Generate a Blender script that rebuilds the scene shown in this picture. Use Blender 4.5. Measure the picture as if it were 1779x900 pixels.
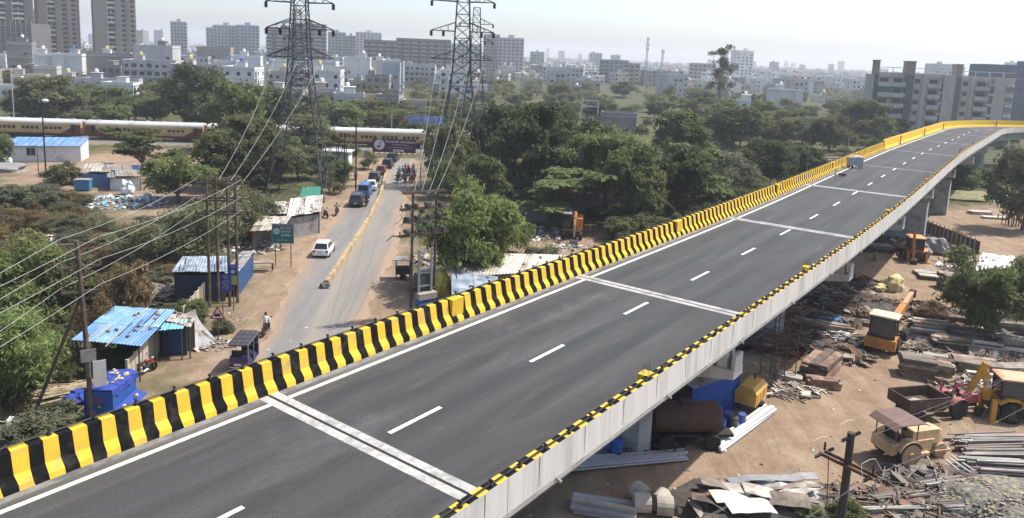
import bpy, math, random
import numpy as np
from mathutils import Matrix, Vector, noise as mnoise
for _o in list(bpy.data.objects): bpy.data.objects.remove(_o)
scene = bpy.context.scene
COL = scene.collection
R = math.radians
rng = random.Random(7)
nrng = np.random.RandomState(11)

# ---------------------------------------------------------------- camera
CAM_H = 21.5
cam_data = bpy.data.cameras.new('camera'); cam = bpy.data.objects.new('camera', cam_data); COL.objects.link(cam)
cam_data.sensor_fit = 'HORIZONTAL'; cam_data.sensor_width = 36.0
cam_data.lens = 36.0*1320/1779
cam_data.shift_y = -143.0/1779          # the photograph is a crop: more sky was cut off than ground
cam_data.clip_start = 0.1; cam_data.clip_end = 20000
_roll = math.atan(0.04); _pitch = math.atan(214*math.cos(_roll)/1320)
_f = Vector((0, math.cos(_pitch), -math.sin(_pitch))); _r = Vector((1,0,0)); _u = _r.cross(_f)
_r2 = math.cos(_roll)*_r + math.sin(_roll)*_u; _u2 = -math.sin(_roll)*_r + math.cos(_roll)*_u
cam.matrix_world = Matrix(((_r2.x,_u2.x,-_f.x,0),(_r2.y,_u2.y,-_f.y,0),(_r2.z,_u2.z,-_f.z,CAM_H),(0,0,0,1)))
scene.camera = cam

# ---------------------------------------------------------------- sky, sun, exposure
SUN_EL, SUN_AZ = R(58), R(17)        # azimuth measured from +X towards +Y
sun_dir = Vector((math.cos(SUN_EL)*math.cos(SUN_AZ), math.cos(SUN_EL)*math.sin(SUN_AZ), math.sin(SUN_EL)))
world = bpy.data.worlds.new('World'); scene.world = world; world.use_nodes = True
_nt = world.node_tree; _bg = _nt.nodes['Background']
_sky = _nt.nodes.new('ShaderNodeTexSky'); _sky.sky_type = 'NISHITA'; _sky.sun_disc = False
_sky.sun_elevation = SUN_EL; _sky.sun_rotation = math.pi/2 - SUN_AZ
_sky.altitude = 200; _sky.air_density = 0.85; _sky.dust_density = 2.3; _sky.ozone_density = 1.0
_nt.links.new(_sky.outputs['Color'], _bg.inputs['Color']); _bg.inputs['Strength'].default_value = 0.15
sun_data = bpy.data.lights.new('sun', 'SUN'); sun = bpy.data.objects.new('sun', sun_data); COL.objects.link(sun)
sun_data.energy = 3.9; sun_data.angle = R(0.6); sun_data.color = (1.0, 0.955, 0.88)
sun.rotation_euler = sun_dir.to_track_quat('Z', 'Y').to_euler(); sun.location = (60, 10, 120)
vs = scene.view_settings; vs.view_transform = 'Standard'; vs.look = 'None'; vs.exposure = 0.8; vs.gamma = 1.0; vs.use_curve_mapping = False
scene.cycles.use_denoising = True
scene.cycles.max_bounces = 6; scene.cycles.diffuse_bounces = 3; scene.cycles.glossy_bounces = 2
scene.cycles.transmission_bounces = 4; scene.cycles.transparent_max_bounces = 6; scene.cycles.volume_bounces = 0
scene.cycles.caustics_reflective = False; scene.cycles.caustics_refractive = False

# ---------------------------------------------------------------- materials
MATS = {}
def mat(name, col, rough=0.8, var=0.18, scale=1.5, bump=0.0, bscale=None, metal=0.0, col2=None, c2amt=0.5, c2scale=0.5,
        spec=0.3, stretch=None, rand=0.0):
    """Principled surface: base colour broken up by two octaves of noise, an optional second colour in patches (rust, dust), bump."""
    if name in MATS: return MATS[name]
    m = bpy.data.materials.new(name); m.use_nodes = True
    nt = m.node_tree; N = nt.nodes; L = nt.links; b = N['Principled BSDF']
    b.inputs['Roughness'].default_value = rough; b.inputs['Metallic'].default_value = metal
    b.inputs['Specular IOR Level'].default_value = spec
    tc = N.new('ShaderNodeTexCoord'); oi = N.new('ShaderNodeObjectInfo')
    ad = N.new('ShaderNodeVectorMath'); ad.operation = 'ADD'
    L.new(tc.outputs['Object'], ad.inputs[0]); L.new(oi.outputs['Location'], ad.inputs[1])
    vec = ad.outputs[0]
    if stretch:
        mp = N.new('ShaderNodeVectorMath'); mp.operation = 'MULTIPLY'; mp.inputs[1].default_value = stretch
        L.new(vec, mp.inputs[0]); vec = mp.outputs[0]
    no = N.new('ShaderNodeTexNoise'); no.inputs['Scale'].default_value = scale; no.inputs['Detail'].default_value = 6
    no.inputs['Roughness'].default_value = 0.65
    L.new(vec, no.inputs['Vector'])
    mr = N.new('ShaderNodeMapRange'); mr.inputs[1].default_value = 0.3; mr.inputs[2].default_value = 0.7
    mr.inputs[3].default_value = 1-var; mr.inputs[4].default_value = 1+var
    L.new(no.outputs['Fac'], mr.inputs[0])
    base = N.new('ShaderNodeMix'); base.data_type = 'RGBA'; base.blend_type = 'MIX'
    base.inputs[6].default_value = (*col, 1); base.inputs[7].default_value = (*(col2 or col), 1)
    if col2:
        n2 = N.new('ShaderNodeTexNoise'); n2.inputs['Scale'].default_value = c2scale; n2.inputs['Detail'].default_value = 8
        n2.inputs['Roughness'].default_value = 0.7
        L.new(vec, n2.inputs['Vector'])
        r2 = N.new('ShaderNodeMapRange'); r2.inputs[1].default_value = 0.62-0.34*c2amt; r2.inputs[2].default_value = 0.76-0.3*c2amt
        L.new(n2.outputs['Fac'], r2.inputs[0]); L.new(r2.outputs[0], base.inputs[0])
    else: base.inputs[0].default_value = 0
    mul = N.new('ShaderNodeVectorMath'); mul.operation = 'SCALE'
    L.new(base.outputs[2], mul.inputs[0])
    if rand:
        rr = N.new('ShaderNodeMapRange'); rr.inputs[3].default_value = 1-rand; rr.inputs[4].default_value = 1+rand
        L.new(oi.outputs['Random'], rr.inputs[0])
        pm = N.new('ShaderNodeMath'); pm.operation = 'MULTIPLY'; L.new(rr.outputs[0], pm.inputs[0]); L.new(mr.outputs[0], pm.inputs[1])
        L.new(pm.outputs[0], mul.inputs['Scale'])
    else: L.new(mr.outputs[0], mul.inputs['Scale'])
    L.new(mul.outputs[0], b.inputs['Base Color'])
    if bump:
        bn = N.new('ShaderNodeTexNoise'); bn.inputs['Scale'].default_value = bscale or scale*4; bn.inputs['Detail'].default_value = 5
        L.new(vec, bn.inputs['Vector'])
        bp = N.new('ShaderNodeBump'); bp.inputs['Strength'].default_value = bump; bp.inputs['Distance'].default_value = 0.05
        L.new(bn.outputs['Fac'], bp.inputs['Height']); L.new(bp.outputs[0], b.inputs['Normal'])
    MATS[name] = m; return m

def leafmat(name, col, col2, trans=0.35):
    if name in MATS: return MATS[name]
    m = bpy.data.materials.new(name); m.use_nodes = True
    nt = m.node_tree; N = nt.nodes; L = nt.links; N.remove(N['Principled BSDF']); out = N['Material Output']
    geo = N.new('ShaderNodeNewGeometry'); oi = N.new('ShaderNodeObjectInfo')
    mx = N.new('ShaderNodeMix'); mx.data_type = 'RGBA'; mx.inputs[6].default_value = (*col,1); mx.inputs[7].default_value = (*col2,1)
    L.new(geo.outputs['Random Per Island'], mx.inputs[0])
    hs = N.new('ShaderNodeHueSaturation')
    a = N.new('ShaderNodeMapRange'); a.inputs[3].default_value = 0.75; a.inputs[4].default_value = 1.25; L.new(oi.outputs['Random'], a.inputs[0])
    L.new(a.outputs[0], hs.inputs['Value']); L.new(mx.outputs[2], hs.inputs['Color'])
    h = N.new('ShaderNodeMapRange'); h.inputs[3].default_value = 0.485; h.inputs[4].default_value = 0.512; L.new(oi.outputs['Random'], h.inputs[0]); L.new(h.outputs[0], hs.inputs['Hue'])
    d = N.new('ShaderNodeBsdfDiffuse'); t = N.new('ShaderNodeBsdfTranslucent'); ms = N.new('ShaderNodeMixShader'); ms.inputs[0].default_value = trans
    L.new(hs.outputs[0], d.inputs['Color']); L.new(hs.outputs[0], t.inputs['Color'])
    L.new(d.outputs[0], ms.inputs[1]); L.new(t.outputs[0], ms.inputs[2]); L.new(ms.outputs[0], out.inputs['Surface'])
    MATS[name] = m; return m

def glass(name='vehicle_glass', col=(0.012,0.015,0.018), rough=0.08):
    if name in MATS: return MATS[name]
    m = bpy.data.materials.new(name); m.use_nodes = True; b = m.node_tree.nodes['Principled BSDF']
    b.inputs['Base Color'].default_value = (*col,1); b.inputs['Roughness'].default_value = rough; b.inputs['Specular IOR Level'].default_value = 0.6
    MATS[name] = m; return m

# ---------------------------------------------------------------- mesh helpers
class MB:
    def __init__(s): s.v = []; s.f = []; s.m = []; s.M = None
    def add(s, vs, fs, m=0):
        o = len(s.v)
        if s.M is not None: vs = [tuple(s.M @ Vector(p)) for p in vs]
        s.v.extend(tuple(p) for p in vs); s.f.extend(tuple(i+o for i in f) for f in fs); s.m.extend([m]*len(fs)); return s
    def box(s, c, d, m=0, rz=0, rx=0, ry=0, taper=None):
        hx, hy, hz = d[0]/2, d[1]/2, d[2]/2; tx, ty = taper or (1,1)
        p = [(-hx,-hy,-hz),(hx,-hy,-hz),(hx,hy,-hz),(-hx,hy,-hz),(-hx*tx,-hy*ty,hz),(hx*tx,-hy*ty,hz),(hx*tx,hy*ty,hz),(-hx*tx,hy*ty,hz)]
        if rz or rx or ry:
            q = Matrix.Rotation(rz,3,'Z') @ Matrix.Rotation(ry,3,'Y') @ Matrix.Rotation(rx,3,'X'); p = [q @ Vector(a) for a in p]
        p = [(a[0]+c[0], a[1]+c[1], a[2]+c[2]) for a in p]
        return s.add(p, [(0,3,2,1),(4,5,6,7),(0,1,5,4),(1,2,6,5),(2,3,7,6),(3,0,4,7)], m)
    def bb(s, x0,x1,y0,y1,z0,z1, m=0): return s.box(((x0+x1)/2,(y0+y1)/2,(z0+z1)/2),(x1-x0,y1-y0,z1-z0),m)
    def bar(s, p, q, w, h=None, m=0, up=(0,0,1)):
        p = Vector(p); q = Vector(q); d = (q-p); l = d.length
        if l < 1e-6: return s
        d /= l; u = Vector(up)
        if abs(d.dot(u)) > 0.98: u = Vector((1,0,0))
        r = d.cross(u).normalized(); u = r.cross(d); h = h or w; r *= w/2; u *= h/2
        vs = [p-r-u,p+r-u,p+r+u,p-r+u,q-r-u,q+r-u,q+r+u,q-r+u]
        return s.add(vs, [(0,1,2,3),(7,6,5,4),(0,4,5,1),(1,5,6,2),(2,6,7,3),(3,7,4,0)], m)
    def tube(s, p, q, r, r2=None, n=8, m=0, caps=True):
        p = Vector(p); q = Vector(q); d = (q-p).normalized(); r2 = r if r2 is None else r2
        u = Vector((0,0,1)) if abs(d.z) < 0.95 else Vector((1,0,0)); a = d.cross(u).normalized(); b = a.cross(d)
        vs = []
        for c, rr in ((p,r),(q,r2)):
            for i in range(n):
                t = 2*math.pi*i/n; vs.append(c + a*rr*math.cos(t) + b*rr*math.sin(t))
        fs = [(i,(i+1)%n,n+(i+1)%n,n+i) for i in range(n)]
        if caps: fs += [tuple(range(n))[::-1], tuple(range(n,2*n))]
        return s.add(vs, fs, m)
    def path(s, pts, r, n=6, m=0, r2=None, caps=True):
        pts = [Vector(p) for p in pts]; k = len(pts); vs = []; r2 = r if r2 is None else r2
        for i, p in enumerate(pts):
            d = (pts[min(i+1,k-1)]-pts[max(i-1,0)]).normalized()
            u = Vector((0,0,1)) if abs(d.z) < 0.95 else Vector((1,0,0)); a = d.cross(u).normalized(); b = a.cross(d)
            rr = r+(r2-r)*i/max(k-1,1)
            for j in range(n):
                t = 2*math.pi*j/n; vs.append(p + a*rr*math.cos(t) + b*rr*math.sin(t))
        fs = [(i*n+j,i*n+(j+1)%n,(i+1)*n+(j+1)%n,(i+1)*n+j) for i in range(k-1) for j in range(n)]
        if caps: fs += [tuple(range(n))[::-1], tuple(range((k-1)*n,k*n))]
        return s.add(vs, fs, m)
    def ext(s, poly, axis, a, b, m=0, map=None):
        """poly: 2-D outline, extruded along axis ('x','y','z') from a to b."""
        def P(u, w, t): return {'x':(t,u,w),'y':(u,t,w),'z':(u,w,t)}[axis]
        n = len(poly); vs = [P(u,w,a) for u,w in poly] + [P(u,w,b) for u,w in poly]
        fs = [tuple(range(n))[::-1], tuple(range(n,2*n))] + [(i,(i+1)%n,n+(i+1)%n,n+i) for i in range(n)]
        return s.add(vs, fs, m)
    def lathe(s, prof, c=(0,0,0), n=16, axis='z', m=0):
        """prof: (radius, along) pairs."""
        vs = []
        for r, h in prof:
            for i in range(n):
                t = 2*math.pi*i/n; a, b = r*math.cos(t), r*math.sin(t)
                p = {'z':(a,b,h),'x':(h,a,b),'y':(a,h,b)}[axis]; vs.append((p[0]+c[0],p[1]+c[1],p[2]+c[2]))
        k = len(prof)
        fs = [(i*n+j,i*n+(j+1)%n,(i+1)*n+(j+1)%n,(i+1)*n+j) for i in range(k-1) for j in range(n)]
        if prof[0][0] > 1e-4: fs.append(tuple(range(n))[::-1])
        if prof[-1][0] > 1e-4: fs.append(tuple(range((k-1)*n,k*n)))
        return s.add(vs, fs, m)
    def loft(s, secs, m=0, caps=True):
        n = len(secs[0]); vs = [p for c in secs for p in c]
        fs = [(i*n+j,i*n+(j+1)%n,(i+1)*n+(j+1)%n,(i+1)*n+j) for i in range(len(secs)-1) for j in range(n)]
        if caps: fs += [tuple(range(n))[::-1], tuple(range((len(secs)-1)*n,len(secs)*n))]
        return s.add(vs, fs, m)
    def quad(s, pts, m=0): return s.add(pts, [tuple(range(len(pts)))], m)
    def blob(s, c, r, m=0, seed=0, sub=2, amp=0.25, sc=1.0, flat=None):
        """uneven closed lump (sacks, rocks, tarpaulin heaps)."""
        import bmesh
        bm = bmesh.new(); bmesh.ops.create_icosphere(bm, subdivisions=sub, radius=1.0)
        vs = []
        for v in bm.verts:
            k = 1 + amp*mnoise.noise(Vector(v.co)*sc*1.7 + Vector((seed*3.1,seed*1.7,0)))*1.6
            z = v.co.z*k*r[2]
            if flat is not None: z = max(z, flat)
            vs.append((c[0]+v.co.x*k*r[0], c[1]+v.co.y*k*r[1], c[2]+z))
        fs = [tuple(v.index for v in f.verts) for f in bm.faces]; bm.free()
        return s.add(vs, fs, m)
    def mesh(s, name, mats, smooth=False):
        me = bpy.data.meshes.new(name); me.from_pydata(s.v, [], s.f)
        for x in (mats if isinstance(mats,(list,tuple)) else [mats]): me.materials.append(x)
        if any(s.m): me.polygons.foreach_set('material_index', s.m)
        if smooth:
            me.polygons.foreach_set('use_smooth', [True]*len(me.polygons))
            try: me.set_sharp_from_angle(angle=R(38))
            except Exception: pass
        me.update(); return me
    def build(s, name, mats, parent=None, loc=None, rz=0, smooth=False, **tags):
        return link(name, s.mesh(name, mats, smooth), parent, loc, rz, **tags)

def link(name, me, parent=None, loc=None, rz=0, rot=None, **tags):
    o = bpy.data.objects.new(name, me); COL.objects.link(o)
    if parent: o.parent = parent
    if loc is not None: o.location = (loc[0], loc[1], loc[2] if len(loc) > 2 else 0)
    if rz: o.rotation_euler.z = rz
    if rot: o.rotation_euler = rot
    for k, v in tags.items():
        if v is not None: o[k] = v
    return o
def thing(name, label, category, loc=(0,0,0), rz=0, group=None):
    return link(name, None, None, loc, rz, label=label, category=category, group=group)
def kids(o): return [c for c in bpy.data.objects if c.parent == o]
def tree_of(o, index):
    return (o, [tree_of(c, index) for c in index.get(o.name, [])])
def child_index():
    ix = {}
    for c in bpy.data.objects:
        if c.parent: ix.setdefault(c.parent.name, []).append(c)
    return ix
def dup(o, loc=None, rz=None, label=None, scale=None, parent=None, ix=None, **tags):
    ix = ix or child_index(); c = o.copy(); COL.objects.link(c)
    if parent: c.parent = parent
    if loc is not None: c.location = (loc[0], loc[1], loc[2] if len(loc) > 2 else 0)
    if rz is not None: c.rotation_euler.z = rz
    if scale is not None: c.scale = (scale,)*3 if isinstance(scale,(int,float)) else scale
    if label: c['label'] = label
    for k, v in tags.items(): c[k] = v
    for ch in ix.get(o.name, []):
        d = ch.copy(); COL.objects.link(d); d.parent = c; d.matrix_parent_inverse = ch.matrix_parent_inverse
        for g in ix.get(ch.name, []):
            e = g.copy(); COL.objects.link(e); e.parent = d; e.matrix_parent_inverse = g.matrix_parent_inverse
    return c
def lerp(a, b, t): return a+(b-a)*t
def sstep(a, b, x):
    t = min(max((x-a)/(b-a),0),1); return t*t*(3-2*t)
def font_mesh(txt, size, align='CENTER'):
    cu = bpy.data.curves.new('lettering', 'FONT'); cu.body = txt; cu.size = size; cu.align_x = align; cu.align_y = 'CENTER'; cu.resolution_u = 2; cu.extrude = 0.004
    o = bpy.data.objects.new('lettering', cu); COL.objects.link(o)
    dg = bpy.context.evaluated_depsgraph_get(); me = bpy.data.meshes.new_from_object(o.evaluated_get(dg))
    bpy.data.objects.remove(o); bpy.data.curves.remove(cu); me.name = 'lettering'; return me
def lettering(txt, size, m, parent, loc, rot, sx=1.0, align='CENTER'):
    me = font_mesh(txt, size, align); me.materials.clear(); me.materials.append(m)
    o = link('lettering', me, parent, loc, rot=rot); o.scale = (sx,1,1); return o

# ================================================================ ground, road, median
TV = Vector((0.6,0.8)); NV = Vector((0.8,-0.6))
def inpoly(poly):
    P = np.array(poly, float)
    def f(x, y):
        n = len(P); ins = np.zeros(x.shape, bool); d = np.full(x.shape, 1e9)
        for i in range(n):
            x0,y0 = P[i]; x1,y1 = P[(i+1)%n]
            c = ((y0 > y) != (y1 > y)) & (x < (x1-x0)*(y-y0)/((y1-y0) or 1e-9)+x0); ins ^= c
            L2 = (x1-x0)**2+(y1-y0)**2+1e-9; t = np.clip(((x-x0)*(x1-x0)+(y-y0)*(y1-y0))/L2,0,1)
            d = np.minimum(d, np.hypot(x-x0-t*(x1-x0), y-y0-t*(y1-y0)))
        return np.where(ins, d, -d)
    return f
# bare-earth areas: the yard, the street verges, the plot by the tracks
yard = inpoly([(60,-5),(-16,-5),(-8,20),(3,36),(14,56),(30,82),(62,118),(90,125),(130,110),(130,-5)])
verge = inpoly([(-23.65,37.06),(-22.34,43.29),(-22.10,50.56),(-23.69,61.76),(-26.33,74.17),(-27.39,96.41),(-28.48,123.81),(-30.59,147.72),(-18.03,151.41),(-14.19,116.28),(-11.28,83.76),(-8.99,70.54),(-3.67,58.46),(-2,46),(-5,20),(-20,20)])
plot = inpoly([(-83.36,121.84),(-74.50,151.91),(-52.40,145.40),(-45.32,125.62),(-39.18,90.73),(-43.58,86.76),(-60.34,105.86),(-67.25,97.87)])
track = inpoly([(-260,135.5),(60,167.5),(60,177.5),(-260,145.5)])
mid = inpoly([(1.00,85.77),(9.38,98.01),(14.88,94.01),(12.23,79.95),(-1.57,64.53),(-5.32,73.03)])
gx = np.unique(np.concatenate([np.arange(-150,150,1.6), -np.geomspace(150,9000,28), np.geomspace(150,9000,28)]))
gy = np.unique(np.concatenate([np.arange(-8,220,1.6), np.geomspace(220,9500,34), -np.geomspace(8,1500,14)]))
GX, GY = np.meshgrid(gx, gy); X = GX.ravel(); Y = GY.ravel()
wob = 1.6*np.sin(X*0.9+1.7*np.sin(Y*.37))*np.cos(Y*0.8+X*.21)+1.1*np.sin(X*2.3-Y*1.1)
dirt = np.zeros(X.shape)
for p, soft in ((yard,3.0),(verge,2.2),(plot,3.0),(track,1.0),(mid,2.5)):
    dirt = np.maximum(dirt, np.clip((p(X,Y)+wob)/soft*0.5+0.5, 0, 1))
far = np.clip((np.hypot(X,Y)-170)/150, 0, 1)
verts = np.stack([X, Y, np.zeros_like(X)], 1)
nx, ny = len(gx), len(gy)
idx = (np.arange(ny-1)[:,None]*nx+np.arange(nx-1)[None,:]).ravel()
faces = np.stack([idx, idx+1, idx+nx+1, idx+nx], 1)
gm = bpy.data.meshes.new('ground'); gm.from_pydata(verts.tolist(), [], faces.tolist())
for nm, arr in (('dirt',dirt),('far',far)):
    at_ = gm.attributes.new(nm, 'FLOAT', 'POINT'); at_.data.foreach_set('value', arr.astype(np.float32))
m = bpy.data.materials.new('earth_and_scrub'); m.use_nodes = True; N = m.node_tree.nodes; L = m.node_tree.links; b = N['Principled BSDF']
b.inputs['Roughness'].default_value = 0.95; b.inputs['Specular IOR Level'].default_value = 0.1
def nz(scale, detail=8, rough=0.65, st=None):
    tc = N.new('ShaderNodeTexCoord'); n = N.new('ShaderNodeTexNoise'); n.inputs['Scale'].default_value = scale; n.inputs['Detail'].default_value = detail; n.inputs['Roughness'].default_value = rough
    v = tc.outputs['Object']
    if st:
        q = N.new('ShaderNodeVectorMath'); q.operation = 'MULTIPLY'; q.inputs[1].default_value = st; L.new(v, q.inputs[0]); v = q.outputs[0]
    L.new(v, n.inputs['Vector']); return n.outputs['Fac']
def ramp(fac, stops):
    r = N.new('ShaderNodeValToRGB'); e = r.color_ramp.elements
    while len(e) < len(stops): e.new(0.5)
    for k, (p, c) in enumerate(stops): e[k].position = p; e[k].color = (*c,1)
    L.new(fac, r.inputs[0]); return r.outputs[0]
def mixc(fac, a, b_):
    x = N.new('ShaderNodeMix'); x.data_type = 'RGBA'
    if isinstance(fac, float): x.inputs[0].default_value = fac
    else: L.new(fac, x.inputs[0])
    for i, q in ((6,a),(7,b_)):
        if isinstance(q, tuple): x.inputs[i].default_value = (*q,1)
        else: L.new(q, x.inputs[i])
    return x.outputs[2]
def attr(nm):
    a = N.new('ShaderNodeAttribute'); a.attribute_name = nm; return a.outputs['Fac']
def math_(op, a, b_, clamp=False):
    x = N.new('ShaderNodeMath'); x.operation = op; x.use_clamp = clamp
    for i, q in ((0,a),(1,b_)):
        if isinstance(q, (int,float)): x.inputs[i].default_value = q
        else: L.new(q, x.inputs[i])
    return x.outputs[0]
earth = ramp(nz(0.35,10,0.7), [(0.3,(0.205,0.142,0.095)),(0.5,(0.28,0.202,0.14)),(0.68,(0.345,0.262,0.19))])
ruts = ramp(nz(0.5,5,0.6,(1.0,0.18,1)), [(0.42,(0,0,0)),(0.5,(1,1,1)),(0.58,(0,0,0))])
earth = mixc(math_('MULTIPLY', ruts, 0.4), earth, (0.175,0.118,0.075))
earth = mixc(math_('MULTIPLY', ramp(nz(2.2,6,0.8), [(0.52,(0,0,0)),(0.66,(1,1,1))]), 0.35), earth, (0.13,0.095,0.07))
scrub = ramp(nz(0.22,9,0.7), [(0.3,(0.04,0.05,0.02)),(0.5,(0.075,0.08,0.036)),(0.64,(0.12,0.10,0.052)),(0.76,(0.19,0.135,0.08))])
df = math_('ADD', attr('dirt'), math_('MULTIPLY', math_('SUBTRACT', nz(0.8,6), 0.5), 0.9), True)
c = mixc(df, scrub, earth)
c = mixc(math_('MULTIPLY', attr('far'), 0.6), c, ramp(nz(0.05,8), [(0.35,(0.045,0.055,0.026)),(0.65,(0.095,0.095,0.055))]))
L.new(c, b.inputs['Base Color'])
bp = N.new('ShaderNodeBump'); bp.inputs['Strength'].default_value = 0.9; bp.inputs['Distance'].default_value = 0.16
L.new(nz(2.5,8,0.7), bp.inputs['Height']); L.new(bp.outputs[0], b.inputs['Normal'])
gm.materials.append(m); link('ground', gm, kind='structure', label='bare brown earth and dry scrub ground')

# street under the flyover up to the level crossing
road_l = [(-9.5,2),(-14.2,30),(-17.27,46.69),(-18.04,55.55),(-19.68,65.49),(-21.73,82.05),(-23.05,100.25),(-24.15,120.31),(-24.82,137.75),(-26.00,149.91)]
road_r = [(1.5,2),(-4.5,30),(-11.09,50.14),(-11.47,57.57),(-11.45,66.57),(-12.28,81.01),(-13.80,95.46),(-16.10,118.42),(-18.14,136.02),(-19.27,149.36)]
def resample(P, n):
    P = [Vector(p) for p in P]; d = [0]
    for a, b_ in zip(P, P[1:]): d.append(d[-1]+(b_-a).length)
    out = []
    for i in range(n):
        t = d[-1]*i/(n-1); k = 0
        while k < len(P)-2 and d[k+1] < t: k += 1
        out.append(P[k].lerp(P[k+1], (t-d[k])/max(d[k+1]-d[k],1e-6)))
    return out
A = resample(road_l, 90); B = resample(road_r, 90)
vs = []; fs = []; ed = []; K = 12
for a, b_ in zip(A, B):
    for k in range(K+1):
        t = k/K; p = a.lerp(b_, t)
        if k in (0,K): p = p + Vector((0.35*math.sin(p.y*1.3+k)+0.2*math.sin(p.y*3.1), 0))
        vs.append((p.x,p.y,0.035 if 0 < k < K else 0.006)); ed.append(min(t,1-t)*2)
fs = [(i*(K+1)+k,i*(K+1)+k+1,(i+1)*(K+1)+k+1,(i+1)*(K+1)+k) for i in range(89) for k in range(K)]
me = bpy.data.meshes.new('road'); me.from_pydata(vs, [], fs)
q = me.attributes.new('edge','FLOAT','POINT'); q.data.foreach_set('value', ed)
q = me.attributes.new('across','FLOAT','POINT'); q.data.foreach_set('value', [k/K for _ in A for k in range(K+1)])
m = bpy.data.materials.new('dusty_street_asphalt'); m.use_nodes = True; N = m.node_tree.nodes; L = m.node_tree.links; b = N['Principled BSDF']
b.inputs['Roughness'].default_value = 0.9; b.inputs['Specular IOR Level'].default_value = 0.15
asp = ramp(nz(0.8,8,0.7,(1,0.12,1)), [(0.35,(0.15,0.145,0.137)),(0.65,(0.205,0.197,0.183))])
ef = math_('ADD', attr('edge'), math_('MULTIPLY', math_('SUBTRACT', nz(0.5,8,0.7,(1,0.35,1)), 0.5), 0.8))
e1 = ramp(ef, [(0.0,(1,1,1)),(0.16,(0.55,)*3),(0.42,(0,0,0))])
cw = ramp(attr('across'), [(0.36,(0,0,0)),(0.5,(1,1,1)),(0.72,(0.35,)*3)])
c = mixc(math_('MULTIPLY', cw, 0.6), asp, (0.27,0.235,0.185)); c = mixc(e1, c, (0.31,0.215,0.135))
L.new(c, b.inputs['Base Color'])
bp = N.new('ShaderNodeBump'); bp.inputs['Strength'].default_value = 0.25; bp.inputs['Distance'].default_value = 0.03
L.new(nz(9,4), bp.inputs['Height']); L.new(bp.outputs[0], b.inputs['Normal'])
me.materials.append(m); link('road', me, kind='structure', label='dusty grey street leading to the level crossing')

# median kerb of the street, cast in lengths
mk = mat('sandy_painted_kerb', (0.42,0.31,0.17), 0.9, 0.25, 2.0, 0.4, 9, col2=(0.24,0.17,0.11), c2amt=0.55, c2scale=1.2)
mp = resample([(-16.45,66.43),(-17.07,79.75),(-17.77,93.04),(-19.01,108.12),(-20.68,121.13),(-22.20,132.91)], 36)
med = thing('road_median', 'low dusty yellow concrete median along the middle of the street', 'median', (*mp[0],0))
for i in range(35):
    a, b_ = mp[i], mp[i+1]; d = (b_-a); n2 = Vector((d.y,-d.x)).normalized(); d = d.normalized()
    mb = MB(); h = 0.5; secs = []
    for t in (a+d*0.02, b_-d*0.02):
        secs.append([(t.x+n2.x*u-mp[0].x, t.y+n2.y*u-mp[0].y, z+0.02) for u, z in ((-.26,0),(.26,0),(.2,h),(-.2,h))])
    mb.loft(secs); mb.build('kerb_block', mk, med)
mb = MB(); mb.blob((0,-0.55,0.2),(0.5,0.45,0.3),0,3,2,0.35); mb.build('broken_end', mat('broken_concrete',(0.10,0.09,0.08),0.95,0.3,3,0.6), med)

# ================================================================ flyover
DZ = 9.0
def path_pt(s):
    """centre line of the deck: straight, a slight drift, then a right-hand bend."""
    S0, RAD, TURN = 186.0, 41.0, R(56)
    def lin(s): 
        n = -17.12 - 2.3*sstep(48,140,s); return Vector((TV.x*s+NV.x*n, TV.y*s+NV.y*n))
    if s <= S0: 
        p = lin(s); d = (lin(s+0.2)-lin(s-0.2)).normalized(); return p, d
    p0 = lin(S0); d0 = TV.copy(); r0 = Vector((d0.y,-d0.x)); c = p0 + r0*RAD
    a = min((s-S0)/RAD, TURN); q = Matrix.Rotation(-a,2)
    p = c + q @ (p0-c); d = q @ d0
    if s-S0 > RAD*TURN: p = p + d*(s-S0-RAD*TURN)
    return p, d
def fp(s, n, z):
    p, d = path_pt(s); return Vector((p.x+d.y*n, p.y-d.x*n, z))
JOINTS = [-28.6,-7.0,15.5,36.3,59.4,82.8,106,130,153,176,199,222,245]
fly = thing('flyover', 'grey concrete flyover with dark asphalt deck and yellow and black striped barriers', 'flyover', (0,0,0))
m_conc = mat('pale_concrete', (0.50,0.485,0.45), 0.85, 0.10, 3.5, 0.25, 6, col2=(0.37,0.355,0.32), c2amt=0.40, c2scale=1.0, stretch=(1,1,0.07))
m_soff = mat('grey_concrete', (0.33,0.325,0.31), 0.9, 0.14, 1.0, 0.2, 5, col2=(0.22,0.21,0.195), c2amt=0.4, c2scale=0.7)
m_yel = mat('yellow_barrier_paint', (0.66,0.41,0.04), 0.85, 0.10, 2.0, 0.1, 8, col2=(0.45,0.32,0.11), c2amt=0.28, c2scale=1.7, spec=0.1)
m_blk = mat('black_barrier_paint', (0.010,0.010,0.010), 0.9, 0.3, 2.0, 0.1, 8, col2=(0.036,0.032,0.029), c2amt=0.3, c2scale=1.7, spec=0.05)
m_white = mat('white_road_paint', (0.60,0.595,0.57), 0.8, 0.10, 5.0, col2=(0.26,0.255,0.245), c2amt=0.27, c2scale=4.0)
m_dkpipe = mat('dark_rail_steel', (0.02,0.02,0.022), 0.5, 0.2, 3.0)
m_gutter = mat('grey_gutter_screed', (0.20,0.195,0.18), 0.9, 0.2, 1.5, 0.4, 8, col2=(0.10,0.10,0.095), c2amt=0.5, c2scale=1.0)
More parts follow.
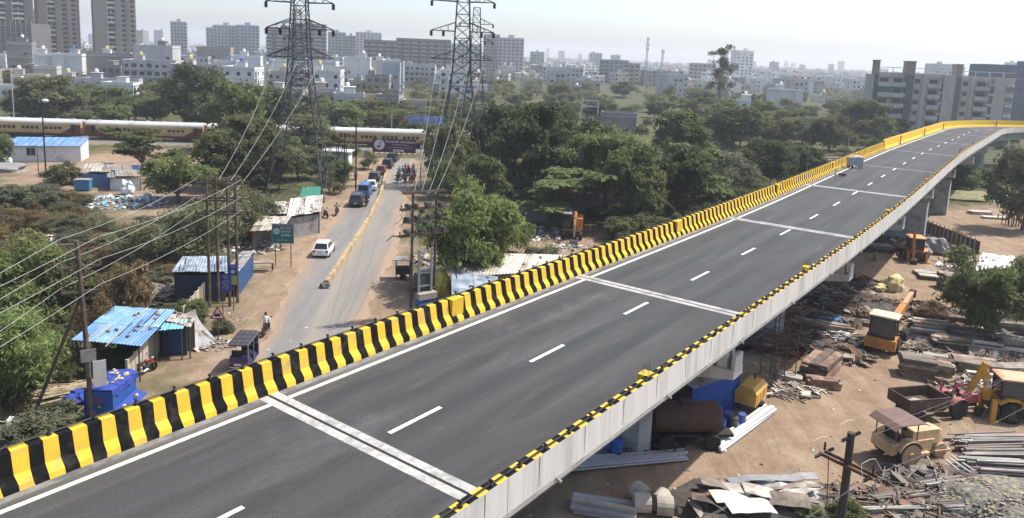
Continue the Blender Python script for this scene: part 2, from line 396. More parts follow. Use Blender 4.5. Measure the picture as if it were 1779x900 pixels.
# asphalt: along/across attributes drive streaks that follow the road
def ribbon(name, s0, s1, n0, n1, z, mats, parent, step=1.5, cols=1, attrs=False, **tags):
    k = max(2, int((s1-s0)/step)+1); vs = []; fs = []; al = []; ac = []
    for i in range(k):
        s = s0+(s1-s0)*i/(k-1)
        for j in range(cols+1):
            n = n0+(n1-n0)*j/cols; vs.append(fp(s,n,z)); al.append(s); ac.append(n)
    for i in range(k-1):
        for j in range(cols): a = i*(cols+1)+j; fs.append((a,a+1,a+cols+2,a+cols+1))
    me = bpy.data.meshes.new(name); me.from_pydata(vs, [], fs)
    if attrs:
        for nm, arr in (('along',al),('acr',ac)):
            q = me.attributes.new(nm,'FLOAT','POINT'); q.data.foreach_set('value', arr)
    me.materials.append(mats); return link(name, me, parent, **tags)
m = bpy.data.materials.new('fresh_asphalt'); m.use_nodes = True; N = m.node_tree.nodes; L = m.node_tree.links; b = N['Principled BSDF']
b.inputs['Roughness'].default_value = 0.75; b.inputs['Specular IOR Level'].default_value = 0.25
cx = N.new('ShaderNodeCombineXYZ'); L.new(attr('along'), cx.inputs[0]); L.new(attr('acr'), cx.inputs[1])
def rz_(scale, st, detail=6, rough=0.6):
    q = N.new('ShaderNodeVectorMath'); q.operation = 'MULTIPLY'; q.inputs[1].default_value = st; L.new(cx.outputs[0], q.inputs[0])
    n = N.new('ShaderNodeTexNoise'); n.inputs['Scale'].default_value = scale; n.inputs['Detail'].default_value = detail; n.inputs['Roughness'].default_value = rough
    n.inputs['Distortion'].default_value = 0.4
    L.new(q.outputs[0], n.inputs['Vector']); return n.outputs['Fac']
base = ramp(rz_(0.6,(0.07,1,1),8,0.65), [(0.3,(0.034,0.0335,0.033)),(0.5,(0.043,0.0425,0.0415)),(0.7,(0.057,0.056,0.054))])
scuff = ramp(rz_(0.7,(0.16,1,1),12,0.78), [(0.52,(0,0,0)),(0.74,(1,1,1))])
c = mixc(math_('MULTIPLY', scuff, 0.5), base, (0.115,0.112,0.107))
strk = ramp(rz_(1.1,(0.05,1,1),3,0.5), [(0.58,(0,0,0)),(0.70,(1,1,1))])
c = mixc(math_('MULTIPLY', strk, 0.3), c, (0.11,0.108,0.104))
wp = math_('MULTIPLY', math_('ADD', math_('COSINE', math_('MULTIPLY', math_('ADD', attr('acr'), 0.6), 3.4), 0.0), 1.0), 0.5)
wpn = math_('MULTIPLY', wp, rz_(0.5,(0.05,1,1),6,0.6))
c = mixc(math_('MULTIPLY', wpn, 0.34), c, (0.105,0.101,0.094))
edge_d = ramp(math_('ADD', math_('MULTIPLY', attr('acr'), -0.2), math_('MULTIPLY', math_('SUBTRACT', rz_(0.8,(0.25,1,1),9,0.7), 0.5), 0.35)), [(0.84,(0,0,0)),(1.0,(1,1,1))])
c = mixc(math_('MULTIPLY', edge_d, 0.6), c, (0.17,0.155,0.135))
pat = ramp(rz_(0.16,(0.6,1,1),10,0.75), [(0.58,(0,0,0)),(0.70,(1,1,1))])
c = mixc(math_('MULTIPLY', pat, 0.38), c, (0.135,0.129,0.12))
oil = ramp(rz_(1.6,(0.7,1,1),4,0.6), [(0.70,(0,0,0)),(0.76,(1,1,1))])
c = mixc(math_('MULTIPLY', oil, 0.5), c, (0.018,0.018,0.018))
tch = ramp(nz(14,5,0.8), [(0.33,(0.70,)*3),(0.5,(1.0,)*3),(0.68,(1.35,)*3)])
mm = N.new('ShaderNodeMix'); mm.data_type = 'RGBA'; mm.blend_type = 'MULTIPLY'; mm.inputs[0].default_value = 1.0; L.new(c, mm.inputs[6]); L.new(tch, mm.inputs[7])
L.new(mm.outputs[2], b.inputs['Base Color'])
rr = N.new('ShaderNodeMapRange'); rr.inputs[3].default_value = 0.62; rr.inputs[4].default_value = 0.88; L.new(rz_(0.5,(0.2,1,1)), rr.inputs[0]); L.new(rr.outputs[0], b.inputs['Roughness'])
bp = N.new('ShaderNodeBump'); bp.inputs['Strength'].default_value = 0.3; bp.inputs['Distance'].default_value = 0.01; L.new(nz(60,2), bp.inputs['Height']); L.new(bp.outputs[0], b.inputs['Normal'])
m_asph = m
HW = 5.08   # half clear width at the barrier feet
for j0, j1 in zip(JOINTS, JOINTS[1:]):
    ribbon('road_surface', j0+0.4, j1-0.4, -HW-0.02, HW+0.02, DZ, m_asph, fly, 1.5, 8, True)
    # deck slab and five girders per span
    k = 14; mb = MB(); secs = []
    for i in range(k+1):
        s = lerp(j0+0.02, j1-0.02, i/k)
        secs.append([fp(s,n,z) for n, z in ((-5.8,8.98),(5.8,8.98),(5.8,8.86),(4.6,8.72),(-4.6,8.72),(-5.8,8.86))])
    mb.loft(secs); mb.build('deck_slab', m_soff, fly)
    for gn in (-4,-2,0,2,4):
        mb = MB(); secs = []
        for i in range(k+1):
            s = lerp(j0+0.15, j1-0.15, i/k)
            secs.append([fp(s,gn+u,z) for u, z in ((-.35,8.70),(-.35,8.55),(-.12,8.42),(-.12,7.5),(-.3,7.35),(-.3,7.1),(.3,7.1),(.3,7.35),(.12,7.5),(.12,8.42),(.35,8.55),(.35,8.70))])
        mb.loft(secs); mb.build('girder', m_soff, fly)
# expansion joints: two pale concrete strips either side of a dark rubber gap
m_joint = mat('white_joint_concrete', (0.38,0.37,0.345), 0.9, 0.28, 5.0, 0.3, 10, col2=(0.24,0.232,0.22), c2amt=0.45, c2scale=1.6)
m_rub = mat('black_joint_rubber', (0.02,0.02,0.02), 0.7, 0.2, 3.0)
for j in JOINTS[1:-1]:
    faint = j > 90
    jo = ribbon('expansion_joint', j-0.055, j+0.055, -HW, HW, DZ-0.004, m_rub, fly, 0.1, 1)
    for a, b_ in ((j-0.40,j-0.06),(j+0.06,j+0.40)):
        ribbon('joint_strip', a, b_, -HW, HW, DZ+0.004, m_gutter if faint else m_joint, jo, 0.3, 6)
    if faint: continue
# lane paint
i = 0; s = 16.45-7.94*6
while s < 240:
    ribbon('lane_dash', s, s+2.5, 0.06, 0.24, DZ+0.005, m_white, fly, 1.3, 1); s += 7.94
for j0, j1 in zip(JOINTS, JOINTS[1:]):
    ribbon('edge_line', j0+0.41, j1-0.41, -4.5, -4.3, DZ+0.005, m_white, fly, 2.0, 1)
    ribbon('gutter_strip', j0+0.41, j1-0.41, -5.06, -4.78, DZ+0.003, m_gutter, fly, 2.0, 1)
# crash barriers, one casting per span, painted in alternate bands
def barrier(side, s0, s1, per, top, yellow_only=False):
    prof = [(HW,0.0),(HW+0.05,0.16),(HW+0.26,0.40),(HW+0.38,top),(HW+0.70,top),(HW+0.72,-0.16),(HW,-0.10)]
    mb = MB(); n = max(1, round((s1-s0)/(per/2))); np_ = len(prof); vs = []
    for i in range(n+1):
        s = lerp(s0,s1,i/n); e_ = 0.0 if i in (0,n) else 0.022; vs += [fp(s+rng.uniform(-e_,e_), side*u, DZ+z) for u, z in prof]
    o0 = len(mb.v); mb.v = [tuple(v) for v in vs]
    for i in range(n):
        for j in range(np_):
            a = i*np_+j; b_ = i*np_+(j+1)%np_; f = (a,b_,b_+np_,a+np_) if side < 0 else (b_,a,a+np_,b_+np_)
            mb.f.append(f)
            if j == 4 or j == 5: mi = 2            # the outer face stays bare concrete
            elif yellow_only: mi = 0
            else: mi = (i+barrier.ph) % 2
            mb.m.append(mi)
    mb.f += [tuple(range(np_)), tuple(range(n*np_,(n+1)*np_))[::-1]]; mb.m += [0,0]
    barrier.ph = (barrier.ph+n) % 2
    return mb.build('crash_barrier', [m_yel,m_blk,m_conc], fly)
barrier.ph = 0
for side, per in ((-1,0.8),(1,0.83)):
    for j0, j1 in zip(JOINTS, JOINTS[1:]):
        hi = side < 0 and j0 > 120
        barrier(side, j0+0.012, j1-0.012, per, 1.42 if hi else 1.05, hi)
# drain spouts and casting joints on the outer face
dm = MB(); dm.tube((0,-0.02,0),(0,-0.2,-0.06),0.055,n=8); dmm = dm.mesh('drain_spout', mat('grey_drain_pipe',(0.22,0.22,0.21),0.7,0.1)); jm = MB(); jm.bb(-0.012,0.012,-0.004,0.0,-0.14,1.02); jmm = jm.mesh('casting_joint', mat('dark_joint_line',(0.16,0.155,0.15),0.9))
s = -8.0; k = 0
while s < 120:
    p, d = path_pt(s); q_ = fp(s, HW+0.712, DZ); link('casting_joint', jmm, fly, q_, math.atan2(d.y,d.x))
    if k % 3 == 1: link('drain_spout', dmm, fly, fp(s+0.9, HW+0.72, DZ-0.04), math.atan2(d.y,d.x))
    s += 2.5; k += 1
# lamp plinths cast on the barriers
for side, ss in ((-1,(26.0,50.2,73.5,96.5)),(1,(24.2,44.0,67.0,90.0))):
    for s in ss:
        p, d = path_pt(s); c0 = fp(s, side*(HW+0.36), DZ)
        mb = MB(); mb.box((0,-0.05*side if side<0 else 0.02,0.54 if side < 0 else 0.585),(0.78 if side < 0 else 0.5,0.5 if side < 0 else 0.34,1.08 if side < 0 else 1.14),0,0); pl = mb.build('lamp_plinth', m_yel, fly, c0, math.atan2(d.y,d.x))
        mb = MB()
        for k in range(4): mb.path([(0.1*math.cos(k*1.6),0.1*math.sin(k*1.6),1.12),(0.16*math.cos(k*1.6),0.14*math.sin(k*1.6),1.3),(0.02*k,0.1*math.sin(k*1.6),1.42+0.05*k)],0.012,4)
        mb.build('anchor_bolts', m_dkpipe, pl)
# pipe rail carried on brackets along both barrier tops
br = MB(); br.box((0,0,0.035),(0.09,0.15,0.07)); br.box((0,0,0.12),(0.04,0.04,0.12)); br.tube((0,-0.06,0.17),(0,0.06,0.17),0.038,n=6); brm = br.mesh('pipe_bracket', m_dkpipe)
for side in (-1,1):
    for j0, j1 in zip(JOINTS, JOINTS[1:]):
        pts = [fp(lerp(j0+0.03,j1-0.03,i/14), side*(HW+0.6), DZ+1.12+(0.37 if side < 0 and j0 > 120 else 0)) for i in range(15)]
        mb = MB(); mb.path(pts, 0.028, 5); mb.build('rail_pipe', m_dkpipe, fly)
    s = -8.0
    while s < 118:
        p, d = path_pt(s); link('pipe_bracket', brm, fly, fp(s, side*(HW+0.6), DZ+1.05), math.atan2(d.y,d.x)); s += 1.27
# posts of the taller far barrier
pm = MB(); pm.box((0,0,0.72),(0.16,0.16,1.45)); pmm = pm.mesh('barrier_post', mat('ochre_post',(0.30,0.19,0.05),0.8))
for s in (141,164,187,210,222,234): 
    p, d = path_pt(s); link('barrier_post', pmm, fly, fp(s, -(HW-0.05), DZ), math.atan2(d.y,d.x))
# piers under the joints
for j in JOINTS[2:-1]:
    p, d = path_pt(j); rz = math.atan2(d.y,d.x)-math.pi/2
    mb = MB(); wall = 100 < j < 140
    # local x across the deck, y along it
    mb.ext([(-4.9,6.25),(-4.9,5.8),(-3.2,5.0),(0.6,5.0),(4.7,5.8),(4.7,6.25)], 'y', -0.62, 0.62)
    for gn in (-4,-2,0,2,4):
        for dy in (-0.36,0.36): mb.box((gn,dy,6.3),(0.5,0.36,0.1)); mb.box((gn,dy,6.68),(0.5,0.4,0.66)); mb.box((gn,dy,7.055),(0.4,0.35,0.085))
    for sx in (-4.8,4.6): mb.box((sx,0,6.62),(0.2,1.0,0.74))
    cap = mb.build('pier_cap', m_conc, fly, (p.x,p.y,0), rz)
    mb = MB()
    if wall: mb.box((0,0,2.5),(8.6,1.6,5.6))
    else:
        mb.ext([(-2.6,-0.7),(-0.2,-0.7),(0.2,0),(-0.2,0.7),(-2.6,0.7),(-3.0,0)], 'z', -0.1, 5.2)
    mb.build('pier', m_soff, fly, (p.x,p.y,0), rz)

# ================================================================ trees and scrub
m_bark = mat('grey_brown_bark', (0.11,0.085,0.065), 0.95, 0.3, 4, 0.5, 12)
m_barkpale = mat('pale_bark', (0.32,0.28,0.23), 0.9, 0.3, 4, 0.4, 12)
LEAF = {
 'mid':   leafmat('mid_green_leaf', (0.098,0.130,0.050), (0.200,0.222,0.100), 0.5),
 'dark':  leafmat('dark_green_leaf', (0.068,0.094,0.044), (0.142,0.166,0.082), 0.48),
 'bright':leafmat('bright_green_leaf', (0.130,0.178,0.054), (0.240,0.268,0.108), 0.5),
 'olive': leafmat('olive_leaf', (0.115,0.128,0.060), (0.205,0.206,0.108), 0.48),
 'dry':   leafmat('dry_straw_leaf', (0.14,0.10,0.05), (0.25,0.185,0.10)),
 'grey':  leafmat('grey_green_leaf', (0.095,0.107,0.062), (0.172,0.178,0.112)),
}
def leaf_cloud(lobes, n, size, asp=1.6, up=0.45, out=0.5, shell=0.42, seed=1, droop=0.0, under=0.45, freq=13.0):
    r = np.random.RandomState(seed)
    vol = np.array([a[1][0]*a[1][1]*a[1][2] for a in lobes])**0.7; vol /= vol.sum()
    k = r.choice(len(lobes), n, p=vol)
    C = np.array([a[0] for a in lobes])[k]; S = np.array([a[1] for a in lobes])[k]
    d = r.normal(size=(n,3)); d /= np.linalg.norm(d,axis=1)[:,None]
    flip = (d[:,2] < -0.15) & (r.rand(n) < under); d[flip,2] *= -1
    rad = r.rand(n)**shell*(1+0.16*r.normal(size=n))
    # small clumps inside every lobe leave gaps between them
    P = C + d*S*rad[:,None]
    F_ = freq; q = np.sin(P[:,0]*F_+seed+2*np.sin(P[:,1]*F_*.45))*np.sin(P[:,1]*F_*1.1+2*seed)*np.sin(P[:,2]*F_*1.2+3*seed)
    keep = q > -0.28+0.22*r.rand(n); P = P[keep]; d = d[keep]; n = len(P)
    nv = r.normal(size=(n,3))*0.55 + d*out + np.array([0,0,up]); nv /= np.linalg.norm(nv,axis=1)[:,None]
    t = r.normal(size=(n,3)); t[:,2] -= droop; t -= nv*(t*nv).sum(1)[:,None]; t /= np.linalg.norm(t,axis=1)[:,None]
    b = np.cross(nv,t); L = size*np.exp(r.normal(size=n)*0.3)
    t = t*(L*0.5)[:,None]; b = b*(L*0.5/asp)[:,None]
    V = np.stack([P-t, P+b*0.9-t*0.1, P+t, P-b*0.9-t*0.1],1).reshape(-1,3)
    return V, n
def cloud_mesh(name, V, n, m):
    me = bpy.data.meshes.new(name); me.vertices.add(4*n); me.vertices.foreach_set('co', V.astype(np.float32).ravel())
    me.loops.add(4*n); me.loops.foreach_set('vertex_index', np.arange(4*n,dtype=np.int32))
    me.polygons.add(n); me.polygons.foreach_set('loop_start', np.arange(0,4*n,4,dtype=np.int32))
    me.materials.append(m); me.update(calc_edges=True); return me
def tree_variant(kind, seed):
    """unit tree: height 1, crown radius 0.5; returns crown mesh, trunk mesh."""
    r = random.Random(seed*17+3); lobes = []; mb = MB()
    P = dict(round=(0.26,22,0.50,0.53,12000,0.05,1.6,'mid'), dark=(0.24,24,0.52,0.53,13000,0.047,1.5,'dark'), feather=(0.26,22,0.55,0.55,16000,0.06,3.4,'bright'),
             olive=(0.22,20,0.50,0.52,11000,0.052,2.0,'olive'), layered=(0.34,20,0.55,0.66,9000,0.055,1.6,'mid'), tall=(0.38,30,0.30,0.66,5200,0.034,2.2,'grey'),
             low=(0.10,18,0.5,0.46,11000,0.055,1.8,'mid'), lowfeather=(0.10,18,0.5,0.48,13000,0.06,3.4,'bright'), dryb=(0.06,12,0.48,0.42,8000,0.06,5.0,'dry'), thorn=(0.12,14,0.5,0.5,8500,0.05,2.8,'olive'))[kind]
    th, nl, cr, cz, nleaf, ls, asp, lm = P
    base = Vector((0,0,0)); fork = Vector((r.uniform(-.04,.04), r.uniform(-.04,.04), th*0.75))
    tr = 0.022 if kind != 'tall' else 0.014
    mb.path([(0,0,-0.02), fork*0.5+Vector((r.uniform(-.02,.02),r.uniform(-.02,.02),0)), fork], tr*1.25, 7, 0, tr*0.8)
    for i in range(nl):
        a = 2*math.pi*(i*0.618+r.random()*0.25); q = math.sqrt((i+0.6)/nl)
        if kind == 'layered':
            lv = r.choice((0.38,0.5,0.63,0.76,0.88)); rr = cr*q*(1.05-0.5*abs(lv-0.6)); c = (rr*math.cos(a)*0.85, rr*math.sin(a)*0.85, lv+r.uniform(-.03,.03)); s = (0.17,0.17,0.05)
        elif kind == 'tall':
            z = r.uniform(0.42,0.94); rr = 0.40*r.random()**.6*(1.25-z*0.8); c = (rr*math.cos(a), rr*math.sin(a), z); s = (0.10,0.10,0.04)
        elif kind in ('dryb','low','lowfeather','thorn'):
            rr = cr*q*0.72; c = (rr*math.cos(a), rr*math.sin(a), r.uniform(0.18,0.80)*(1.08-0.75*(rr/cr)**2)); k = r.uniform(0.15,0.23); s = (k,k,k*1.0)
        else:
            rr = cr*q*0.74*r.uniform(0.8,1.12); hz = cz+(0.36*r.uniform(-0.85,1.0))*(1-0.6*(rr/cr)**2); c = (rr*math.cos(a), rr*math.sin(a), hz); k = r.uniform(0.13,0.21); s = (k,k,k*r.uniform(0.6,0.9))
        lobes.append((c,s))
        if i % (1 if kind in ('tall','layered') else 2) == 0:
            e = Vector(c); mid = fork.lerp(e,0.5)+Vector((0,0,0.04 if kind != 'layered' else -0.02))
            mb.path([fork*r.uniform(0.7,1.0), mid, e], tr*0.5, 5, 0, tr*0.12)
            for w in range(2):
                e2 = e+Vector((r.uniform(-1,1)*s[0],r.uniform(-1,1)*s[1],r.uniform(-.3,1)*s[2])); mb.path([mid, e2], tr*0.22, 4, 0, tr*0.06)
    V, n = leaf_cloud(lobes, nleaf, ls, asp, seed=seed, droop=1.2 if 'feather' in kind else 0.2, up=0.5 if kind != 'layered' else 1.2)
    if kind == 'dryb': pass
    return cloud_mesh('crown', V, n, LEAF[lm]), mb.mesh('trunk', m_barkpale if kind == 'tall' else m_bark, True), lm
VAR = {}
for kind, k in (('round',3),('dark',3),('feather',2),('olive',2),('layered',2),('tall',1),('low',2),('lowfeather',2),('dryb',2),('thorn',2)):
    VAR[kind] = [tree_variant(kind, 10*len(VAR)+i+1) for i in range(k)]
def put_tree(kind, x, y, h, w, label, cat='tree', name=None, group=None, leaf=None, i=None):
    vs = VAR[kind]; c, t, lm = vs[rng.randrange(len(vs)) if i is None else i % len(vs)]
    nm = name or {'low':'shrub','lowfeather':'shrub','dryb':'dry_shrub','thorn':'thorn_bush','tall':'tall_tree'}.get(kind,'broadleaf_tree')
    if cat == 'tree' and kind in ('low','lowfeather','dryb','thorn'): cat = 'shrub'
    o = thing(nm, label, cat, (x,y,0), rng.uniform(0,6.28), group); o.scale = (w,w,h)
    cr = link('crown', c, o); link('trunk', t, o)
    if leaf: cr.material_slots[0].link = 'OBJECT'; cr.material_slots[0].material = LEAF[leaf]
    return o
TREES = [
 # left: by the white shed and the tracks
 ('round',-82.49,120.82,6.26,4.28,'small dark tree at the picture edge beside the white shed',None),
 ('layered',-59.73,120.69,7.96,10.40,'flat-layered dark green tree on two thin trunks before the train',None),
 ('feather',-44.45,99.84,7.09,9.89,'bright green bushy tree between rubbish heap and twin poles',None),
 ('dark',-80.38,189.32,16.77,17.01,'tall dark tree above the train roof beside the grey houses','dark'),
 ('olive',-118.83,194.94,12.41,17.81,'wide olive tree behind the train below the grey houses',None),
 ('olive',-126.48,194.83,8.17,11.27,'smaller olive tree left of the wide olive one behind the train',None),
 ('round',-92.09,193.65,7.52,10.91,'mid green tree behind the second coach roof',None),
 ('round',-102.78,195.48,6.37,9.52,'low tree behind the first coach under the pale long house',None),
 ('dark',-55.50,151.48,14.66,12.98,'dark green tree left of the nearer pylon above the train end','mid'),
 ('olive',-39.91,114.46,11.70,13.23,'broad pale olive tree around the feet of the nearer pylon',None),
 ('round',-43.66,109.63,8.46,7.61,'green tree at the end of the visible train',None),
 ('round',-39.60,132.35,6.22,9.35,'yellow green tree between the pylon legs',None),
 ('olive',-41.27,155.99,8.51,10.02,'olive tree right of the nearer pylon behind the train',None),
 ('round',-41.19,185.08,8.34,11.28,'green tree before the pink and grey house',None),
 ('dark',-55.64,177.13,12.12,12.16,'dark tree behind the nearer pylon','dark'),
 ('thorn',-30.44,73.12,7.60,10.08,'large thorny dark scrub tree behind the twin poles','olive'),
 ('thorn',-33.64,69.01,5.42,7.05,'dark thorn scrub left of the twin poles','olive'),
 ('thorn',-29.29,80.81,6.56,6.05,'thorny scrub beside the tin shacks','olive'),
 ('thorn',-38.32,110.83,4.36,6.84,'scrub below the nearer pylon','mid'),
 # right of the street
 ('feather',-3.71,67.59,10.19,9.99,'big bright feathery tree beside the transformer poles',None),
 ('feather',-0.86,73.66,6.94,6.35,'smaller feathery tree leaning from the big bright one',None),
 ('olive',-10.15,117.19,11.60,8.30,'olive tree around the feet of the farther pylon',None),
 ('olive',-6.94,122.17,9.58,9.02,'olive tree right of the farther pylon',None),
 ('dark',-2.03,125.57,13.98,12.74,'dark spreading tree right of the farther pylon',None),
 ('dark',3.41,109.73,15.54,13.55,'largest dark tree in the middle of the thicket',None),
 ('dark',9.01,121.52,13.92,11.22,'dark tree beside the white gantry frame',None),
 ('feather',12.71,103.39,13.04,13.59,'tall feathery green tree in the middle thicket','mid'),
 ('layered',7.77,96.69,7.87,14.23,'spreading layered tree above the parked excavator',None),
 ('round',15.38,93.46,11.24,9.13,'green tree behind the striped barrier right of the excavator',None),
 ('dark',21.91,100.67,11.12,10.28,'dark tree beside the palm behind the striped barrier',None),
 ('layered',26.87,106.10,10.20,9.83,'layered tree right of the palm behind the barrier',None),
 ('thorn',35.29,120.14,8.68,10.17,'thorny brown green tree behind the barrier','grey'),
 ('dark',44.83,132.48,8.82,10.17,'dark bushy tree behind the barrier before the wasteland',None),
 ('round',55.41,143.15,6.71,9.65,'dark small tree behind the barrier near the board trolley','dark'),
 ('tall',73.81,275.02,28.47,17.49,'tall thin eucalyptus standing above all other trees',None),
 ('round',32.68,147.25,12.42,12.40,'broad tree in the belt left of the eucalyptus',None),
 ('dark',52.86,185.81,12.13,16.99,'dark tree at the foot of the eucalyptus',None),
 ('olive',66.35,190.09,9.75,13.03,'pale olive tree in the wasteland',None),
 ('olive',81.31,194.83,9.98,12.46,'olive tree in the wasteland beyond the barrier',None),
 ('round',108.00,234.30,12.33,17.07,'broad tree before the left end of the apartment block',None),
 ('round',129.60,256.35,11.89,16.32,'tree before the middle of the apartment block','olive'),
 ('round',158.15,288.41,9.35,20.08,'tree before the right part of the apartment block','olive'),
 ('olive',179.02,297.07,8.25,15.73,'thin tree behind the far bend of the flyover',None),
 ('feather',39.33,59.34,7.76,7.52,'leafy green tree among the stacked scrap in the yard','mid'),
 ('feather',45.03,64.04,4.64,6.06,'second leafy tree at the picture edge in the yard','mid'),
 ('olive',71.31,103.84,13.43,9.63,'tree beyond the cluster of thin upright poles','grey'),
 ('low',81.49,137.89,5.39,9.51,'dark bush below the far flyover piers','dark'),
 ('low',91.42,145.16,4.08,8.45,'green bush below the far flyover bend','mid'),
 ('olive',-35.70,108.58,8.55,10.06,'olive tree just left of the pylon legs',None),
 ('round',-46.02,121.80,8.79,10.87,'leafy tree hiding the end of the train','mid'),
 ('olive',-34.41,121.20,6.28,8.95,'olive tree between the pylon and the gate cabin',None),
 ('thorn',-29.14,84.05,5.21,7.20,'brown green thorn scrub behind the tin shacks','grey'),
 ('thorn',-37.61,98.11,4.65,8.36,'thorn scrub behind the twin poles near the rubbish tip','olive'),
 ('thorn',-9.01,110.24,6.68,6.80,'scrub right of the waiting motorcycles','mid'),
 ('round',-3.25,100.33,8.71,7.45,'green tree between big feathery tree and dark thicket','mid'),
 ('low',-21.16,54.23,1.32,1.73,'flowering weeds at the foot of the twin poles','grey'),
 ('low',-27.90,120.52,4.16,5.38,'bush between gate cabin and tall dark pole','mid'),
 ('thorn',-25.81,134.67,3.37,4.13,'small scrub beside the crossing boom','olive'),
 ('thorn',-26.95,110.51,3.48,5.11,'scrub behind the motorcycle parked at the pylon','grey'),
 ('olive',-30.51,139.11,4.35,5.54,'olive tree right of the gate cabin',None),
 ('round',-35.60,140.69,5.06,6.47,'green tree behind the gate cabin','mid'),
 # scrub on the left
 ('lowfeather',-35.60,53.58,7.57,7.17,'bright green shrub at the picture edge under the power lines',None),
 ('low',-33.55,55.04,5.80,5.25,'round green shrub left of the strutted pole',None),
 ('lowfeather',-28.91,41.94,6.24,6.45,'large feathery shrub filling the lower picture edge',None),
 ('lowfeather',-28.83,45.15,3.71,4.36,'feathery shrub behind the leaning pole strut','mid'),
 ('dryb',-29.71,55.48,4.86,4.06,'dry straw brown shrub behind the blue roofed stall',None),
 ('dryb',-28.42,49.90,4.48,3.35,'dry brown shrub beside the strutted pole',None),
 ('olive',-28.46,55.62,5.23,3.18,'tangled half-dry bush between stall and blue shack','dry'),
 ('low',-24.45,56.08,2.18,2.67,'small green bush by the concrete fence panels',None),
 ('dryb',-48.93,81.50,2.40,5.72,'dry bush in the grass left of the rubbish heap','grey'),
 ('dryb',-54.31,81.95,2.22,6.39,'straw coloured bush in the dry grass at the picture edge','dry'),
 ('low',-66.09,109.33,3.61,5.91,'bush between white shed and dark pole','olive'),
 ('thorn',-59.87,95.13,2.86,6.64,'low scrub in front of the white shed','grey'),
 ('low',-62.18,92.47,3.37,5.74,'low scrub at the picture edge below the gravel heap','grey'),
 ('dryb',-38.27,68.35,2.47,4.83,'brownish scrub in the dry field','dry'),
 ('dryb',-43.70,67.58,2.44,6.38,'brownish scrub at the edge of the dry field','dry'),
 ('low',-24.49,38.46,1.79,3.76,'weedy flowering bush beside the blue wrapped kiosk','grey'),
 ('low',-24.67,35.83,2.40,3.53,'weedy bush at the bottom edge behind the barrier','grey'),
 ('low',3.37,75.94,2.30,4.75,'shrub beside the tin roof near the excavator','grey'),
 ('low',-0.17,73.76,2.36,4.04,'reddish dry shrub beside the tin roof','dry'),
 ('low',13.30,87.78,3.48,4.78,'shrub right of the excavator clearing','olive'),
 ('thorn',-32.62,128.90,3.84,4.95,'scrub beside the small white trackside building','mid'),
 ('low',14.83,33.67,0.85,1.67,'small green bush under the foreground pole','mid'),
 ('low',16.58,33.46,1.27,1.93,'green bush on the scrap at the bottom edge','mid'),
 ('dryb',36.42,63.05,2.03,3.48,'brushwood bush at the foot of the yard tree','dry'),
]
for kd, x, y, h, w, lab, lf in TREES:
    put_tree(kd, x, y, h, w, lab, leaf=lf, i=int(abs(x)*7))
# palm by the barrier
px, py, ph, pw = 17.74,94.51,6.13,6.60
palm = thing('palm_tree', 'small palm with arching fronds behind the striped barrier', 'palm', (px,py,0))
mb = MB(); mb.path([(0,0,0),(0.15,0.1,ph*0.35),(0.1,0.2,ph*0.62)],0.17,7,0,0.12); mb.build('trunk', m_barkpale, palm, smooth=True)
for k in range(11):
    a = k*0.5712*2; mb = MB(); L_ = ph*0.55*rng.uniform(0.8,1.1); pts = []
    for i in range(9):
        t = i/8; pts.append(Vector((0.1+math.cos(a)*L_*t*0.9, 0.2+math.sin(a)*L_*t*0.9, ph*0.62+L_*(0.55*t-0.85*t*t))))
    mb.path(pts,0.03,4,0,0.01)
    for i in range(1,9):
        for sgn in (-1,1):
            for u in (0,0.5):
                p = pts[i].lerp(pts[i-1],u); d = Vector((-math.sin(a)*sgn,math.cos(a)*sgn,-0.45))*L_*0.26*(1.1-i/10)
                e = p+d+Vector((math.cos(a),math.sin(a),0))*0.25; w_ = Vector((math.cos(a),math.sin(a),0))*0.05
                mb.quad([p-w_,e,p+w_])
    mb.build('frond', LEAF['olive'], palm)
# belt of trees beyond the tracks, thinning into the town
keep_off = inpoly([(60,118),(95,150),(135,178),(240,175),(240,205),(120,212),(85,180),(45,128)])
def free(x, y):
    X1 = np.array([x]); Y1 = np.array([y])
    if keep_off(X1,Y1)[0] > -6: return False
    if track(X1,Y1)[0] > -5 or yard(X1,Y1)[0] > -2 or verge(X1,Y1)[0] > -3: return False
    return True
BELT = [('round','mid green'),('dark','dark'),('olive','olive'),('feather','feathery'),('round','rounded olive green'),('olive','pale olive'),('thorn','scrubby')]
def where(x, y):
    u = x/y
    return ('behind the train at the far left' if u < -0.42 else 'behind the train left of the pylons' if u < -0.2 else 'behind the two pylons' if u < 0.0 else 'right of the farther pylon' if u < 0.12 else 'around the white gantry' if u < 0.22 else 'left of the eucalyptus' if u < 0.3 else 'right of the eucalyptus' if u < 0.42 else 'before the apartment block')
def row(y): return 'near' if y < 210 else 'middle' if y < 300 else 'far'
def belt_label(adj, what, x, y): return '%s %s in the %s row %s' % (adj, what, row(y), where(x,y))
cnt = 0; tries = 0
while cnt < 240 and tries < 9000:
    tries += 1
    y = rng.uniform(160,440); x = rng.uniform(-0.05,0.64)*y
    if rng.random() < 0.42: y = rng.uniform(172,300); x = rng.uniform(-0.66,-0.04)*y
    if y > 330 and rng.random() < 0.35: continue
    if not free(x,y): continue
    k, adj = BELT[rng.randrange(len(BELT))]; h = rng.uniform(5.0,9.5); w = h*rng.uniform(1.1,1.8)
    if x < 0: h *= 0.85
    put_tree(k, x, y, h, w, belt_label(adj,'tree',x,y), group='trees of the green belt beyond the tracks', leaf=rng.choice(('mid','olive','grey')) if k == 'feather' else None); cnt += 1
bridge_strip = inpoly([(-40,10),(-20,20),(8,57),(40,100),(90,160),(125,195),(140,180),(105,150),(60,92),(22,42),(0,10)])
n_ = 0
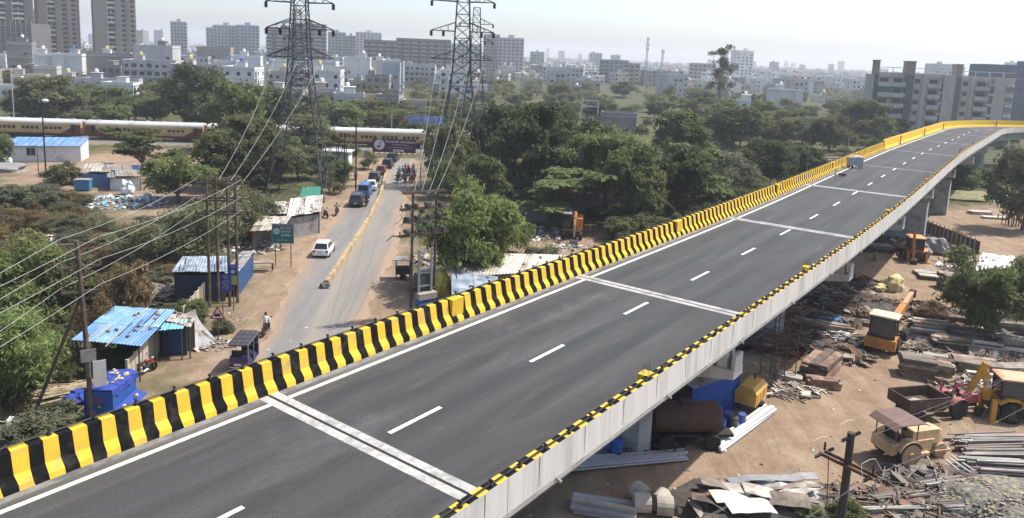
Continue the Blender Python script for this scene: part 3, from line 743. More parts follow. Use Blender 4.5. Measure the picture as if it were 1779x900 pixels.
while n_ < 210:      # undergrowth beneath the thicket and on the wasteland
    if n_ < 120: y = rng.uniform(78,170); x = rng.uniform(-0.03,0.5)*y
    else: y = rng.uniform(120,260); x = rng.uniform(0.1,0.66)*y
    X1 = np.array([x]); Y1 = np.array([y])
    if yard(X1,Y1)[0] > -1 or verge(X1,Y1)[0] > -1.5 or mid(X1,Y1)[0] > -1 or bridge_strip(X1,Y1)[0] > -2.5 or track(X1,Y1)[0] > -3 or keep_off(X1,Y1)[0] > -3: 
        if rng.random() < .02: n_ += 1
        continue
    adj = rng.choice(('dusty olive','grey green','mid green','dark'))
    put_tree(rng.choice(('thorn','low','low')), x, y, rng.uniform(1.6,4.0), rng.uniform(3.5,6.5), belt_label(adj,'bush',x,y), group='bushes of the undergrowth beyond the barrier', name='undergrowth_bush', cat='shrub', leaf={'dusty olive':'olive','grey green':'grey','mid green':'mid','dark':'dark'}[adj]); n_ += 1
field = inpoly([(-60.60,82.25),(-65.57,102.44),(-57.08,100.03),(-45.33,84.96),(-40.47,88.88),(-30.16,69.50),(-29.69,59.53),(-29.54,50.84),(-26.82,40.67),(-30.24,39.02)])
n_ = 0
while n_ < 75:       # scrub of the dry field at the left
    x = rng.uniform(-75,-20); y = rng.uniform(38,105)
    if field(np.array([x]),np.array([y]))[0] < 0.5: continue
    hh = rng.uniform(0.7,1.9); adj = rng.choice(('dry straw','dry straw','dry straw','olive','dusty green')); 
    put_tree(rng.choice(('dryb','thorn','low')) if adj != 'dry straw' else 'dryb', x, y, hh, rng.uniform(2.2,4.4), '%s %s bush %s, %s' % ('low' if hh < 1.3 else 'taller',adj,'near the strutted pole' if y < 58 else 'in the middle of the dry field' if y < 76 else 'below the rubbish tip' if y < 92 else 'below the white shed','at the picture edge' if x/y < -.58 else 'away from the edge' if x/y < -.46 else 'towards the twin poles'), group='bushes of the dry field', name='field_bush', cat='shrub', leaf={'dry straw':'dry','olive':'olive','dusty green':'grey'}[adj]); n_ += 1
def blades(n, inside, box, hmin, hmax, seed):
    r = np.random.RandomState(seed); P = np.stack([r.uniform(box[0],box[1],n*3),r.uniform(box[2],box[3],n*3),np.zeros(n*3)],1); P = P[(inside(P[:,0],P[:,1]) > 0) & (np.sin(P[:,0]*.9)*np.sin(P[:,1]*.7+1)+r.rand(len(P)) > .35)][:n]; n = len(P)
    h = r.uniform(hmin,hmax,n); a = r.uniform(0,6.28,n); w = r.uniform(.03,.07,n); lean = r.normal(size=(n,2))*.3
    s = np.stack([np.cos(a)*w,np.sin(a)*w,np.zeros(n)],1); top = P+np.stack([lean[:,0]*h,lean[:,1]*h,h],1); m = P*.45+top*.55+np.stack([np.zeros(n),np.zeros(n),h*.08],1)
    return np.stack([P-s,P+s,m+s*.7,top],1).reshape(-1,3), n
for sd, n, lf, nm, lab in ((1,26000,'dry','dry_grass','dry straw coloured grass covering the left field'),(2,14000,'olive','green_grass','green grass and weeds mixed into the left field')):
    V, n = blades(n, field, (-80,-18,30,110), .25, .85, sd); link(nm, cloud_mesh(nm, V, n, LEAF[lf]), kind='stuff', label=lab)
wl = inpoly([(2,70),(30,98),(75,150),(40,165),(-4,150),(-6,95)])
V, n = blades(12000, wl, (-8,80,68,168), .2, .7, 5); link('weeds', cloud_mesh('weeds', V, n, LEAF['olive']), kind='stuff', label='weeds under the thicket beyond the barrier')

# ================================================================ town
def plaster(name, c, c2=None, amt=0.35): return mat(name, c, 0.9, 0.07, 0.6, col2=c2 or tuple(k*0.72 for k in c), c2amt=amt, c2scale=0.25, stretch=(1,1,0.4))
W_ = dict(white=plaster('white_plaster',(0.60,0.60,0.575)), cream=plaster('cream_plaster',(0.46,0.42,0.35)), grey=plaster('bare_cement_plaster',(0.23,0.22,0.21)), dgrey=plaster('raw_concrete_frame',(0.125,0.12,0.12)),
          lilac=plaster('pale_lilac_plaster',(0.40,0.37,0.39)), pink=plaster('faded_pink_plaster',(0.50,0.38,0.32)), blue=plaster('pale_blue_plaster',(0.32,0.38,0.42)), lgrey=plaster('light_grey_plaster',(0.43,0.425,0.41)), bluegrey=plaster('blue_grey_panel',(0.13,0.165,0.20)), tan=plaster('tan_plaster',(0.30,0.265,0.22)))
m_win = glass('dark_window', (0.03,0.035,0.042), 0.25)
m_void = mat('unlit_opening', (0.035,0.033,0.032), 0.95, 0.2)
m_tank = mat('white_water_tank', (0.72,0.72,0.70), 0.5, 0.05); m_tanky = mat('yellow_water_tank', (0.55,0.50,0.16), 0.5, 0.08); m_tankb = mat('blue_water_tank', (0.05,0.12,0.36), 0.5, 0.08)
m_green = mat('green_safety_net', (0.05,0.15,0.10), 0.9, 0.2, 2)
m_roofd = mat('weathered_roof_slab', (0.28,0.265,0.245), 0.95, 0.2, 0.5, col2=(0.17,0.16,0.15), c2amt=0.5, c2scale=0.3)
def tank_mb(r=0.65, h=1.3):
    mb = MB(); mb.lathe([(r*0.96,0),(r,0.05),(r,h*0.3),(r*1.04,h*0.33),(r,h*0.36),(r,h*0.62),(r*1.04,h*0.65),(r,h*0.68),(r,h*0.8),(r*0.6,h*0.95),(r*0.25,h),(r*0.25,h*1.06),(0,h*1.07)],n=12); return mb
TANKM = {k: tank_mb().mesh('water_tank', m_, True) for k, m_ in (('w',m_tank),('y',m_tanky),('b',m_tankb))}
# one window: frame, pane, hood
def win_mesh(w, h, name='window'):
    mb = MB(); mb.bb(-w/2,w/2,-0.05,0.02,0,h,1)
    for a in (-w/2,-0.03,w/2-0.06): mb.bb(a,a+0.06,-0.075,-0.05,0.0,h,0)
    mb.bb(-w/2,w/2,-0.08,-0.051,h-0.07,h,0); mb.bb(-w/2-0.08,w/2+0.08,-0.14,0.0,-0.1,-0.005,0); mb.bb(-w/2-0.12,w/2+0.12,-0.5,0.0,h+0.12,h+0.2,2)
    return mb.mesh(name, [W_['lgrey'], m_win, W_['lgrey']])
WM = win_mesh(1.4,1.3); WMB = win_mesh(2.2,1.5)
def house_body(w, d, nf, fh, top='parapet', seed=0, balc=0.3):
    """storeys with slab lines, parapet, stair head and recessed balconies; returns wall builder and the joined window builder."""
    r = random.Random(seed); wb = MB(); win = MB(); H_ = nf*fh
    wb.bb(-w/2,w/2,0,d,0,H_,0)
    for k in range(1,nf+1): wb.bb(-w/2-0.12,w/2+0.12,-0.12,d+0.12,k*fh-0.16,k*fh-0.0,1)
    p = 0.95
    for a in ((-w/2,w/2,0,0.18),(-w/2,w/2,d-0.18,d),(-w/2,-w/2+0.18,0.18,d-0.18),(w/2-0.18,w/2,0.18,d-0.18)): wb.bb(*a,H_,H_+p*r.uniform(0.8,1.1),0)
    sx = r.uniform(-w/2+2,w/2-2) if w > 6 else 0
    wb.bb(sx-1.5,sx+1.5,d*0.35,d*0.35+3,H_,H_+2.5,0); wb.bb(sx-1.7,sx+1.7,d*0.35-.2,d*0.35+3.2,H_+2.5,H_+2.65,1)
    def face(L, put):
        n = max(1,int(L/2.8)); 
        for k in range(nf):
            for i in range(n):
                u = (i+0.5)/n*L-L/2; t = r.random()
                if t < 0.16: continue
                ww, hh = (1.9,2.2) if t > 1-balc else (1.2,1.25)
                put(u, k*fh+(0.25 if hh > 2 else 0.95), ww, hh)
    def fr(u,z,ww,hh):
        win.bb(u-ww/2,u+ww/2,-0.03,0.05,z,z+hh); 
        if hh > 2: wb.bb(u-ww/2-0.4,u+ww/2+0.4,-1.0,-0.005,z-0.3,z-0.17,1); wb.bb(u-ww/2-0.4,u+ww/2+0.4,-1.0,-0.9,z-0.169,z+0.7,0)
        else: wb.bb(u-ww/2-0.1,u+ww/2+0.1,-0.45,-0.005,z+hh+0.1,z+hh+0.18,1)
    face(w, fr)
    face(d, lambda u,z,ww,hh: win.bb(w/2-0.05,w/2+0.03,d/2+u-ww/2,d/2+u+ww/2,z,z+min(hh,1.3)))
    face(d, lambda u,z,ww,hh: win.bb(-w/2-0.03,-w/2+0.05,d/2+u-ww/2,d/2+u+ww/2,z,z+min(hh,1.3)))
    return wb, win, H_, sx
# ---- anonymous far houses: ten kinds, many copies
PROTO = []
for i, (w, d, nf, c) in enumerate([(9,10,2,'white'),(11,9,2,'cream'),(8,11,3,'white'),(14,10,2,'lgrey'),(10,10,3,'grey'),(16,11,1,'white'),(12,12,3,'cream'),(9,9,1,'grey'),(20,12,4,'lgrey'),(13,11,4,'white'),(10,9,2,'blue'),(12,9,2,'tan')]):
    wb, win, H_, sx = house_body(w,d,nf,3.1,seed=i+5)
    wb.bb(-w/2+0.2,w/2-0.2,0.2,d-0.2,H_-0.02,H_+0.04,2)
    PROTO.append((wb.mesh('wall',[W_[c],W_['lgrey'],m_roofd]), win.mesh('window_rows',m_win), H_, w, d, c, sx))
CW = dict(white='white',cream='cream',grey='cement grey',lgrey='light grey',blue='pale blue',tan='tan')
taken = []
def far_house(x, y, rz, k):
    wm, vm, H_, w, d, c, sx = PROTO[k]
    o = thing('town_house', '%s house, %s, distant town, %s row %s' % (CW[c],('one storey','two storeys','three storeys','four storeys')[min(3,round(H_/3.1)-1)],'nearer' if y < 480 else 'middle' if y < 750 else 'farthest',where(x,y)), 'house', (x,y,0), rz, 'far %s town houses' % CW[c])
    link('wall', wm, o); link('window_rows', vm, o, kind='stuff')
    if rng.random() < 0.7: link('water_tank', TANKM[rng.choice('wwwyb')], o, (sx+rng.uniform(-.7,.7), d*0.35+1.5, H_+2.65))
    taken.append((x,y,w))
i = 0; tries = 0
while i < 320 and tries < 8000:
    tries += 1
    u = rng.uniform(-0.72,0.72); y = (252 if u < -0.1 else 340)+rng.random()**1.5*900; x = u*y
    if u > 0 and y < 390+u*120: continue
    if -0.25 < u < 0.0 and y < 330: continue
    if any((x-a)**2+(y-b)**2 < (0.55*(s+12))**2 for a, b, s in taken): continue
    far_house(x, y, rng.choice((0.1,0.1,0.35,-0.2,0.1+math.pi/2))+rng.uniform(-.08,.08), rng.randrange(len(PROTO))); i += 1
# the rest of the town out to the horizon reads as one mass
mb = MB(); mw = MB()
for k in range(2600):
    u = rng.uniform(-0.78,0.78); y = (1100 if u < 0 else 620)+rng.random()**1.4*2900; x = u*y; w = rng.uniform(8,24); d = rng.uniform(8,16); h = rng.choice((3.2,6.4,6.4,9.5,9.5,12.5)); 
    if rng.random() < 0.025: h = rng.uniform(20,42); w = rng.uniform(12,20)
    rz = rng.uniform(-.4,.4); mb.box((x,y,h/2),(w,d,h),rng.choice((0,0,0,1,1,2,3)),rz)
    mb.box((x+rng.uniform(-.25,.25)*w,y,h+1.1),(3,3,2.2),rng.choice((0,1,2)),rz)
    q = Matrix.Rotation(rz,3,'Z'); n = max(2,int(w/4))
    for f_ in range(int(h/3.1)):
        for a in range(n):
            if rng.random() < 0.75:
                p = q @ Vector(((a+0.5)/n*w-w/2,-d/2-0.03,0)); mw.box((x+p.x,y+p.y,f_*3.1+1.6),(w/n*0.45,0.1,1.3),0,rz)
o = mb.build('distant_town', [W_['white'],W_['lgrey'],W_['cream'],W_['grey']], kind='stuff', label='pale mass of the distant town along the horizon'); mw.build('window_rows', m_win, o, kind='stuff')
# trees between the far houses, one mass
V = []; 
for k in range(900):
    if k < 420: y = rng.uniform(330,1100); u = rng.uniform(-0.72,0.75)
    else: y = rng.uniform(1000,3600); u = rng.uniform(-0.78,0.8)
    h = rng.uniform(4,9.5)*(1.2 if y > 1000 else 1); w = h*rng.uniform(0.9,2.2); n_ = 260 if y < 1100 else 70
    L_ = [((u*y+rng.uniform(-.35,.35)*w, y+rng.uniform(-.3,.3)*w, h*rng.uniform(0.25,0.75)),(w*0.3,w*0.3,h*0.26)) for _ in range(5)]
    v, n = leaf_cloud(L_, n_, 1.0 if y < 1100 else 2.3, 1.3, seed=k, freq=1.1); V.append(v)
V = np.concatenate(V); cloud = cloud_mesh('distant_trees', V, len(V)//4, LEAF['olive'])
link('distant_trees', cloud, kind='stuff', label='hazy mass of trees among the distant houses')

# ---- tall unfinished towers at the left
def tower(label, x, y, w, h, cols, d=20, rz=0.0, fh=3.05, name='unfinished_tower', wall='dgrey', podium=0):
    rz = -0.92*math.atan2(x,y); o = thing(name, label, 'tower', (x,y,0), rz); nf = int(h/fh)
    wb = MB(); vo = MB(); sl = MB(); x0 = -w/2; tot = sum(c[1] for c in cols)
    wb.bb(-w/2,w/2,1.6,d,0,nf*fh,0)
    for kind, cw in cols:
        x1 = x0+w*cw/tot
        if kind == 'solid': wb.bb(x0,x1,0.0,1.6,0,nf*fh,1)
        elif kind == 'dark': wb.bb(x0+0.1,x1,0.9,1.6,0,nf*fh,0)
        else:
            for k in range(nf):
                z = k*fh
                if kind == 'open':
                    sl.bb(x0,x1,0.1,1.6,z-0.16,z+0.16); sl.bb(x0+0.05,x0+0.4,0.3,0.7,z+0.16,z+fh-0.16)
                    vo.bb(x0+0.05,x1-0.05,1.45,1.58,z+0.2,z+fh-0.2)
                    if (k*7+int(x)) % 3: sl.bb(x0+0.3,x1-0.3,0.15,0.25,z+0.16,z+1.0)
                    if rng.random() < 0.6: sl.bb((x0+x1)/2-0.4,(x0+x1)/2+0.5,1.38,1.44,z+0.4,z+rng.uniform(1.2,2.4))
                else:
                    wb.bb(x0,x1,0.25,1.6,z,z+0.95,2); wb.bb(x0,x1,0.25,1.6,z+fh-0.45,z+fh,2); q = (x1-x0)*0.2
                    wb.bb(x0,x0+q,0.25,1.6,z+0.95,z+fh-0.45,2); wb.bb(x1-q,x1,0.25,1.6,z+0.95,z+fh-0.45,2)
                    vo.bb(x0+q,x1-q,1.4,1.58,z+0.95,z+fh-0.45)
        x0 = x1
    for k in range(1,nf): sl.bb(-w/2-0.15,w/2+0.15,1.55,d+0.15,k*fh-0.12,k*fh+0.1)
    for k in range(nf):
        for i in range(4): vo.bb(w/2-0.04,w/2+0.04,2.5+i*(d-3)/4,2.5+i*(d-3)/4+1.6,k*fh+1,k*fh+2.4)
    wb.build('wall', [W_['dgrey'],plaster('brown_grey_concrete',(0.185,0.165,0.145)),plaster('dull_tan_concrete',(0.225,0.195,0.165))], o); vo.build('opening_rows', m_void, o, kind='stuff'); sl.build('floor_slabs', W_['lgrey'], o, kind='stuff')
    wb = MB(); wb.bb(-w*0.2,w*0.2,4,d-4,nf*fh,nf*fh+3.2); wb.build('lift_room', W_['grey'], o)
    return o
tower('dark unfinished tower with scaffolded floors at the left picture edge', -315.67,478.76,25.24,64.17, [('dark',2),('open',3),('dark',1.5),('open',3),('dark',2)], d=22)
tower('unfinished concrete tower standing between two others', -303.99,509.51,25.32,68.16, [('dark',1),('solid',2.4),('open',2.4),('solid',1.4),('window',2),('solid',.7),('window',2),('dark',.6)])
tower('rightmost of the three unfinished concrete towers', -255.87,489.01,24.68,67.74, [('dark',.5),('solid',3.4),('open',2),('solid',1.3),('window',1.6),('solid',.7),('window',1.6)])
po = thing('scaffolded_podium', 'dark scaffolded block at the foot of the left unfinished tower', 'building', (0,0,0))
x, y, w, h = -294.47,448.00,24.31,27.73; po.location = (x,y,0); mb = MB(); mb.bb(-w/2,w/2,0,18,0,h); mb.build('wall', W_['dgrey'], po); mb = MB()
for i in range(9): mb.bb(-w/2+i*w/8-0.08,-w/2+i*w/8+0.08,-0.5,-0.35,0,h+2)
for k in range(8): mb.bb(-w/2,w/2,-0.52,-0.4,k*h/7.5,k*h/7.5+0.12)
mb.build('scaffold', W_['lgrey'], po)
x, y, w, h = -356.87,570.99,12.03,37.02; tower('pale tower half hidden between the unfinished towers', x,y,w,h,[('window',1),('solid',.4),('window',1)],d=14,name='distant_tower')
# finished and unfinished blocks along the skyline
def block(label, x, y, w, h, wall, ncol, d=14, rz=0.0, fh=3.2, crown=True, strips=True, wide=False, name='apartment_block'):
    rz = -0.8*math.atan2(x,y); o = thing(name, label, 'building', (x,y,0), rz); nf = max(2,round(h/fh)); fh = h/nf; wb = MB(); win = MB(); sl = MB()
    wb.bb(-w/2,w/2,0,d,0,h,0)
    for k in range(nf):
        for i in range(ncol):
            u = (i+0.5)/ncol*w-w/2; ww = w/ncol*(0.82 if wide else 0.5)
            win.bb(u-ww/2,u+ww/2,-0.06,0.1,k*fh+0.9,k*fh+fh-0.7)
            if strips and i % 2 == 0: sl.bb(u-ww/2-0.3,u+ww/2+0.3,-1.1,0,k*fh+0.0,k*fh+0.14); sl.bb(u-ww/2-0.3,u+ww/2+0.3,-1.1,-1.0,k*fh+0.14,k*fh+0.95)
        for i in range(3): v = (i+0.5)/3*d; win.bb(w/2-0.1,w/2+0.06,v-0.8,v+0.8,k*fh+0.9,k*fh+fh-0.9)
        sl.bb(-w/2-0.1,w/2+0.1,-0.1,0.02,(k+1)*fh-0.15,(k+1)*fh)
    wb.bb(-w/2,w/2,0,0.2,h,h+1.0); wb.bb(-w/2,w/2,d-0.2,d,h,h+1.0); wb.bb(w/2-.2,w/2,0.2,d-.2,h,h+1); wb.bb(-w/2,-w/2+.2,0.2,d-.2,h,h+1)
    wb.build('wall', W_[wall], o); win.build('window_rows', m_win, o, kind='stuff'); sl.build('balcony_rows', W_['lgrey'], o, kind='stuff')
    if crown:
        mb = MB(); mb.bb(-w*0.12,w*0.1,d*0.3,d*0.7,h,h+3.2); mb.bb(-w*0.15,w*0.13,d*0.27,d*0.73,h+3.2,h+3.5); mb.build('lift_room', W_[wall], o)
    return o
block('slim pale blue-grey office tower on the skyline', -340.95,775.83,15.15,38.96, 'blue', 5)
block('left half of the pale twin apartment blocks on the skyline', -329.82,837.25,15.72,35.57, 'blue', 4)
block('middle grey apartment slab of the skyline group', -293.41,775.83,22.73,37.36, 'lgrey', 7)
block('right pale slab of the twin apartment blocks on the skyline', -271.54,775.83,22.15,38.24, 'blue', 6)
block('dark unfinished block with open floors behind the nearer pylon', -197.14,652.95,29.45,33.91, 'dgrey', 7, wide=True, name='unfinished_block')
block('taller unfinished wing right of the dark block behind the pylon', -182.04,673.43,29.36,39.20, 'grey', 6, wide=True, name='unfinished_block')
block('grey blue slab right of the nearer pylon', -196.11,837.25,18.86,35.89, 'blue', 5)
block('small brown block between skyline slabs', -176.58,816.78,11.04,32.44, 'tan', 3)
block('pale cluster block on the skyline centre left', -177.31,919.12,30.36,38.80, 'white', 7)
block('long low unfinished block with open floors left part', -111.95,632.46,27.58,27.17, 'dgrey', 9, wide=True, crown=False, name='unfinished_block')
block('long low unfinished block hung with a green net', -79.23,652.95,46.14,29.79, 'dgrey', 13, wide=True, crown=False, name='unfinished_block')
block('beige tower behind the farther pylon', -24.57,734.88,15.46,37.82, 'tan', 5)
block('tallest pale apartment tower right of the farther pylon', -5.60,714.40,23.62,34.88, 'lgrey', 6)
block('stepped pale block beside the tallest tower', -50.20,714.40,35.43,27.73, 'white', 9)
block('dark flat hall among the houses right of centre', 82.89,652.95,24.54,18.59, 'bluegrey', 6, d=20, crown=False, strips=False)
block('grey square block below the telecom mast', 92.05,611.97,12.89,16.58, 'grey', 3, crown=False)
block('brown block of flats left of the eucalyptus', 158.06,652.95,21.60,18.65, 'tan', 6, crown=False)
# telecom masts
def mast(label, x, y, w, h, n=3):
    o = thing('telecom_mast', label, 'mast', (x,y,0)); mb = MB(); a = 0.9
    for sx, sy in ((-1,-1),(1,-1),(1,1),(-1,1)): mb.bar((sx*a,sy*a,0),(sx*a*0.4,sy*a*0.4,h),0.22)
    k = 0; z = 0
    while z < h-2:
        t = 1-0.6*z/h; t2 = 1-0.6*(z+2.5)/h; mb.bar((-a*t,-a*t,z),(a*t2,-a*t2,z+2.5),0.12); mb.bar((a*t,-a*t,z),(-a*t2,-a*t2,z+2.5),0.12); z += 2.5
    mb.build('lattice', W_['lgrey'], o)
    for k in range(n):
        mb = MB(); 
        for j in range(3): mb.box((1.0*math.cos(j*2.1),1.0*math.sin(j*2.1),h-1.5-k*3.6),(0.4,0.35,2.2))
        mb.build('antenna', W_['white'], o)
mast('tall lattice telecom mast on the skyline right of centre', 96.30,570.99,5.16,37.09, 3)
mast('short single antenna pole right of the tall mast', 104.09,550.50,4.14,28.69, 1)
mast('thin mast on the hazy skyline left of the tall one', 32.77,816.78,2.45,28.54, 1)

# ---- houses near enough to show their windows one by one
def near_house(label, x, y, w, h, wall, wins, d=10, rz=0.0, nf=2, trim='lgrey', par=0.9, extra=None, name='house'):
    rz = rz-0.6*math.atan2(x,y); o = thing(name, label, 'house', (x,y,0), rz); mb = MB(); mb.bb(-w/2,w/2,0,d,0,h,0)
    for k in range(1,nf+1): mb.bb(-w/2-0.15,w/2+0.15,-0.15,d+0.15,h*k/nf-0.18,h*k/nf-0.003,1)
    for a in ((-w/2,w/2,0,0.2),(-w/2,w/2,d-0.2,d),(-w/2,-w/2+0.2,0.2,d-0.2),(w/2-0.2,w/2,0.2,d-0.2)): mb.bb(*a,h,h+par,0)
    mb.bb(-w/2+.2,w/2-.2,.2,d-.2,h-0.02,h+0.05,2)
    mb.build('wall', [W_[wall],W_[trim],m_roofd], o)
    for u, z, big in wins: link('window', WMB if big else WM, o, (u*w, 0, z))
    q = random.Random(int(x*7)); nc = int(w/3.4)
    for k in range(nf):
        for i in range(nc):
            uu = (i+.5)/nc*w-w/2; zz = h*k/nf+1.0
            if q.random() < .5 and all(abs(uu-a*w) > 2.2 or abs(zz-b_) > 2.0 for a, b_, _ in wins) and zz+1.6 < h: link('window', WM, o, (uu,0,zz))
    for z in (1.1,4.2):
        if z+2 < h: link('window', WM, o, (w/2, d*0.3, z), math.pi/2); link('window', WM, o, (w/2, d*0.7, z), math.pi/2)
    if extra: extra(o, w, d, h)
    return o
def ex_stair(px_, tank='w', mt='white'):
    def f(o, w, d, h):
        mb = MB(); mb.bb(px_*w-1.6,px_*w+1.6,2,6,h,h+2.6); mb.bb(px_*w-1.9,px_*w+1.9,1.7,6.3,h+2.6,h+2.76); mb.build('stair_head', W_[mt], o)
        link('water_tank', TANKM[tank], o, (px_*w+rng.uniform(-.6,.6), 4, h+2.76))
    return f
near_house('grey unfinished house at the left with open upper floor', -217.39,335.21,9.62,17.18, 'grey', [(-.25,1,1),(.2,4.2,1),(-.25,4.2,0)], 10, 0.05, 3, extra=ex_stair(0.1,'w','grey'))
near_house('white house with blue tank below the unfinished towers', -199.97,324.95,8.35,12.83, 'white', [(-.1,4.3,1),(.2,1.2,1)], 11, 0.05, 2, extra=ex_stair(-0.2,'w'))
near_house('blank white side wall of the house beside the blue tank', -189.31,322.90,10.98,13.26, 'white', [(.3,4.6,0)], 12, 0.0, 2, extra=ex_stair(0.2,'b'))
near_house('blank cement walled house with yellow tank on its roof', -178.36,335.21,22.80,13.68, 'grey', [(-.42,5.5,1)], 12, 0.03, 2, par=1.0, extra=ex_stair(-0.05,'y','white'))
near_house('tall grey three storey house with vertical slit windows', -153.03,322.90,15.62,18.13, 'lgrey', [(-.38,1.5,0),(-.38,4.6,0),(-.38,7.8,0),(.1,6.5,1),(.3,4,0),(.42,7,0)], 13, -0.1, 3, extra=ex_stair(0.2,'w','grey'))
near_house('yellowish low house at the far left above the train', -181.37,294.18,8.01,8.74, 'cream', [(-.2,1.2,0),(.3,1.2,0)], 8, 0.0, 1)
near_house('pale long house with a row of windows behind the train', -140.64,265.46,17.30,6.47, 'lilac', [(-.3,1.4,1),(-.1,1.4,0),(.12,1.4,1),(.34,1.4,1)], 9, 0.02, 2, extra=ex_stair(-0.3,'w','lilac'))
near_house('white house right of the dark tree with blue trim', -127.66,335.21,9.62,12.67, 'white', [(-.2,1.3,1),(.2,4,1)], 10, 0.0, 2, extra=ex_stair(0.1,'b','blue'))
near_house('grey house right of the dark tree on the skyline', -168.65,427.50,17.73,17.75, 'tan', [(-.3,5,1),(0,5,1),(.3,5,1),(-.3,8,1),(0,8,1),(.3,8,1)], 12, 0.0, 3)
near_house('white house with twin roof tanks left of the nearer pylon', -125.36,355.72,12.63,14.68, 'white', [(-.2,4,1),(.25,4,0),(.1,1.2,1)], 10, 0.0, 2, extra=ex_stair(-0.1,'w'))
near_house('broad white warehouse wall behind the nearer pylon', -93.69,335.21,28.87,14.02, 'white', [(.4,4.5,0)], 14, -0.05, 2)
near_house('white stepped house right of the nearer pylon', -76.01,365.98,12.16,16.05, 'white', [(-.2,4.2,1),(.2,1.2,0),(.35,4.2,0)], 12, 0.0, 2, extra=ex_stair(0.2,'w'))
near_house('white house row end right of the stepped house', -63.94,376.23,17.04,14.76, 'lgrey', [(-.3,1.2,1),(0,4,1),(.3,4,0),(.2,1.2,1)], 10, 0.0, 2, extra=ex_stair(-0.2,'w'))
near_house('pale blue house among the white ones left of centre', -56.34,345.47,7.83,14.36, 'blue', [(-.25,1.3,1),(.25,1.3,1),(0,4.1,1)], 8, 0.0, 2)
near_house('lilac house with a yellow pitched stair head', -58.49,234.68,7.12,7.62, 'lilac', [(-.1,1.3,0),(.35,1.3,1)], 9, 0.1, 2, extra=ex_stair(-0.2,'w','cream'))
near_house('grey house with white dome-shaped roof tank', -49.84,228.52,9.02,6.88, 'lgrey', [(-.25,1.5,1),(.2,1.5,1)], 9, 0.05, 2, extra=ex_stair(0.0,'w'))
near_house('faded pink house wall beside the grey house', -45.12,234.68,4.99,6.38, 'pink', [(-.1,2.2,0)], 9, 0.0, 2)
near_house('plain grey house with one dark window right of the pink wall', -38.03,226.47,6.88,7.12, 'grey', [(-.1,2.6,1)], 9, -0.12, 2)
near_house('low brick-red walled compound behind the farther pylon', -28.76,240.83,13.15,4.86, 'pink', [(-.3,1.2,0),(0,1.2,0),(.3,1.2,0)], 8, 0, 1)
near_house('white domed temple-like house in the trees right of the eucalyptus', 91.43,304.44,5.07,6.10, 'white', [(0,1.4,0)], 7, 0.0, 2, extra=ex_stair(0.2,'w'))
near_house('white bungalow row left of the apartment block', 119.24,335.21,13.68,9.87, 'white', [(-.3,1.2,1),(.1,1.2,1)], 9, 0.1, 1, extra=ex_stair(-0.2,'w'))
near_house('grey shed beside the thicket below the gantry frame', 29.69,214.16,9.44,5.30, 'grey', [(-.3,1.0,0),(.2,1.0,0)], 8, 0.05, 1)
# ---- six storey apartment block at the right, its windows one by one
def apartments(label, x, y, w, h, rz, bays, d=15):
    o = thing('apartment_block', label, 'building', (x,y,0), rz); nf = 6; fh = h/nf; tot = sum(b[1] for b in bays); x0 = -w/2
    wl = MB(); wl.bb(-w/2,w/2,0.9,d,0,h,0)
    for kind, bw in bays:
        x1 = x0+w*bw/tot; c = (x0+x1)/2; ww = x1-x0
        if kind == 'wall': wl.bb(x0,x1,0.0,0.9,0,h+0.6,0)
        elif kind == 'tower': wl.bb(x0,x1,-0.4,0.9,0,h+0.2,1); wl.bb(x0-0.2,x1+0.2,0.2,4.5,h,h+4.2,2); wl.bb(x0-0.4,x1+0.4,0,4.7,h+4.2,h+4.5,2)
        elif kind == 'win':
            wl.bb(x0,x1,0.4,0.9,0,h+0.2,0)
            for k in range(nf): link('window', WM, o, (c,0.4,k*fh+1.0))
        elif kind == 'balc':
            for k in range(nf):
                mb = MB(); mb.bb(x0+0.05,x1-0.05,-0.9,0.88,k*fh-0.1,k*fh+0.1,0); mb.bb(x0+0.05,x1-0.05,-0.9,-0.78,k*fh+0.1,k*fh+1.05,0)
                mb.bb(x0+0.05,x1-0.05,-0.9,-0.2,k*fh+fh-0.35,k*fh+fh-0.12,0)
                bo = mb.build('balcony', W_['lgrey'], o); mb = MB(); mb.bb(x0+ww*.2,x1-ww*.2,0.8,0.87,k*fh+0.1,k*fh+2.3); mb.build('balcony_door', m_win, bo)
                if k in (0,4) and kind == 'balc' and x0 < -w*0.3: mb = MB(); mb.bb(x0+0.2,x1-0.2,-0.86,-0.80,k*fh+1.06,k*fh+fh-0.4); mb.build('green_screen', m_green, bo)
        elif kind == 'slot':
            for k in range(nf):
                wl.bb(x0,x1,0.5,0.9,k*fh-0.2,k*fh+0.9,2)
                for e in (0.3,0.7): mb = MB(); mb.box((lerp(x0,x1,e),0.25,k*fh+1.6),(0.9,0.5,0.7)); mb.build('air_conditioner', W_['white'], o)
        x0 = x1
    for a in range(5): wl.bb(-w/2+a*w/5+0.5,-w/2+a*w/5+0.7,1,1.2,h,h+2.2,3)
    wl.bb(-w/2,w/2,1,1.15,h+2.2,h+2.4,3); wl.bb(-w/2,w/2,0.9,1.1,h,h+0.8,0)
    wl.build('wall', [plaster('warm_grey_plaster',(0.46,0.415,0.36)),plaster('dark_slate_plaster',(0.12,0.14,0.15)),plaster('brown_grey_plaster',(0.28,0.24,0.205)),W_['white']], o); return o
x, y, w, h = 123.89,238.78,23.01,19.60
apartments('left wing of the grey six storey apartment block beyond the flyover', x,y,w,h,-0.25,[('tower',.4),('balc',1.6),('balc',1.6),('tower',.9),('win',1),('wall',.6),('balc',1.5),('slot',.3),('wall',1.3)])
x, y, w, h = 146.90,242.89,19.90,19.30
apartments('right wing of the grey six storey apartment block beyond the flyover', x,y,w,h,-0.25,[('slot',1.0),('tower',.6),('win',1.1),('wall',.4),('balc',1.5),('slot',.5),('wall',1.2),('slot',1.0)])
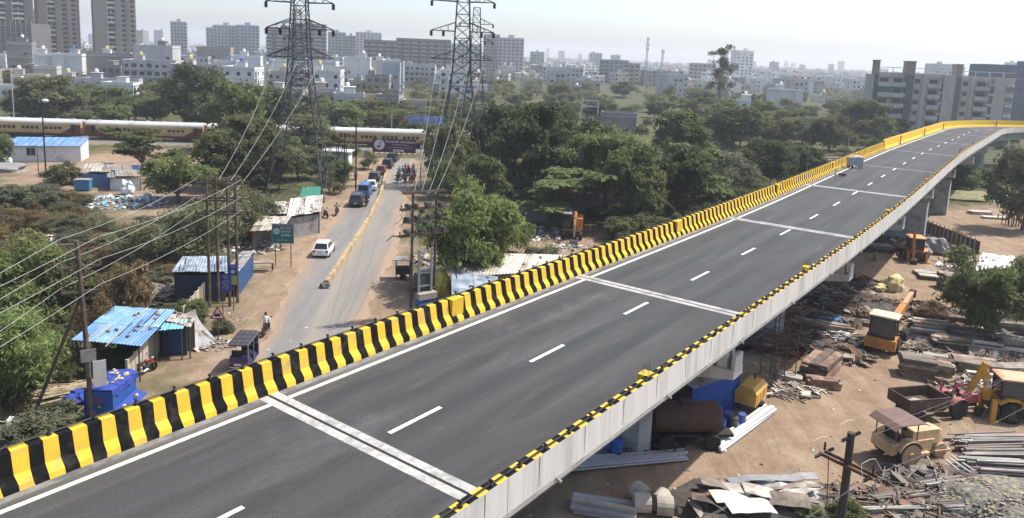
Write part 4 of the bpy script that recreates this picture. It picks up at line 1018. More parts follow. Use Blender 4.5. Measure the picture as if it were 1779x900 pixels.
# glass office block behind it
x, y, w, h = 217.59,335.21,23.81,25.20
ob = thing('office_block', 'blue grey glass office block behind the apartment block', 'building', (x,y,0), -0.2)
mb = MB(); mb.bb(-w/2,w*0.32,0,20,0,h); mb.bb(w*0.32,w*0.9,-3,20,0,h+2); mb.build('wall', W_['bluegrey'], ob)
pn = MB(); pn.bb(-0.95,0.95,-0.06,0.02,0,2.4); pnm = pn.mesh('glass_panel', glass('office_glass',(0.06,0.10,0.15),0.15))
for k in range(int(h/3.2)):
    for i in range(int(w*0.8/2.2)): link('glass_panel', pnm, ob, (-w/2+1.3+i*2.2,0,k*3.2+0.5))

# ================================================================ railway, train, level crossing
RD = Vector((0.995,0.0995)); RN = Vector((-0.0995,0.995)); RZ = math.atan2(RD.y,RD.x); R0 = Vector((-88.2,157.2))
def rp(t, n=0): return R0+RD*t+RN*n
m_ball = mat('track_ballast', (0.19,0.17,0.15), 0.95, 0.35, 3, 0.8, 8); m_rail = mat('rusty_rail', (0.14,0.09,0.06), 0.6, 0.2, 3, metal=0.4); m_slp = mat('concrete_sleeper', (0.30,0.285,0.26), 0.9, 0.15)
rw = thing('railway_track', 'two ballasted railway tracks crossing behind the shacks', 'track', (R0.x,R0.y,0), RZ)
mb = MB(); mb.ext([(-3.2,0.01),(7.6,0.01),(6.6,0.42),(-2.2,0.42)], 'x', -90, 170); mb.build('ballast_bed', m_ball, rw)
for n in (0,4.7):
    for g in (-0.84,0.84): mb = MB(); mb.ext([(n+g-.035,0.58),(n+g-.035,0.74),(n+g+.035,0.74),(n+g+.035,0.58)],'x',-90,170); mb.build('rail', m_rail, rw)
sm = MB(); sm.box((0,0,0.5),(0.25,2.7,0.17)); smm = sm.mesh('sleeper', m_slp)
for i in range(150):
    link('sleeper', smm, rw, (-28+i*0.62,0,0))
m_cream = mat('cream_coach_paint', (0.47,0.325,0.16), 0.6, 0.08, 0.8, col2=(0.35,0.24,0.12), c2amt=0.35, c2scale=0.4)
m_maroon = mat('maroon_coach_paint', (0.13,0.035,0.025), 0.55, 0.12, 0.8); m_croof = mat('grey_white_coach_roof', (0.46,0.455,0.44), 0.7, 0.08, 0.7, col2=(0.33,0.32,0.30), c2amt=0.4, c2scale=0.3)
m_under = mat('sooty_underframe', (0.03,0.027,0.025), 0.9, 0.3); m_gang = mat('tan_gangway', (0.42,0.25,0.11), 0.7, 0.12)
cwm = MB(); cwm.bb(-0.32,0.32,-0.03,0.02,0,0.58,0); cwm.bb(-0.32,0.32,-0.045,-0.03,0.28,0.31,1); cwm = cwm.mesh('window', [m_win, m_maroon])
cdm = MB(); cdm.bb(-0.4,0.4,-0.02,0.03,0,2.0,0); cdm.bb(-0.46,-0.40,-0.06,0.03,0,2.0,1); cdm.bb(0.40,0.46,-0.06,0.03,0,2.0,1); cdm = cdm.mesh('door', [m_void, m_rail])
whm = MB(); whm.lathe([(0.2,-0.06),(0.46,-0.06),(0.46,0.03),(0.50,0.06),(0.2,0.06)],axis='y',n=14); whm = whm.mesh('wheel', m_under)
def coach(label, t0, L_=23.4):
    c = rp(t0+L_/2); o = thing('passenger_coach', label, 'train coach', (c.x,c.y,0.74), RZ, 'coaches of the standing train'); h = L_/2
    sec = [(-1.62,0.75),(-1.62,2.75),(-1.55,2.95),(1.55,2.95),(1.62,2.75),(1.62,0.75)]
    mb = MB(); mb.ext(sec,'x',-h,h,0)
    mb.bb(-h,h,-1.635,-1.625,0.72,1.0,1); mb.bb(-h,h,-1.63,-1.622,1.28,1.34,1)
    for e in (-1,1):
        mb.add([(e*h,-1.634,0.8),(e*(h-4.2),-1.634,0.8),(e*(h-1.0),-1.634,2.7),(e*h,-1.634,2.7)],[(0,1,2,3) if e < 0 else (3,2,1,0)],1)
    mb.build('body', [m_cream,m_maroon], o)
    rs = [(1.58*math.cos(a),2.95+0.80*math.sin(a)) for a in [math.pi*i/12 for i in range(13)]]
    mb = MB(); mb.ext(rs,'x',-h,h)
    for i in range(7): mb.bb(-h+1.8+i*3.2,-h+2.4+i*3.2,-0.25,0.25,3.72,3.86)
    mb.build('roof', m_croof, o, smooth=False)
    for e in (-1,1): mb = MB(); mb.bb(e*h-(0.0 if e > 0 else 0.42),e*h+(0.42 if e > 0 else 0.0),-0.75,0.75,0.85,3.35); mb.build('gangway', m_gang, o)
    for i in range(20):
        x = -h+3.2+i*(L_-6.4)/19
        if i % 5 == 4: continue
        link('window', cwm, o, (x,-1.62,1.72))
    for x in (-h+1.5,-1.0,1.0,h-1.5)[::1]:
        if abs(x) > 2: link('door', cdm, o, (x,-1.62,0.78))
    mb = MB(); mb.bb(-h+0.3,h-0.3,-1.3,1.3,0.35,0.74); mb.bb(-3,3,-1.25,1.25,-0.25,0.35); mb.build('underframe', m_under, o)
    for e in (-1,1):
        b_ = MB(); b_.bb(e*(h-4.2)-1.9,e*(h-4.2)+1.9,-1.2,-1.05,-0.2,0.3); b_.bb(e*(h-4.2)-0.5,e*(h-4.2)+0.5,-1.1,1.1,0,0.34); bo = b_.build('bogie', m_under, o)
        for dx in (-1.3,1.3): link('wheel', whm, bo, (e*(h-4.2)+dx,-0.84,-0.25))
for k, lab in enumerate(('leftmost cream and maroon train coach behind the white shed','second cream and maroon coach behind the layered tree','third train coach half hidden by the trees left of the pylon','fourth train coach seen above the small white trackside building','last train coach seen above the purple billboard')):
    coach(lab, -24.3+24.3*k-0.2)
# level crossing: striped boom, posts, cabin, billboard
m_purple = mat('purple_billboard_print', (0.055,0.016,0.035), 0.5, 0.08); m_pwhite = mat('billboard_white_print', (0.62,0.58,0.60), 0.6, 0.05); m_steel = mat('grey_painted_steel', (0.16,0.165,0.165), 0.6, 0.15, 2)
m_rust = mat('rusty_steel', (0.13,0.065,0.035), 0.85, 0.3, 3, 0.3, 10, col2=(0.07,0.05,0.04), c2amt=0.5, c2scale=2)
gb = thing('crossing_boom', 'striped red and white level crossing boom below the purple billboard', 'barrier', (-29.0,149.6,0))
for i in range(20): mb = MB(); mb.tube((i*0.55,0,1.0),(i*0.55+0.55,0,1.0),0.07,n=8); mb.build('boom_segment', mat('boom_white',(0.7,0.68,0.64),0.6) if i%2 else mat('boom_red',(0.30,0.04,0.03),0.6), gb)
mb = MB(); mb.bb(-0.5,-0.05,-0.25,0.25,0,1.4); mb.bb(10.95,11.2,-0.15,0.15,0,1.2); mb.build('boom_post', m_steel, gb)
bo = thing('billboard', 'purple billboard with white swan emblem above the level crossing', 'billboard', (-23.9,151.5,0), 0.0)
mb = MB(); mb.bb(-4.35,4.35,-0.06,0.06,1.0,3.65); mb.build('panel', m_purple, bo)
mb = MB()
for x in (-4.1,-1.4,1.4,4.1): mb.bb(x-0.07,x+0.07,0.07,0.2,0,3.6)
mb.bb(-4.4,4.4,0.07,0.17,0.92,1.0); mb.build('frame', m_steel, bo)
mb = MB(); mb.lathe([(0,-0.075),(0.98,-0.075),(0.98,-0.062)],c=(-2.95,0,2.42),axis='y',n=28)
for k in range(14): a = k*2*math.pi/14; mb.box((-2.95+1.0*math.cos(a),-0.07,2.42+1.0*math.sin(a)),(0.22,0.012,0.22),0,0,0,-a)
em = mb.build('emblem', m_pwhite, bo)
pts = [(-3.3+0.9*t,-0.082,2.1+0.28*math.sin(t*3.1)) for t in [i/8 for i in range(9)]]
mb = MB(); sw = [(-2.62,2.98),(-2.78,3.06),(-2.95,2.95),(-2.98,2.75),(-2.85,2.55),(-2.72,2.35),(-2.75,2.1),(-2.95,1.95),(-3.2,1.98),(-3.4,2.15),(-3.45,2.4),(-3.3,2.3),(-3.12,2.22),(-3.0,2.25),(-2.98,2.38),(-3.1,2.58),(-3.12,2.85),(-2.95,3.1),(-2.75,3.16)]
mb.path([(-2.55,-0.083,2.92),(-2.78,-0.083,3.05),(-2.98,-0.083,2.88),(-2.85,-0.083,2.55),(-2.70,-0.083,2.25),(-2.9,-0.083,2.0)],0.075,5); mb.blob((-3.12,-0.083,2.05),(0.42,0.01,0.2),0,1,2,0.05); mb.build('swan_mark', m_purple, em)
lettering('Shantinath Advertisers', 0.80, m_pwhite, bo, (1.25,-0.068,3.12), (math.pi/2,0,0), 0.82)
lettering('The Roads Civil Industry', 0.36, m_pwhite, bo, (1.25,-0.068,2.5), (math.pi/2,0,0), 0.95)
lettering('outdoor media  hoardings  branding  design', 0.27, m_pwhite, bo, (1.25,-0.068,1.95), (math.pi/2,0,0), 1.0)
mb = MB(); mb.bb(-0.2,2.0,-0.075,-0.062,1.12,1.55); mb.build('phone_strip', m_pwhite, bo); lettering('98903 20450', 0.34, m_purple, bo, (0.9,-0.082,1.32), (math.pi/2,0,0), 0.9)
bb2 = thing('blue_hoarding', 'blue advertising hoarding on posts behind the train', 'billboard', (-20.5,176,0)); 
mb = MB(); mb.bb(-4,4,-0.1,0.1,4.7,6.4); mb.build('panel', mat('blue_hoarding_print',(0.10,0.20,0.42),0.6,0.35,0.8,col2=(0.30,0.36,0.45),c2amt=0.5,c2scale=0.5), bb2); mb = MB()
for x in (-4.2,0,3.6): mb.bb(x-.1,x+.1,0.11,0.3,0,6.3)
mb.build('post', m_steel, bb2)
m_ww = mat('whitewashed_wall', (0.62,0.61,0.59), 0.9, 0.10, 0.8, col2=(0.42,0.41,0.39), c2amt=0.4, c2scale=0.5)
cab = thing('gate_cabin', 'small white gatekeeper cabin with flat roof beside the crossing', 'cabin', (-30.4,128.6,0), 0.02)
mb = MB(); mb.bb(-2.3,2.3,0,3.4,0,3.6,0); mb.bb(-2.7,2.7,-0.4,3.8,3.6,3.8,1); mb.build('wall', [m_ww, W_['lgrey']], cab); link('window', WM, cab, (-0.9,0,1.3))
mb = MB(); mb.bb(0.7,1.6,-0.04,0.02,0,2.0); mb.build('door', mat('grey_green_door',(0.16,0.19,0.17),0.7), cab)
fr = thing('steel_stair_frame', 'dark steel stair frame standing before the white cabin', 'frame', (-29.6,126.6,0)); mb = MB()
for x in (-2.6,-1.3,0.0,1.3): mb.bb(x-.06,x+.06,-.06,.06,0,5.3); mb.bb(x-.06,x+.06,1.2,1.32,0,5.3)
for z in (1.2,2.6,4.0,5.2): mb.bb(-2.6,1.3,-.06,.06,z,z+.1)
mb.build('post_frame', m_dkpipe, fr); mb = MB(); mb.bar((-2.6,0,0.1),(0,0,2.6),0.12); mb.bar((0,0,2.6),(1.3,0,5.2),0.12); mb.build('stair_flight', m_dkpipe, fr)
# white shed with the blue sheet roof
m_blue = mat('blue_sheet_roof', (0.10,0.22,0.43), 0.6, 0.15, 1.5, col2=(0.21,0.28,0.36), c2amt=0.45, c2scale=1.2, stretch=(1,0.3,1)); m_dblue = mat('dark_blue_sheet', (0.02,0.07,0.19), 0.55, 0.2, 1.5)
def corr(mb, x0, x1, y0, y1, z0, z1, pitch=0.25, amp=0.03, m=0, t=0.02):
    """corrugated sheet, ridges running along y from (y0,z0) to (y1,z1)."""
    n = max(2,int((x1-x0)/pitch*2)); vs = []
    for i in range(n+1):
        x = lerp(x0,x1,i/n); a = amp*(1 if i%2 else -1); vs += [(x,y0,z0+a),(x,y1,z1+a),(x,y0,z0+a-t),(x,y1,z1+a-t)]
    fs = []
    for i in range(n):
        k = i*4; fs += [(k,k+4,k+5,k+1),(k+2,k+3,k+7,k+6),(k,k+2,k+6,k+4),(k+1,k+5,k+7,k+3)]
    fs += [(0,1,3,2),(n*4,n*4+2,n*4+3,n*4+1)]
    mb.add(vs, fs, m)
sh = thing('trackside_shed', 'long white shed with bright blue sheet roof beside the train', 'shed', (-80.4,128.9,0), 0.28)
mb = MB(); mb.ext([(0,0),(5.4,0),(5.4,3.4),(0,2.7)],'x',-5.6,5.6); mb.build('wall', m_ww, sh); link('window', WM, sh, (-2.0,0,1.1))
for i in range(10): mb = MB(); corr(mb,-5.8+i*1.16,-5.8+i*1.16+1.15,-0.5,5.7,2.78,3.58,0.3,0.025); mb.build('roof_sheet', m_blue, sh)
wt = MB(); wt.lathe([(0,-0.9),(0.55,-0.85),(0.6,-0.7),(0.6,0.7),(0.55,0.85),(0,0.9)],axis='x',n=14,c=(0,0,0.6)); wt.build('water_tank', m_tank, None, (-84.2,124.5,0), 0.3, smooth=True, label='white lying water tank at the left corner of the shed', category='tank')
mb = MB(); mb.blob((0,0,0),(4.5,3,1.3),0,4,4,0.2,1.0,flat=-0.05); mb.build('gravel_heap', mat('grey_gravel',(0.22,0.21,0.20),0.95,0.4,6,0.9,14), None, (-81.5,118.5,0), label='low grey gravel heap at the edge of the field', category='heap')

# ================================================================ pylons, poles, wires
m_gal = mat('weathered_galvanised_steel', (0.06,0.06,0.062), 0.6, 0.2, 2, metal=0.1); m_ins = mat('dark_insulator', (0.02,0.016,0.015), 0.35, 0.1); m_wood = mat('weathered_pole_wood', (0.06,0.052,0.042), 0.95, 0.35, 3, 0.6, 10, stretch=(4,4,0.4)); m_polest = mat('rust_brown_pole', (0.085,0.055,0.04), 0.8, 0.3, 3, 0.3, 9, col2=(0.14,0.12,0.10), c2amt=0.4, c2scale=1); m_wire = mat('pale_aluminium_wire', (0.50,0.50,0.48), 0.45, 0.05, metal=0.2); m_dwire = mat('dark_cable', (0.03,0.03,0.03), 0.6)
def pylon(label, x, y, rz, H_, bw=8.2, arms=(19.8,23.7,27.3), ah=4.6, thin=1.0):
    o = thing('lattice_pylon', label, 'pylon', (x,y,0), rz); mb = MB(); waist = arms[0]-2.2
    def hw(z):
        if z < waist: return lerp(bw/2,1.45,(z/waist)**0.85)
        return lerp(1.45,0.75,(z-waist)/(H_-waist))
    zs = [0,4.2,8.0,11.2,13.8,16.0,waist]; z = waist
    while z < H_-1.6: z += 1.85; zs.append(min(z,H_))
    th = 0.15*thin; tb = 0.075*thin; C4 = ((-1,-1),(1,-1),(1,1),(-1,1))
    for a, b_ in zip(zs,zs[1:]):
        for sx, sy in C4: mb.bar((sx*hw(a),sy*hw(a),a),(sx*hw(b_),sy*hw(b_),b_),th)
        for i in range(4):
            p, q = C4[i], C4[(i+1)%4]; A_ = (p[0]*hw(a),p[1]*hw(a),a); B_ = (q[0]*hw(b_),q[1]*hw(b_),b_); Cc = (q[0]*hw(a),q[1]*hw(a),a); D_ = (p[0]*hw(b_),p[1]*hw(b_),b_)
            mb.bar(A_,B_,tb); mb.bar(Cc,D_,tb); mb.bar(D_,B_,tb)
            if b_-a > 2.3:
                m1 = [(A_[k]+D_[k])/2 for k in range(3)]; m2 = [(Cc[k]+B_[k])/2 for k in range(3)]; X_ = [(A_[k]+B_[k]+Cc[k]+D_[k])/4 for k in range(3)]
                mb.bar(m1,X_,tb*0.7); mb.bar(m2,X_,tb*0.7)
    for e in (0,1,2,3): p = C4[e]; mb.bar((p[0]*hw(H_),p[1]*hw(H_),H_),(0,0,H_+1.6),tb)
    mb.build('lattice_body', m_gal, o)
    for k, z in enumerate(arms):
        for sx in (-1,1):
            am = MB(); w_ = hw(z); tip = (sx*ah,0,z+0.05)
            for sy in (-1,1):
                am.bar((sx*w_,sy*w_,z),tip,0.13*thin); am.bar((sx*w_,sy*w_,z+1.35),tip,0.11*thin)
                for t in (0.3,0.6): am.bar([lerp((sx*w_,sy*w_,z)[i],tip[i],t) for i in range(3)],[lerp((sx*w_,sy*w_,z+1.35)[i],tip[i],t) for i in range(3)],0.06*thin)
            for t in (0.25,0.5,0.75): am.bar([lerp((sx*w_,-w_,z)[i],tip[i],t) for i in range(3)],[lerp((sx*w_,w_,z)[i],tip[i],t) for i in range(3)],0.06*thin)
            a_ = am.build('cross_arm', m_gal, o)
            if k > 0:
                pr = [(0.06,0)]
                for i in range(7): pr += [(0.30,-0.06-i*0.12),(0.14,-0.12-i*0.12)]
                for dx in ((0,) if k == 2 else (0,-1.9)):
                    im = MB(); im.lathe(pr,c=(sx*(ah+dx),0,z),n=8); im.build('insulator', m_ins, a_)
    return o
pylon('nearer lattice pylon standing left of the street', -30.3,107.4, 0.06, 32)
pylon('farther lattice pylon right of the street', -8.7,121.8, 0.12, 34, 8.4, (20.2,24.6,29.2), 4.9)
pylon('distant lattice pylon seen behind the nearer one', -66,232, 0.06, 32, 8, (19.5,23.5,27.8), 4.2)
pylon('distant lattice pylon seen behind the farther one', -10.5,196, 0.1, 34, 8, (20,24.2,28.5), 4.2)
def wire(label, pts, sag=0.4, r=0.016, m=None, cat='wire', group=None, k=14):
    mb = MB(); out = []
    for a, b_ in zip(pts,pts[1:]):
        a = Vector(a); b_ = Vector(b_)
        for i in range(k+(b_ is pts[-1])):
            t = i/k; p = a.lerp(b_,t); p.z -= 4*sag*t*(1-t); out.append(p)
    out.append(Vector(pts[-1])); mb.path(out, r, 5); return mb.build('overhead_wire', m or m_wire, label=label, category=cat, group=group)
def crossarm(mb, z, hw, n_ins=2, y=0.0, sec=0.1):
    mb.bb(-hw,hw,y-sec/2,y+sec/2,z-sec/2,z+sec/2)
def ins_mesh():
    mb = MB(); mb.lathe([(0.02,-0.05),(0.03,0.05),(0.07,0.08),(0.04,0.14),(0.075,0.17),(0.045,0.22),(0.05,0.27),(0.0,0.29)],n=8); return mb.mesh('pin_insulator', mat('brown_porcelain',(0.10,0.055,0.035),0.3))
PIN = ins_mesh()
# the strutted pole at the left
sp = thing('strutted_power_pole', 'dark power pole with three crossarms and a leaning strut', 'pole', (-22.9,39.6,0), 0.55)
mb = MB(); mb.path([(0,0,-0.2),(-0.1,0,5),(-0.28,0,10.7)],0.15,8,0,0.11); mb.build('shaft', m_polest, sp); mb = MB(); mb.path([(-3.0,2.2,-0.2),(-0.2,0.1,7.6)],0.11,8,0,0.09); mb.build('strut', m_polest, sp)
SPA = []
for z in (10.5,9.25,7.85):
    mb = MB(); mb.bb(-1.15,0.8,-0.07,0.07,z-0.06,z+0.06); mb.bar((-0.9,0,z),(-0.25,0,z-0.55),0.05); mb.bar((0.55,0,z),(-0.15,0,z-0.55),0.05); ca = mb.build('crossarm', m_polest, sp)
    for x in (-1.1,0.75): link('pin_insulator', PIN, ca, (x,0,z+0.06)); q = Matrix.Rotation(0.55,3,'Z') @ Vector((x,0,0)); SPA.append((-22.9+q.x,39.6+q.y,z+0.33))
mb = MB(); mb.bb(-0.4,0.35,-0.25,-0.2,3.9,4.6); mb.build('notice_plate', mat('faded_notice',(0.20,0.20,0.19),0.8,0.25,4), sp); mb = MB(); mb.bb(0.15,0.8,-0.3,-0.26,2.4,3.9); mb.build('sheet_panel', W_['lgrey'], sp)
# twin double poles
tw = thing('double_power_pole', 'twin pairs of rust brown poles tied by three levels of crossarms', 'pole', (-23.6,60.0,0), 0.10)
for x, y in ((-0.85,0),(-0.4,0.9),(0.75,0),(1.15,0.9)): mb = MB(); mb.path([(x,y,-0.2),(x,y,5),(x-0.03,y,10.7)],0.13,8,0,0.105); mb.build('shaft', m_polest, tw)
TWA = []
for z in (10.3,8.9,7.8):
    mb = MB(); mb.bb(-1.75,1.95,-0.2,-0.1,z-0.06,z+0.06); mb.bb(-1.4,2.3,0.75,0.85,z-0.05,z+0.07); ca = mb.build('crossarm', m_polest, tw)
    for x in (-1.65,0.15,1.85): link('pin_insulator', PIN, ca, (x,-0.15,z+0.06)); q = Matrix.Rotation(0.10,3,'Z') @ Vector((x,-0.15,0)); TWA.append((-23.6+q.x,60+q.y,z+0.33))
mb = MB(); mb.bar((-0.85,0.05,8.9),(0.75,0.05,10.2),0.06); mb.bar((0.75,0.05,8.9),(-0.85,0.05,10.2),0.06); mb.build('brace', m_polest, tw)
for i in range(6):
    lv, sd = divmod(i,2); e = SPA[i]; s_ = TWA[lv*3+(0 if sd == 0 else 2)]
    out = Vector(e)+(Vector(e)-Vector(s_))*1.3+Vector((0,0,-0.6))
    wire('%s pair of pale lines over the strutted pole, %s strand' % (('upper','middle','lower')[lv],('rear','front')[sd]), [s_, e, out], 0.35, 0.010, group='lines over the strutted pole')
for i in range(3):
    t = (-30.3+(-3,0,3)[i],105.8,19.6-i*0.4); s_ = TWA[i*3+1]
    wire('pale line from nearer pylon to twin poles, strand %s' % ('nearest the shacks','in the middle','nearest the street')[i], [t,s_], 1.0, 0.013, group='lines from the nearer pylon')
for i in range(4):
    wire('slack line dropping from the farther pylon to the transformer frame, %s of four' % ('first','second','third','last')[i], [(-12.4+i*2.4,119,20.2-0.3*i),(-7.6+i*0.55,58.4,10.4)], 1.2, 0.012, group='lines from the farther pylon')
for i in range(4):
    wire('thin line hanging down the farther pylon, %s from its legs' % ('first','second','third','fourth')[i], [(-13.5+i*2.0,118.5,20.1),(-13.8+i*1.7,114.5,6.0),(-13.0+i*1.4,112.5,3.2)], 0.4, 0.013, group='drop lines of the farther pylon')
# transformer H-frame beside the street
hf = thing('transformer_frame', 'rust brown twin-pole transformer structure beside the street', 'transformer', (-6.8,58.8,0), 0.62)
for x in (-1.05,1.05): mb = MB(); mb.path([(x,0,-0.2),(x,0,10.6)],0.13,8,0,0.10); mb.build('shaft', m_polest, hf)
for z, hw_ in ((10.5,1.9),(9.2,2.1),(8.2,1.8),(7.1,2.2),(2.6,1.3)):
    mb = MB(); mb.bb(-hw_,hw_,-0.2,-0.12,z-0.08,z+0.08); mb.bb(-hw_,hw_,0.12,0.2,z-0.08,z+0.08); ca = mb.build('crossarm', m_polest, hf)
    if 7 < z < 10:
        for i in range(7): link('pin_insulator', PIN, ca, (-hw_+0.15+i*(2*hw_-0.3)/6,-0.16 if i%2 else 0.16,z+0.08))
mb = MB()
for i in range(60):
    a = Vector((rng.uniform(-2.1,2.1),rng.uniform(-.35,.35),rng.uniform(7.1,9.6))); b_ = a+Vector((rng.uniform(-.9,.9),rng.uniform(-.3,.3),rng.uniform(-1.0,.6))); mb.path([a,(a+b_)/2+Vector((0,0,-0.15)),b_],0.02,4)
mb.build('jumper_wires', m_dwire, hf, kind='stuff')
for z, x in ((9.5,-1.5),(9.5,0.2),(8.5,-0.7),(8.5,1.3),(7.45,-0.3),(7.45,0.8),(9.5,-0.8),(9.45,1.4),(8.5,0.4),(8.45,-1.5),(7.45,-1.6),(7.4,1.7),(7.9,0.1),(8.95,-0.2)): mb = MB(); mb.bb(x-.12,x+.12,-.25,.25,z-.15,z+.12); mb.build('switch_box', m_gal, hf)
mb = MB()
for x in (-0.62,0.5): mb.bb(x-.09,x+.09,-0.5,-0.36,0,6.0)
for z in (2.9,4.3,5.6): mb.bb(-0.62,0.5,-0.47,-0.39,z,z+.1)
mb.build('cable_ladder', mat('grey_green_steel',(0.20,0.22,0.215),0.6,0.1), hf)
mb = MB(); mb.bb(-0.75,0.75,-0.9,-0.25,0.3,1.9); mb.build('distribution_box', mat('blue_steel_box',(0.03,0.10,0.30),0.5,0.12), hf); mb = MB(); mb.bb(-0.8,0.8,-0.95,-0.2,1.95,2.45); mb.build('box_hood', W_['tan'], hf)
mb = MB(); mb.bb(-0.6,0.7,-0.35,0.45,2.75,3.9); mb.build('transformer_tank', m_gal, hf)
mb = MB(); mb.path([(-2.2,0,7.1),(-2.8,-0.1,7.25),(-3.4,-0.2,6.9)],0.07,5,0,0.03); mb.build('broken_arm', m_wood, hf)
# simple posts
def post(label, x, y, h, r=0.09, arms=0, m=None, name='power_pole', lamp=False, lean=0.0):
    o = thing(name, label, 'pole', (x,y,0), rng.uniform(-.2,.2)); mb = MB(); mb.path([(0,0,-0.1),(lean,0,h)],r,8,0,r*0.75); mb.build('shaft', m or m_polest, o)
    for k in range(arms):
        mb = MB(); mb.bb(-0.8,0.8,-.05,.05,h-0.25-k*0.9,h-0.13-k*0.9); c_ = mb.build('crossarm', m or m_polest, o)
        for xx in (-0.7,0.7): link('pin_insulator', PIN, c_, (xx,0,h-0.13-k*0.9))
    if lamp:
        mb = MB(); mb.bb(-1.2,0.9,-.1,.1,h-0.15,h+0.05); mb.bb(-1.3,-0.3,-.35,.25,h+0.05,h+0.7); mb.build('floodlight', m_gal, o); mb = MB(); mb.blob((0.5,0,h+0.4),(0.5,0.35,0.3),0,1,2,0.1); mb.build('lamp_hood', W_['white'], o)
    return o
x, y, h, w = -72.15,115.79,11.19,0.54; post('dark lamp post with floodlights before the white shed', x,y,h,0.13,0,m_dkpipe,'lamp_post',True)
x, y, h, w = -74.70,118.02,4.17,0.55; post('short thin pole left of the dark lamp post', x,y,h,0.07)
x, y, h, w = -22.64,108.69,11.81,0.50; post('tall dark pole between pylon and queue of cars', x,y,h,0.12,0,m_dkpipe)
x, y, h, w = -120.76,182.67,13.21,0.56; post('pale thin pole behind the train at the left', x,y,h,0.14,0,W_['lgrey'])
x, y, h, w = -98.64,197.34,9.50,0.60; post('dark pole behind the second coach', x,y,h,0.14,1,m_dkpipe)
x, y, h, w = -99.01,197.18,9.18,0.60; post('second dark pole just left of the one behind the coach', x,y,h,0.12,0,m_dkpipe)
fx, fy, fh, fw = -100.70,191.49,8.77,3.21; o = thing('pole_gantry', 'two dark posts joined by crossbars behind the train', 'gantry', (fx,fy,0)); mb = MB()
for sx in (-1,1): mb.bb(sx*fw/2-.13,sx*fw/2+.13,-.13,.13,0,fh)
for z in (0.55,0.85): mb.bb(-fw/2+.13,fw/2-.13,-.08,.08,fh*z-.1,fh*z+.1)
mb.build('post_frame', m_dkpipe, o)
x, y, h, w = -71.05,223.14,7.43,0.68; post('pale lamp post behind the nearer pylon', x,y,h,0.12,0,W_['lgrey'],'lamp_post')
x, y, h, w = -30.76,190.35,5.47,0.58; post('grey post left of the blue hoarding', x,y,h,0.16,0,W_['lgrey'])
x, y, h, w = -25.45,113.74,8.76,0.35; post('pole at the right end of the stair frame', x,y,h,0.10,1,m_dkpipe)
x, y, h, w = -14.19,116.28,6.94,0.45; post('grey concrete post right of the waiting motorcycles', x,y,h,0.13,0,W_['lgrey'])
x, y, h, w = -4.61,118.44,10.04,0.36; post('dark thin pole before the thicket', x,y,h,0.10,1,m_dkpipe)
x, y, h, w = 48.39,184.40,10.32,0.56; post('thin dark pole in the belt below the eucalyptus', x,y,h,0.12,0,m_dkpipe)
x, y, h, w = 86.98,196.63,5.19,0.60; post('grey pole behind the barrier by the board trolley', x,y,h,0.12,0,W_['lgrey'])
x, y, h, w = 51.21,131.05,9.24,0.30; post('thin pole in the wasteland', x,y,h,0.09,0,W_['grey'])
gx_, gy_, gh_, gw_ = 18.46,186.16,10.99,3.97; o = thing('white_gantry', 'white steel gantry frame rising from the thicket', 'gantry', (gx_,gy_,0)); mb = MB()
for sx in (-1,1):
    for sy in (0,1.5): mb.bb(sx*gw_/2-.1,sx*gw_/2+.1,sy-.1,sy+.1,0,gh_)
for z in (gh_*0.86,gh_-0.1): mb.bb(-gw_/2,gw_/2,-.08,.08,z-.08,z+.08); mb.bb(-gw_/2,gw_/2,1.42,1.58,z-.08,z+.08)
mb.bar((-gw_/2,0,gh_*0.86),(0,0,gh_-0.1),.1); mb.bar((0,0,gh_-0.1),(gw_/2,0,gh_*0.86),.1); mb.build('post_frame', W_['lgrey'], o)
# foreground pole in the yard, with its own crossarm and strain insulators
fpx, fpy = 14.05, 28.6
fo = thing('wooden_power_pole', 'thick weathered pole with angled crossarm in the near yard', 'pole', (fpx,fpy,0), -0.95)
mb = MB(); mb.path([(0,0,-0.3),(0,0,3.5),(0,0,7.0)],0.19,10,0,0.15); mb.build('shaft', m_wood, fo, smooth=True)
for dy in (-0.17,0.17): mb = MB(); mb.bb(-1.15,1.15,dy-.04,dy+.04,5.55,5.68); mb.build('crossarm', m_rust, fo)
pr = [(0.03,0)]
for i in range(5): pr += [(0.075,0.04+i*0.09),(0.04,0.085+i*0.09)]
SI = MB(); SI.lathe(pr+[(0.02,0.5)],axis='y',n=8); SIM = SI.mesh('strain_insulator', m_ins)
for x in (-1.05,0.0,1.05):
    z = 5.75 if x else 6.95
    for sgn in (-1,1): q = link('strain_insulator', SIM, fo, (x,0.22*sgn,z-0.12)); q.rotation_euler = (0,0,0 if sgn > 0 else math.pi)
    mb = MB(); mb.path([(x,-0.7,z-0.1),(x-0.25,-0.5,z+0.42),(x-0.2,0.0,z+0.5),(x-0.2,0.45,z+0.4),(x,0.7,z-0.1)],0.011,4); mb.build('jumper_loop', m_wire, fo)
for x in (-1.05,1.05): mb = MB(); mb.lathe([(0.02,5.68),(0.03,5.75),(0.06,5.8),(0.035,5.88),(0.06,5.92),(0.035,6.0),(0.055,6.05),(0,6.14)],c=(x,0,0),n=8); mb.build('pin_insulator', m_ins, fo)
mb = MB(); mb.path([(-0.9,0.1,5.5),(-0.7,0.1,3.2)],0.02,5); mb.build('down_rod', m_rust, fo)
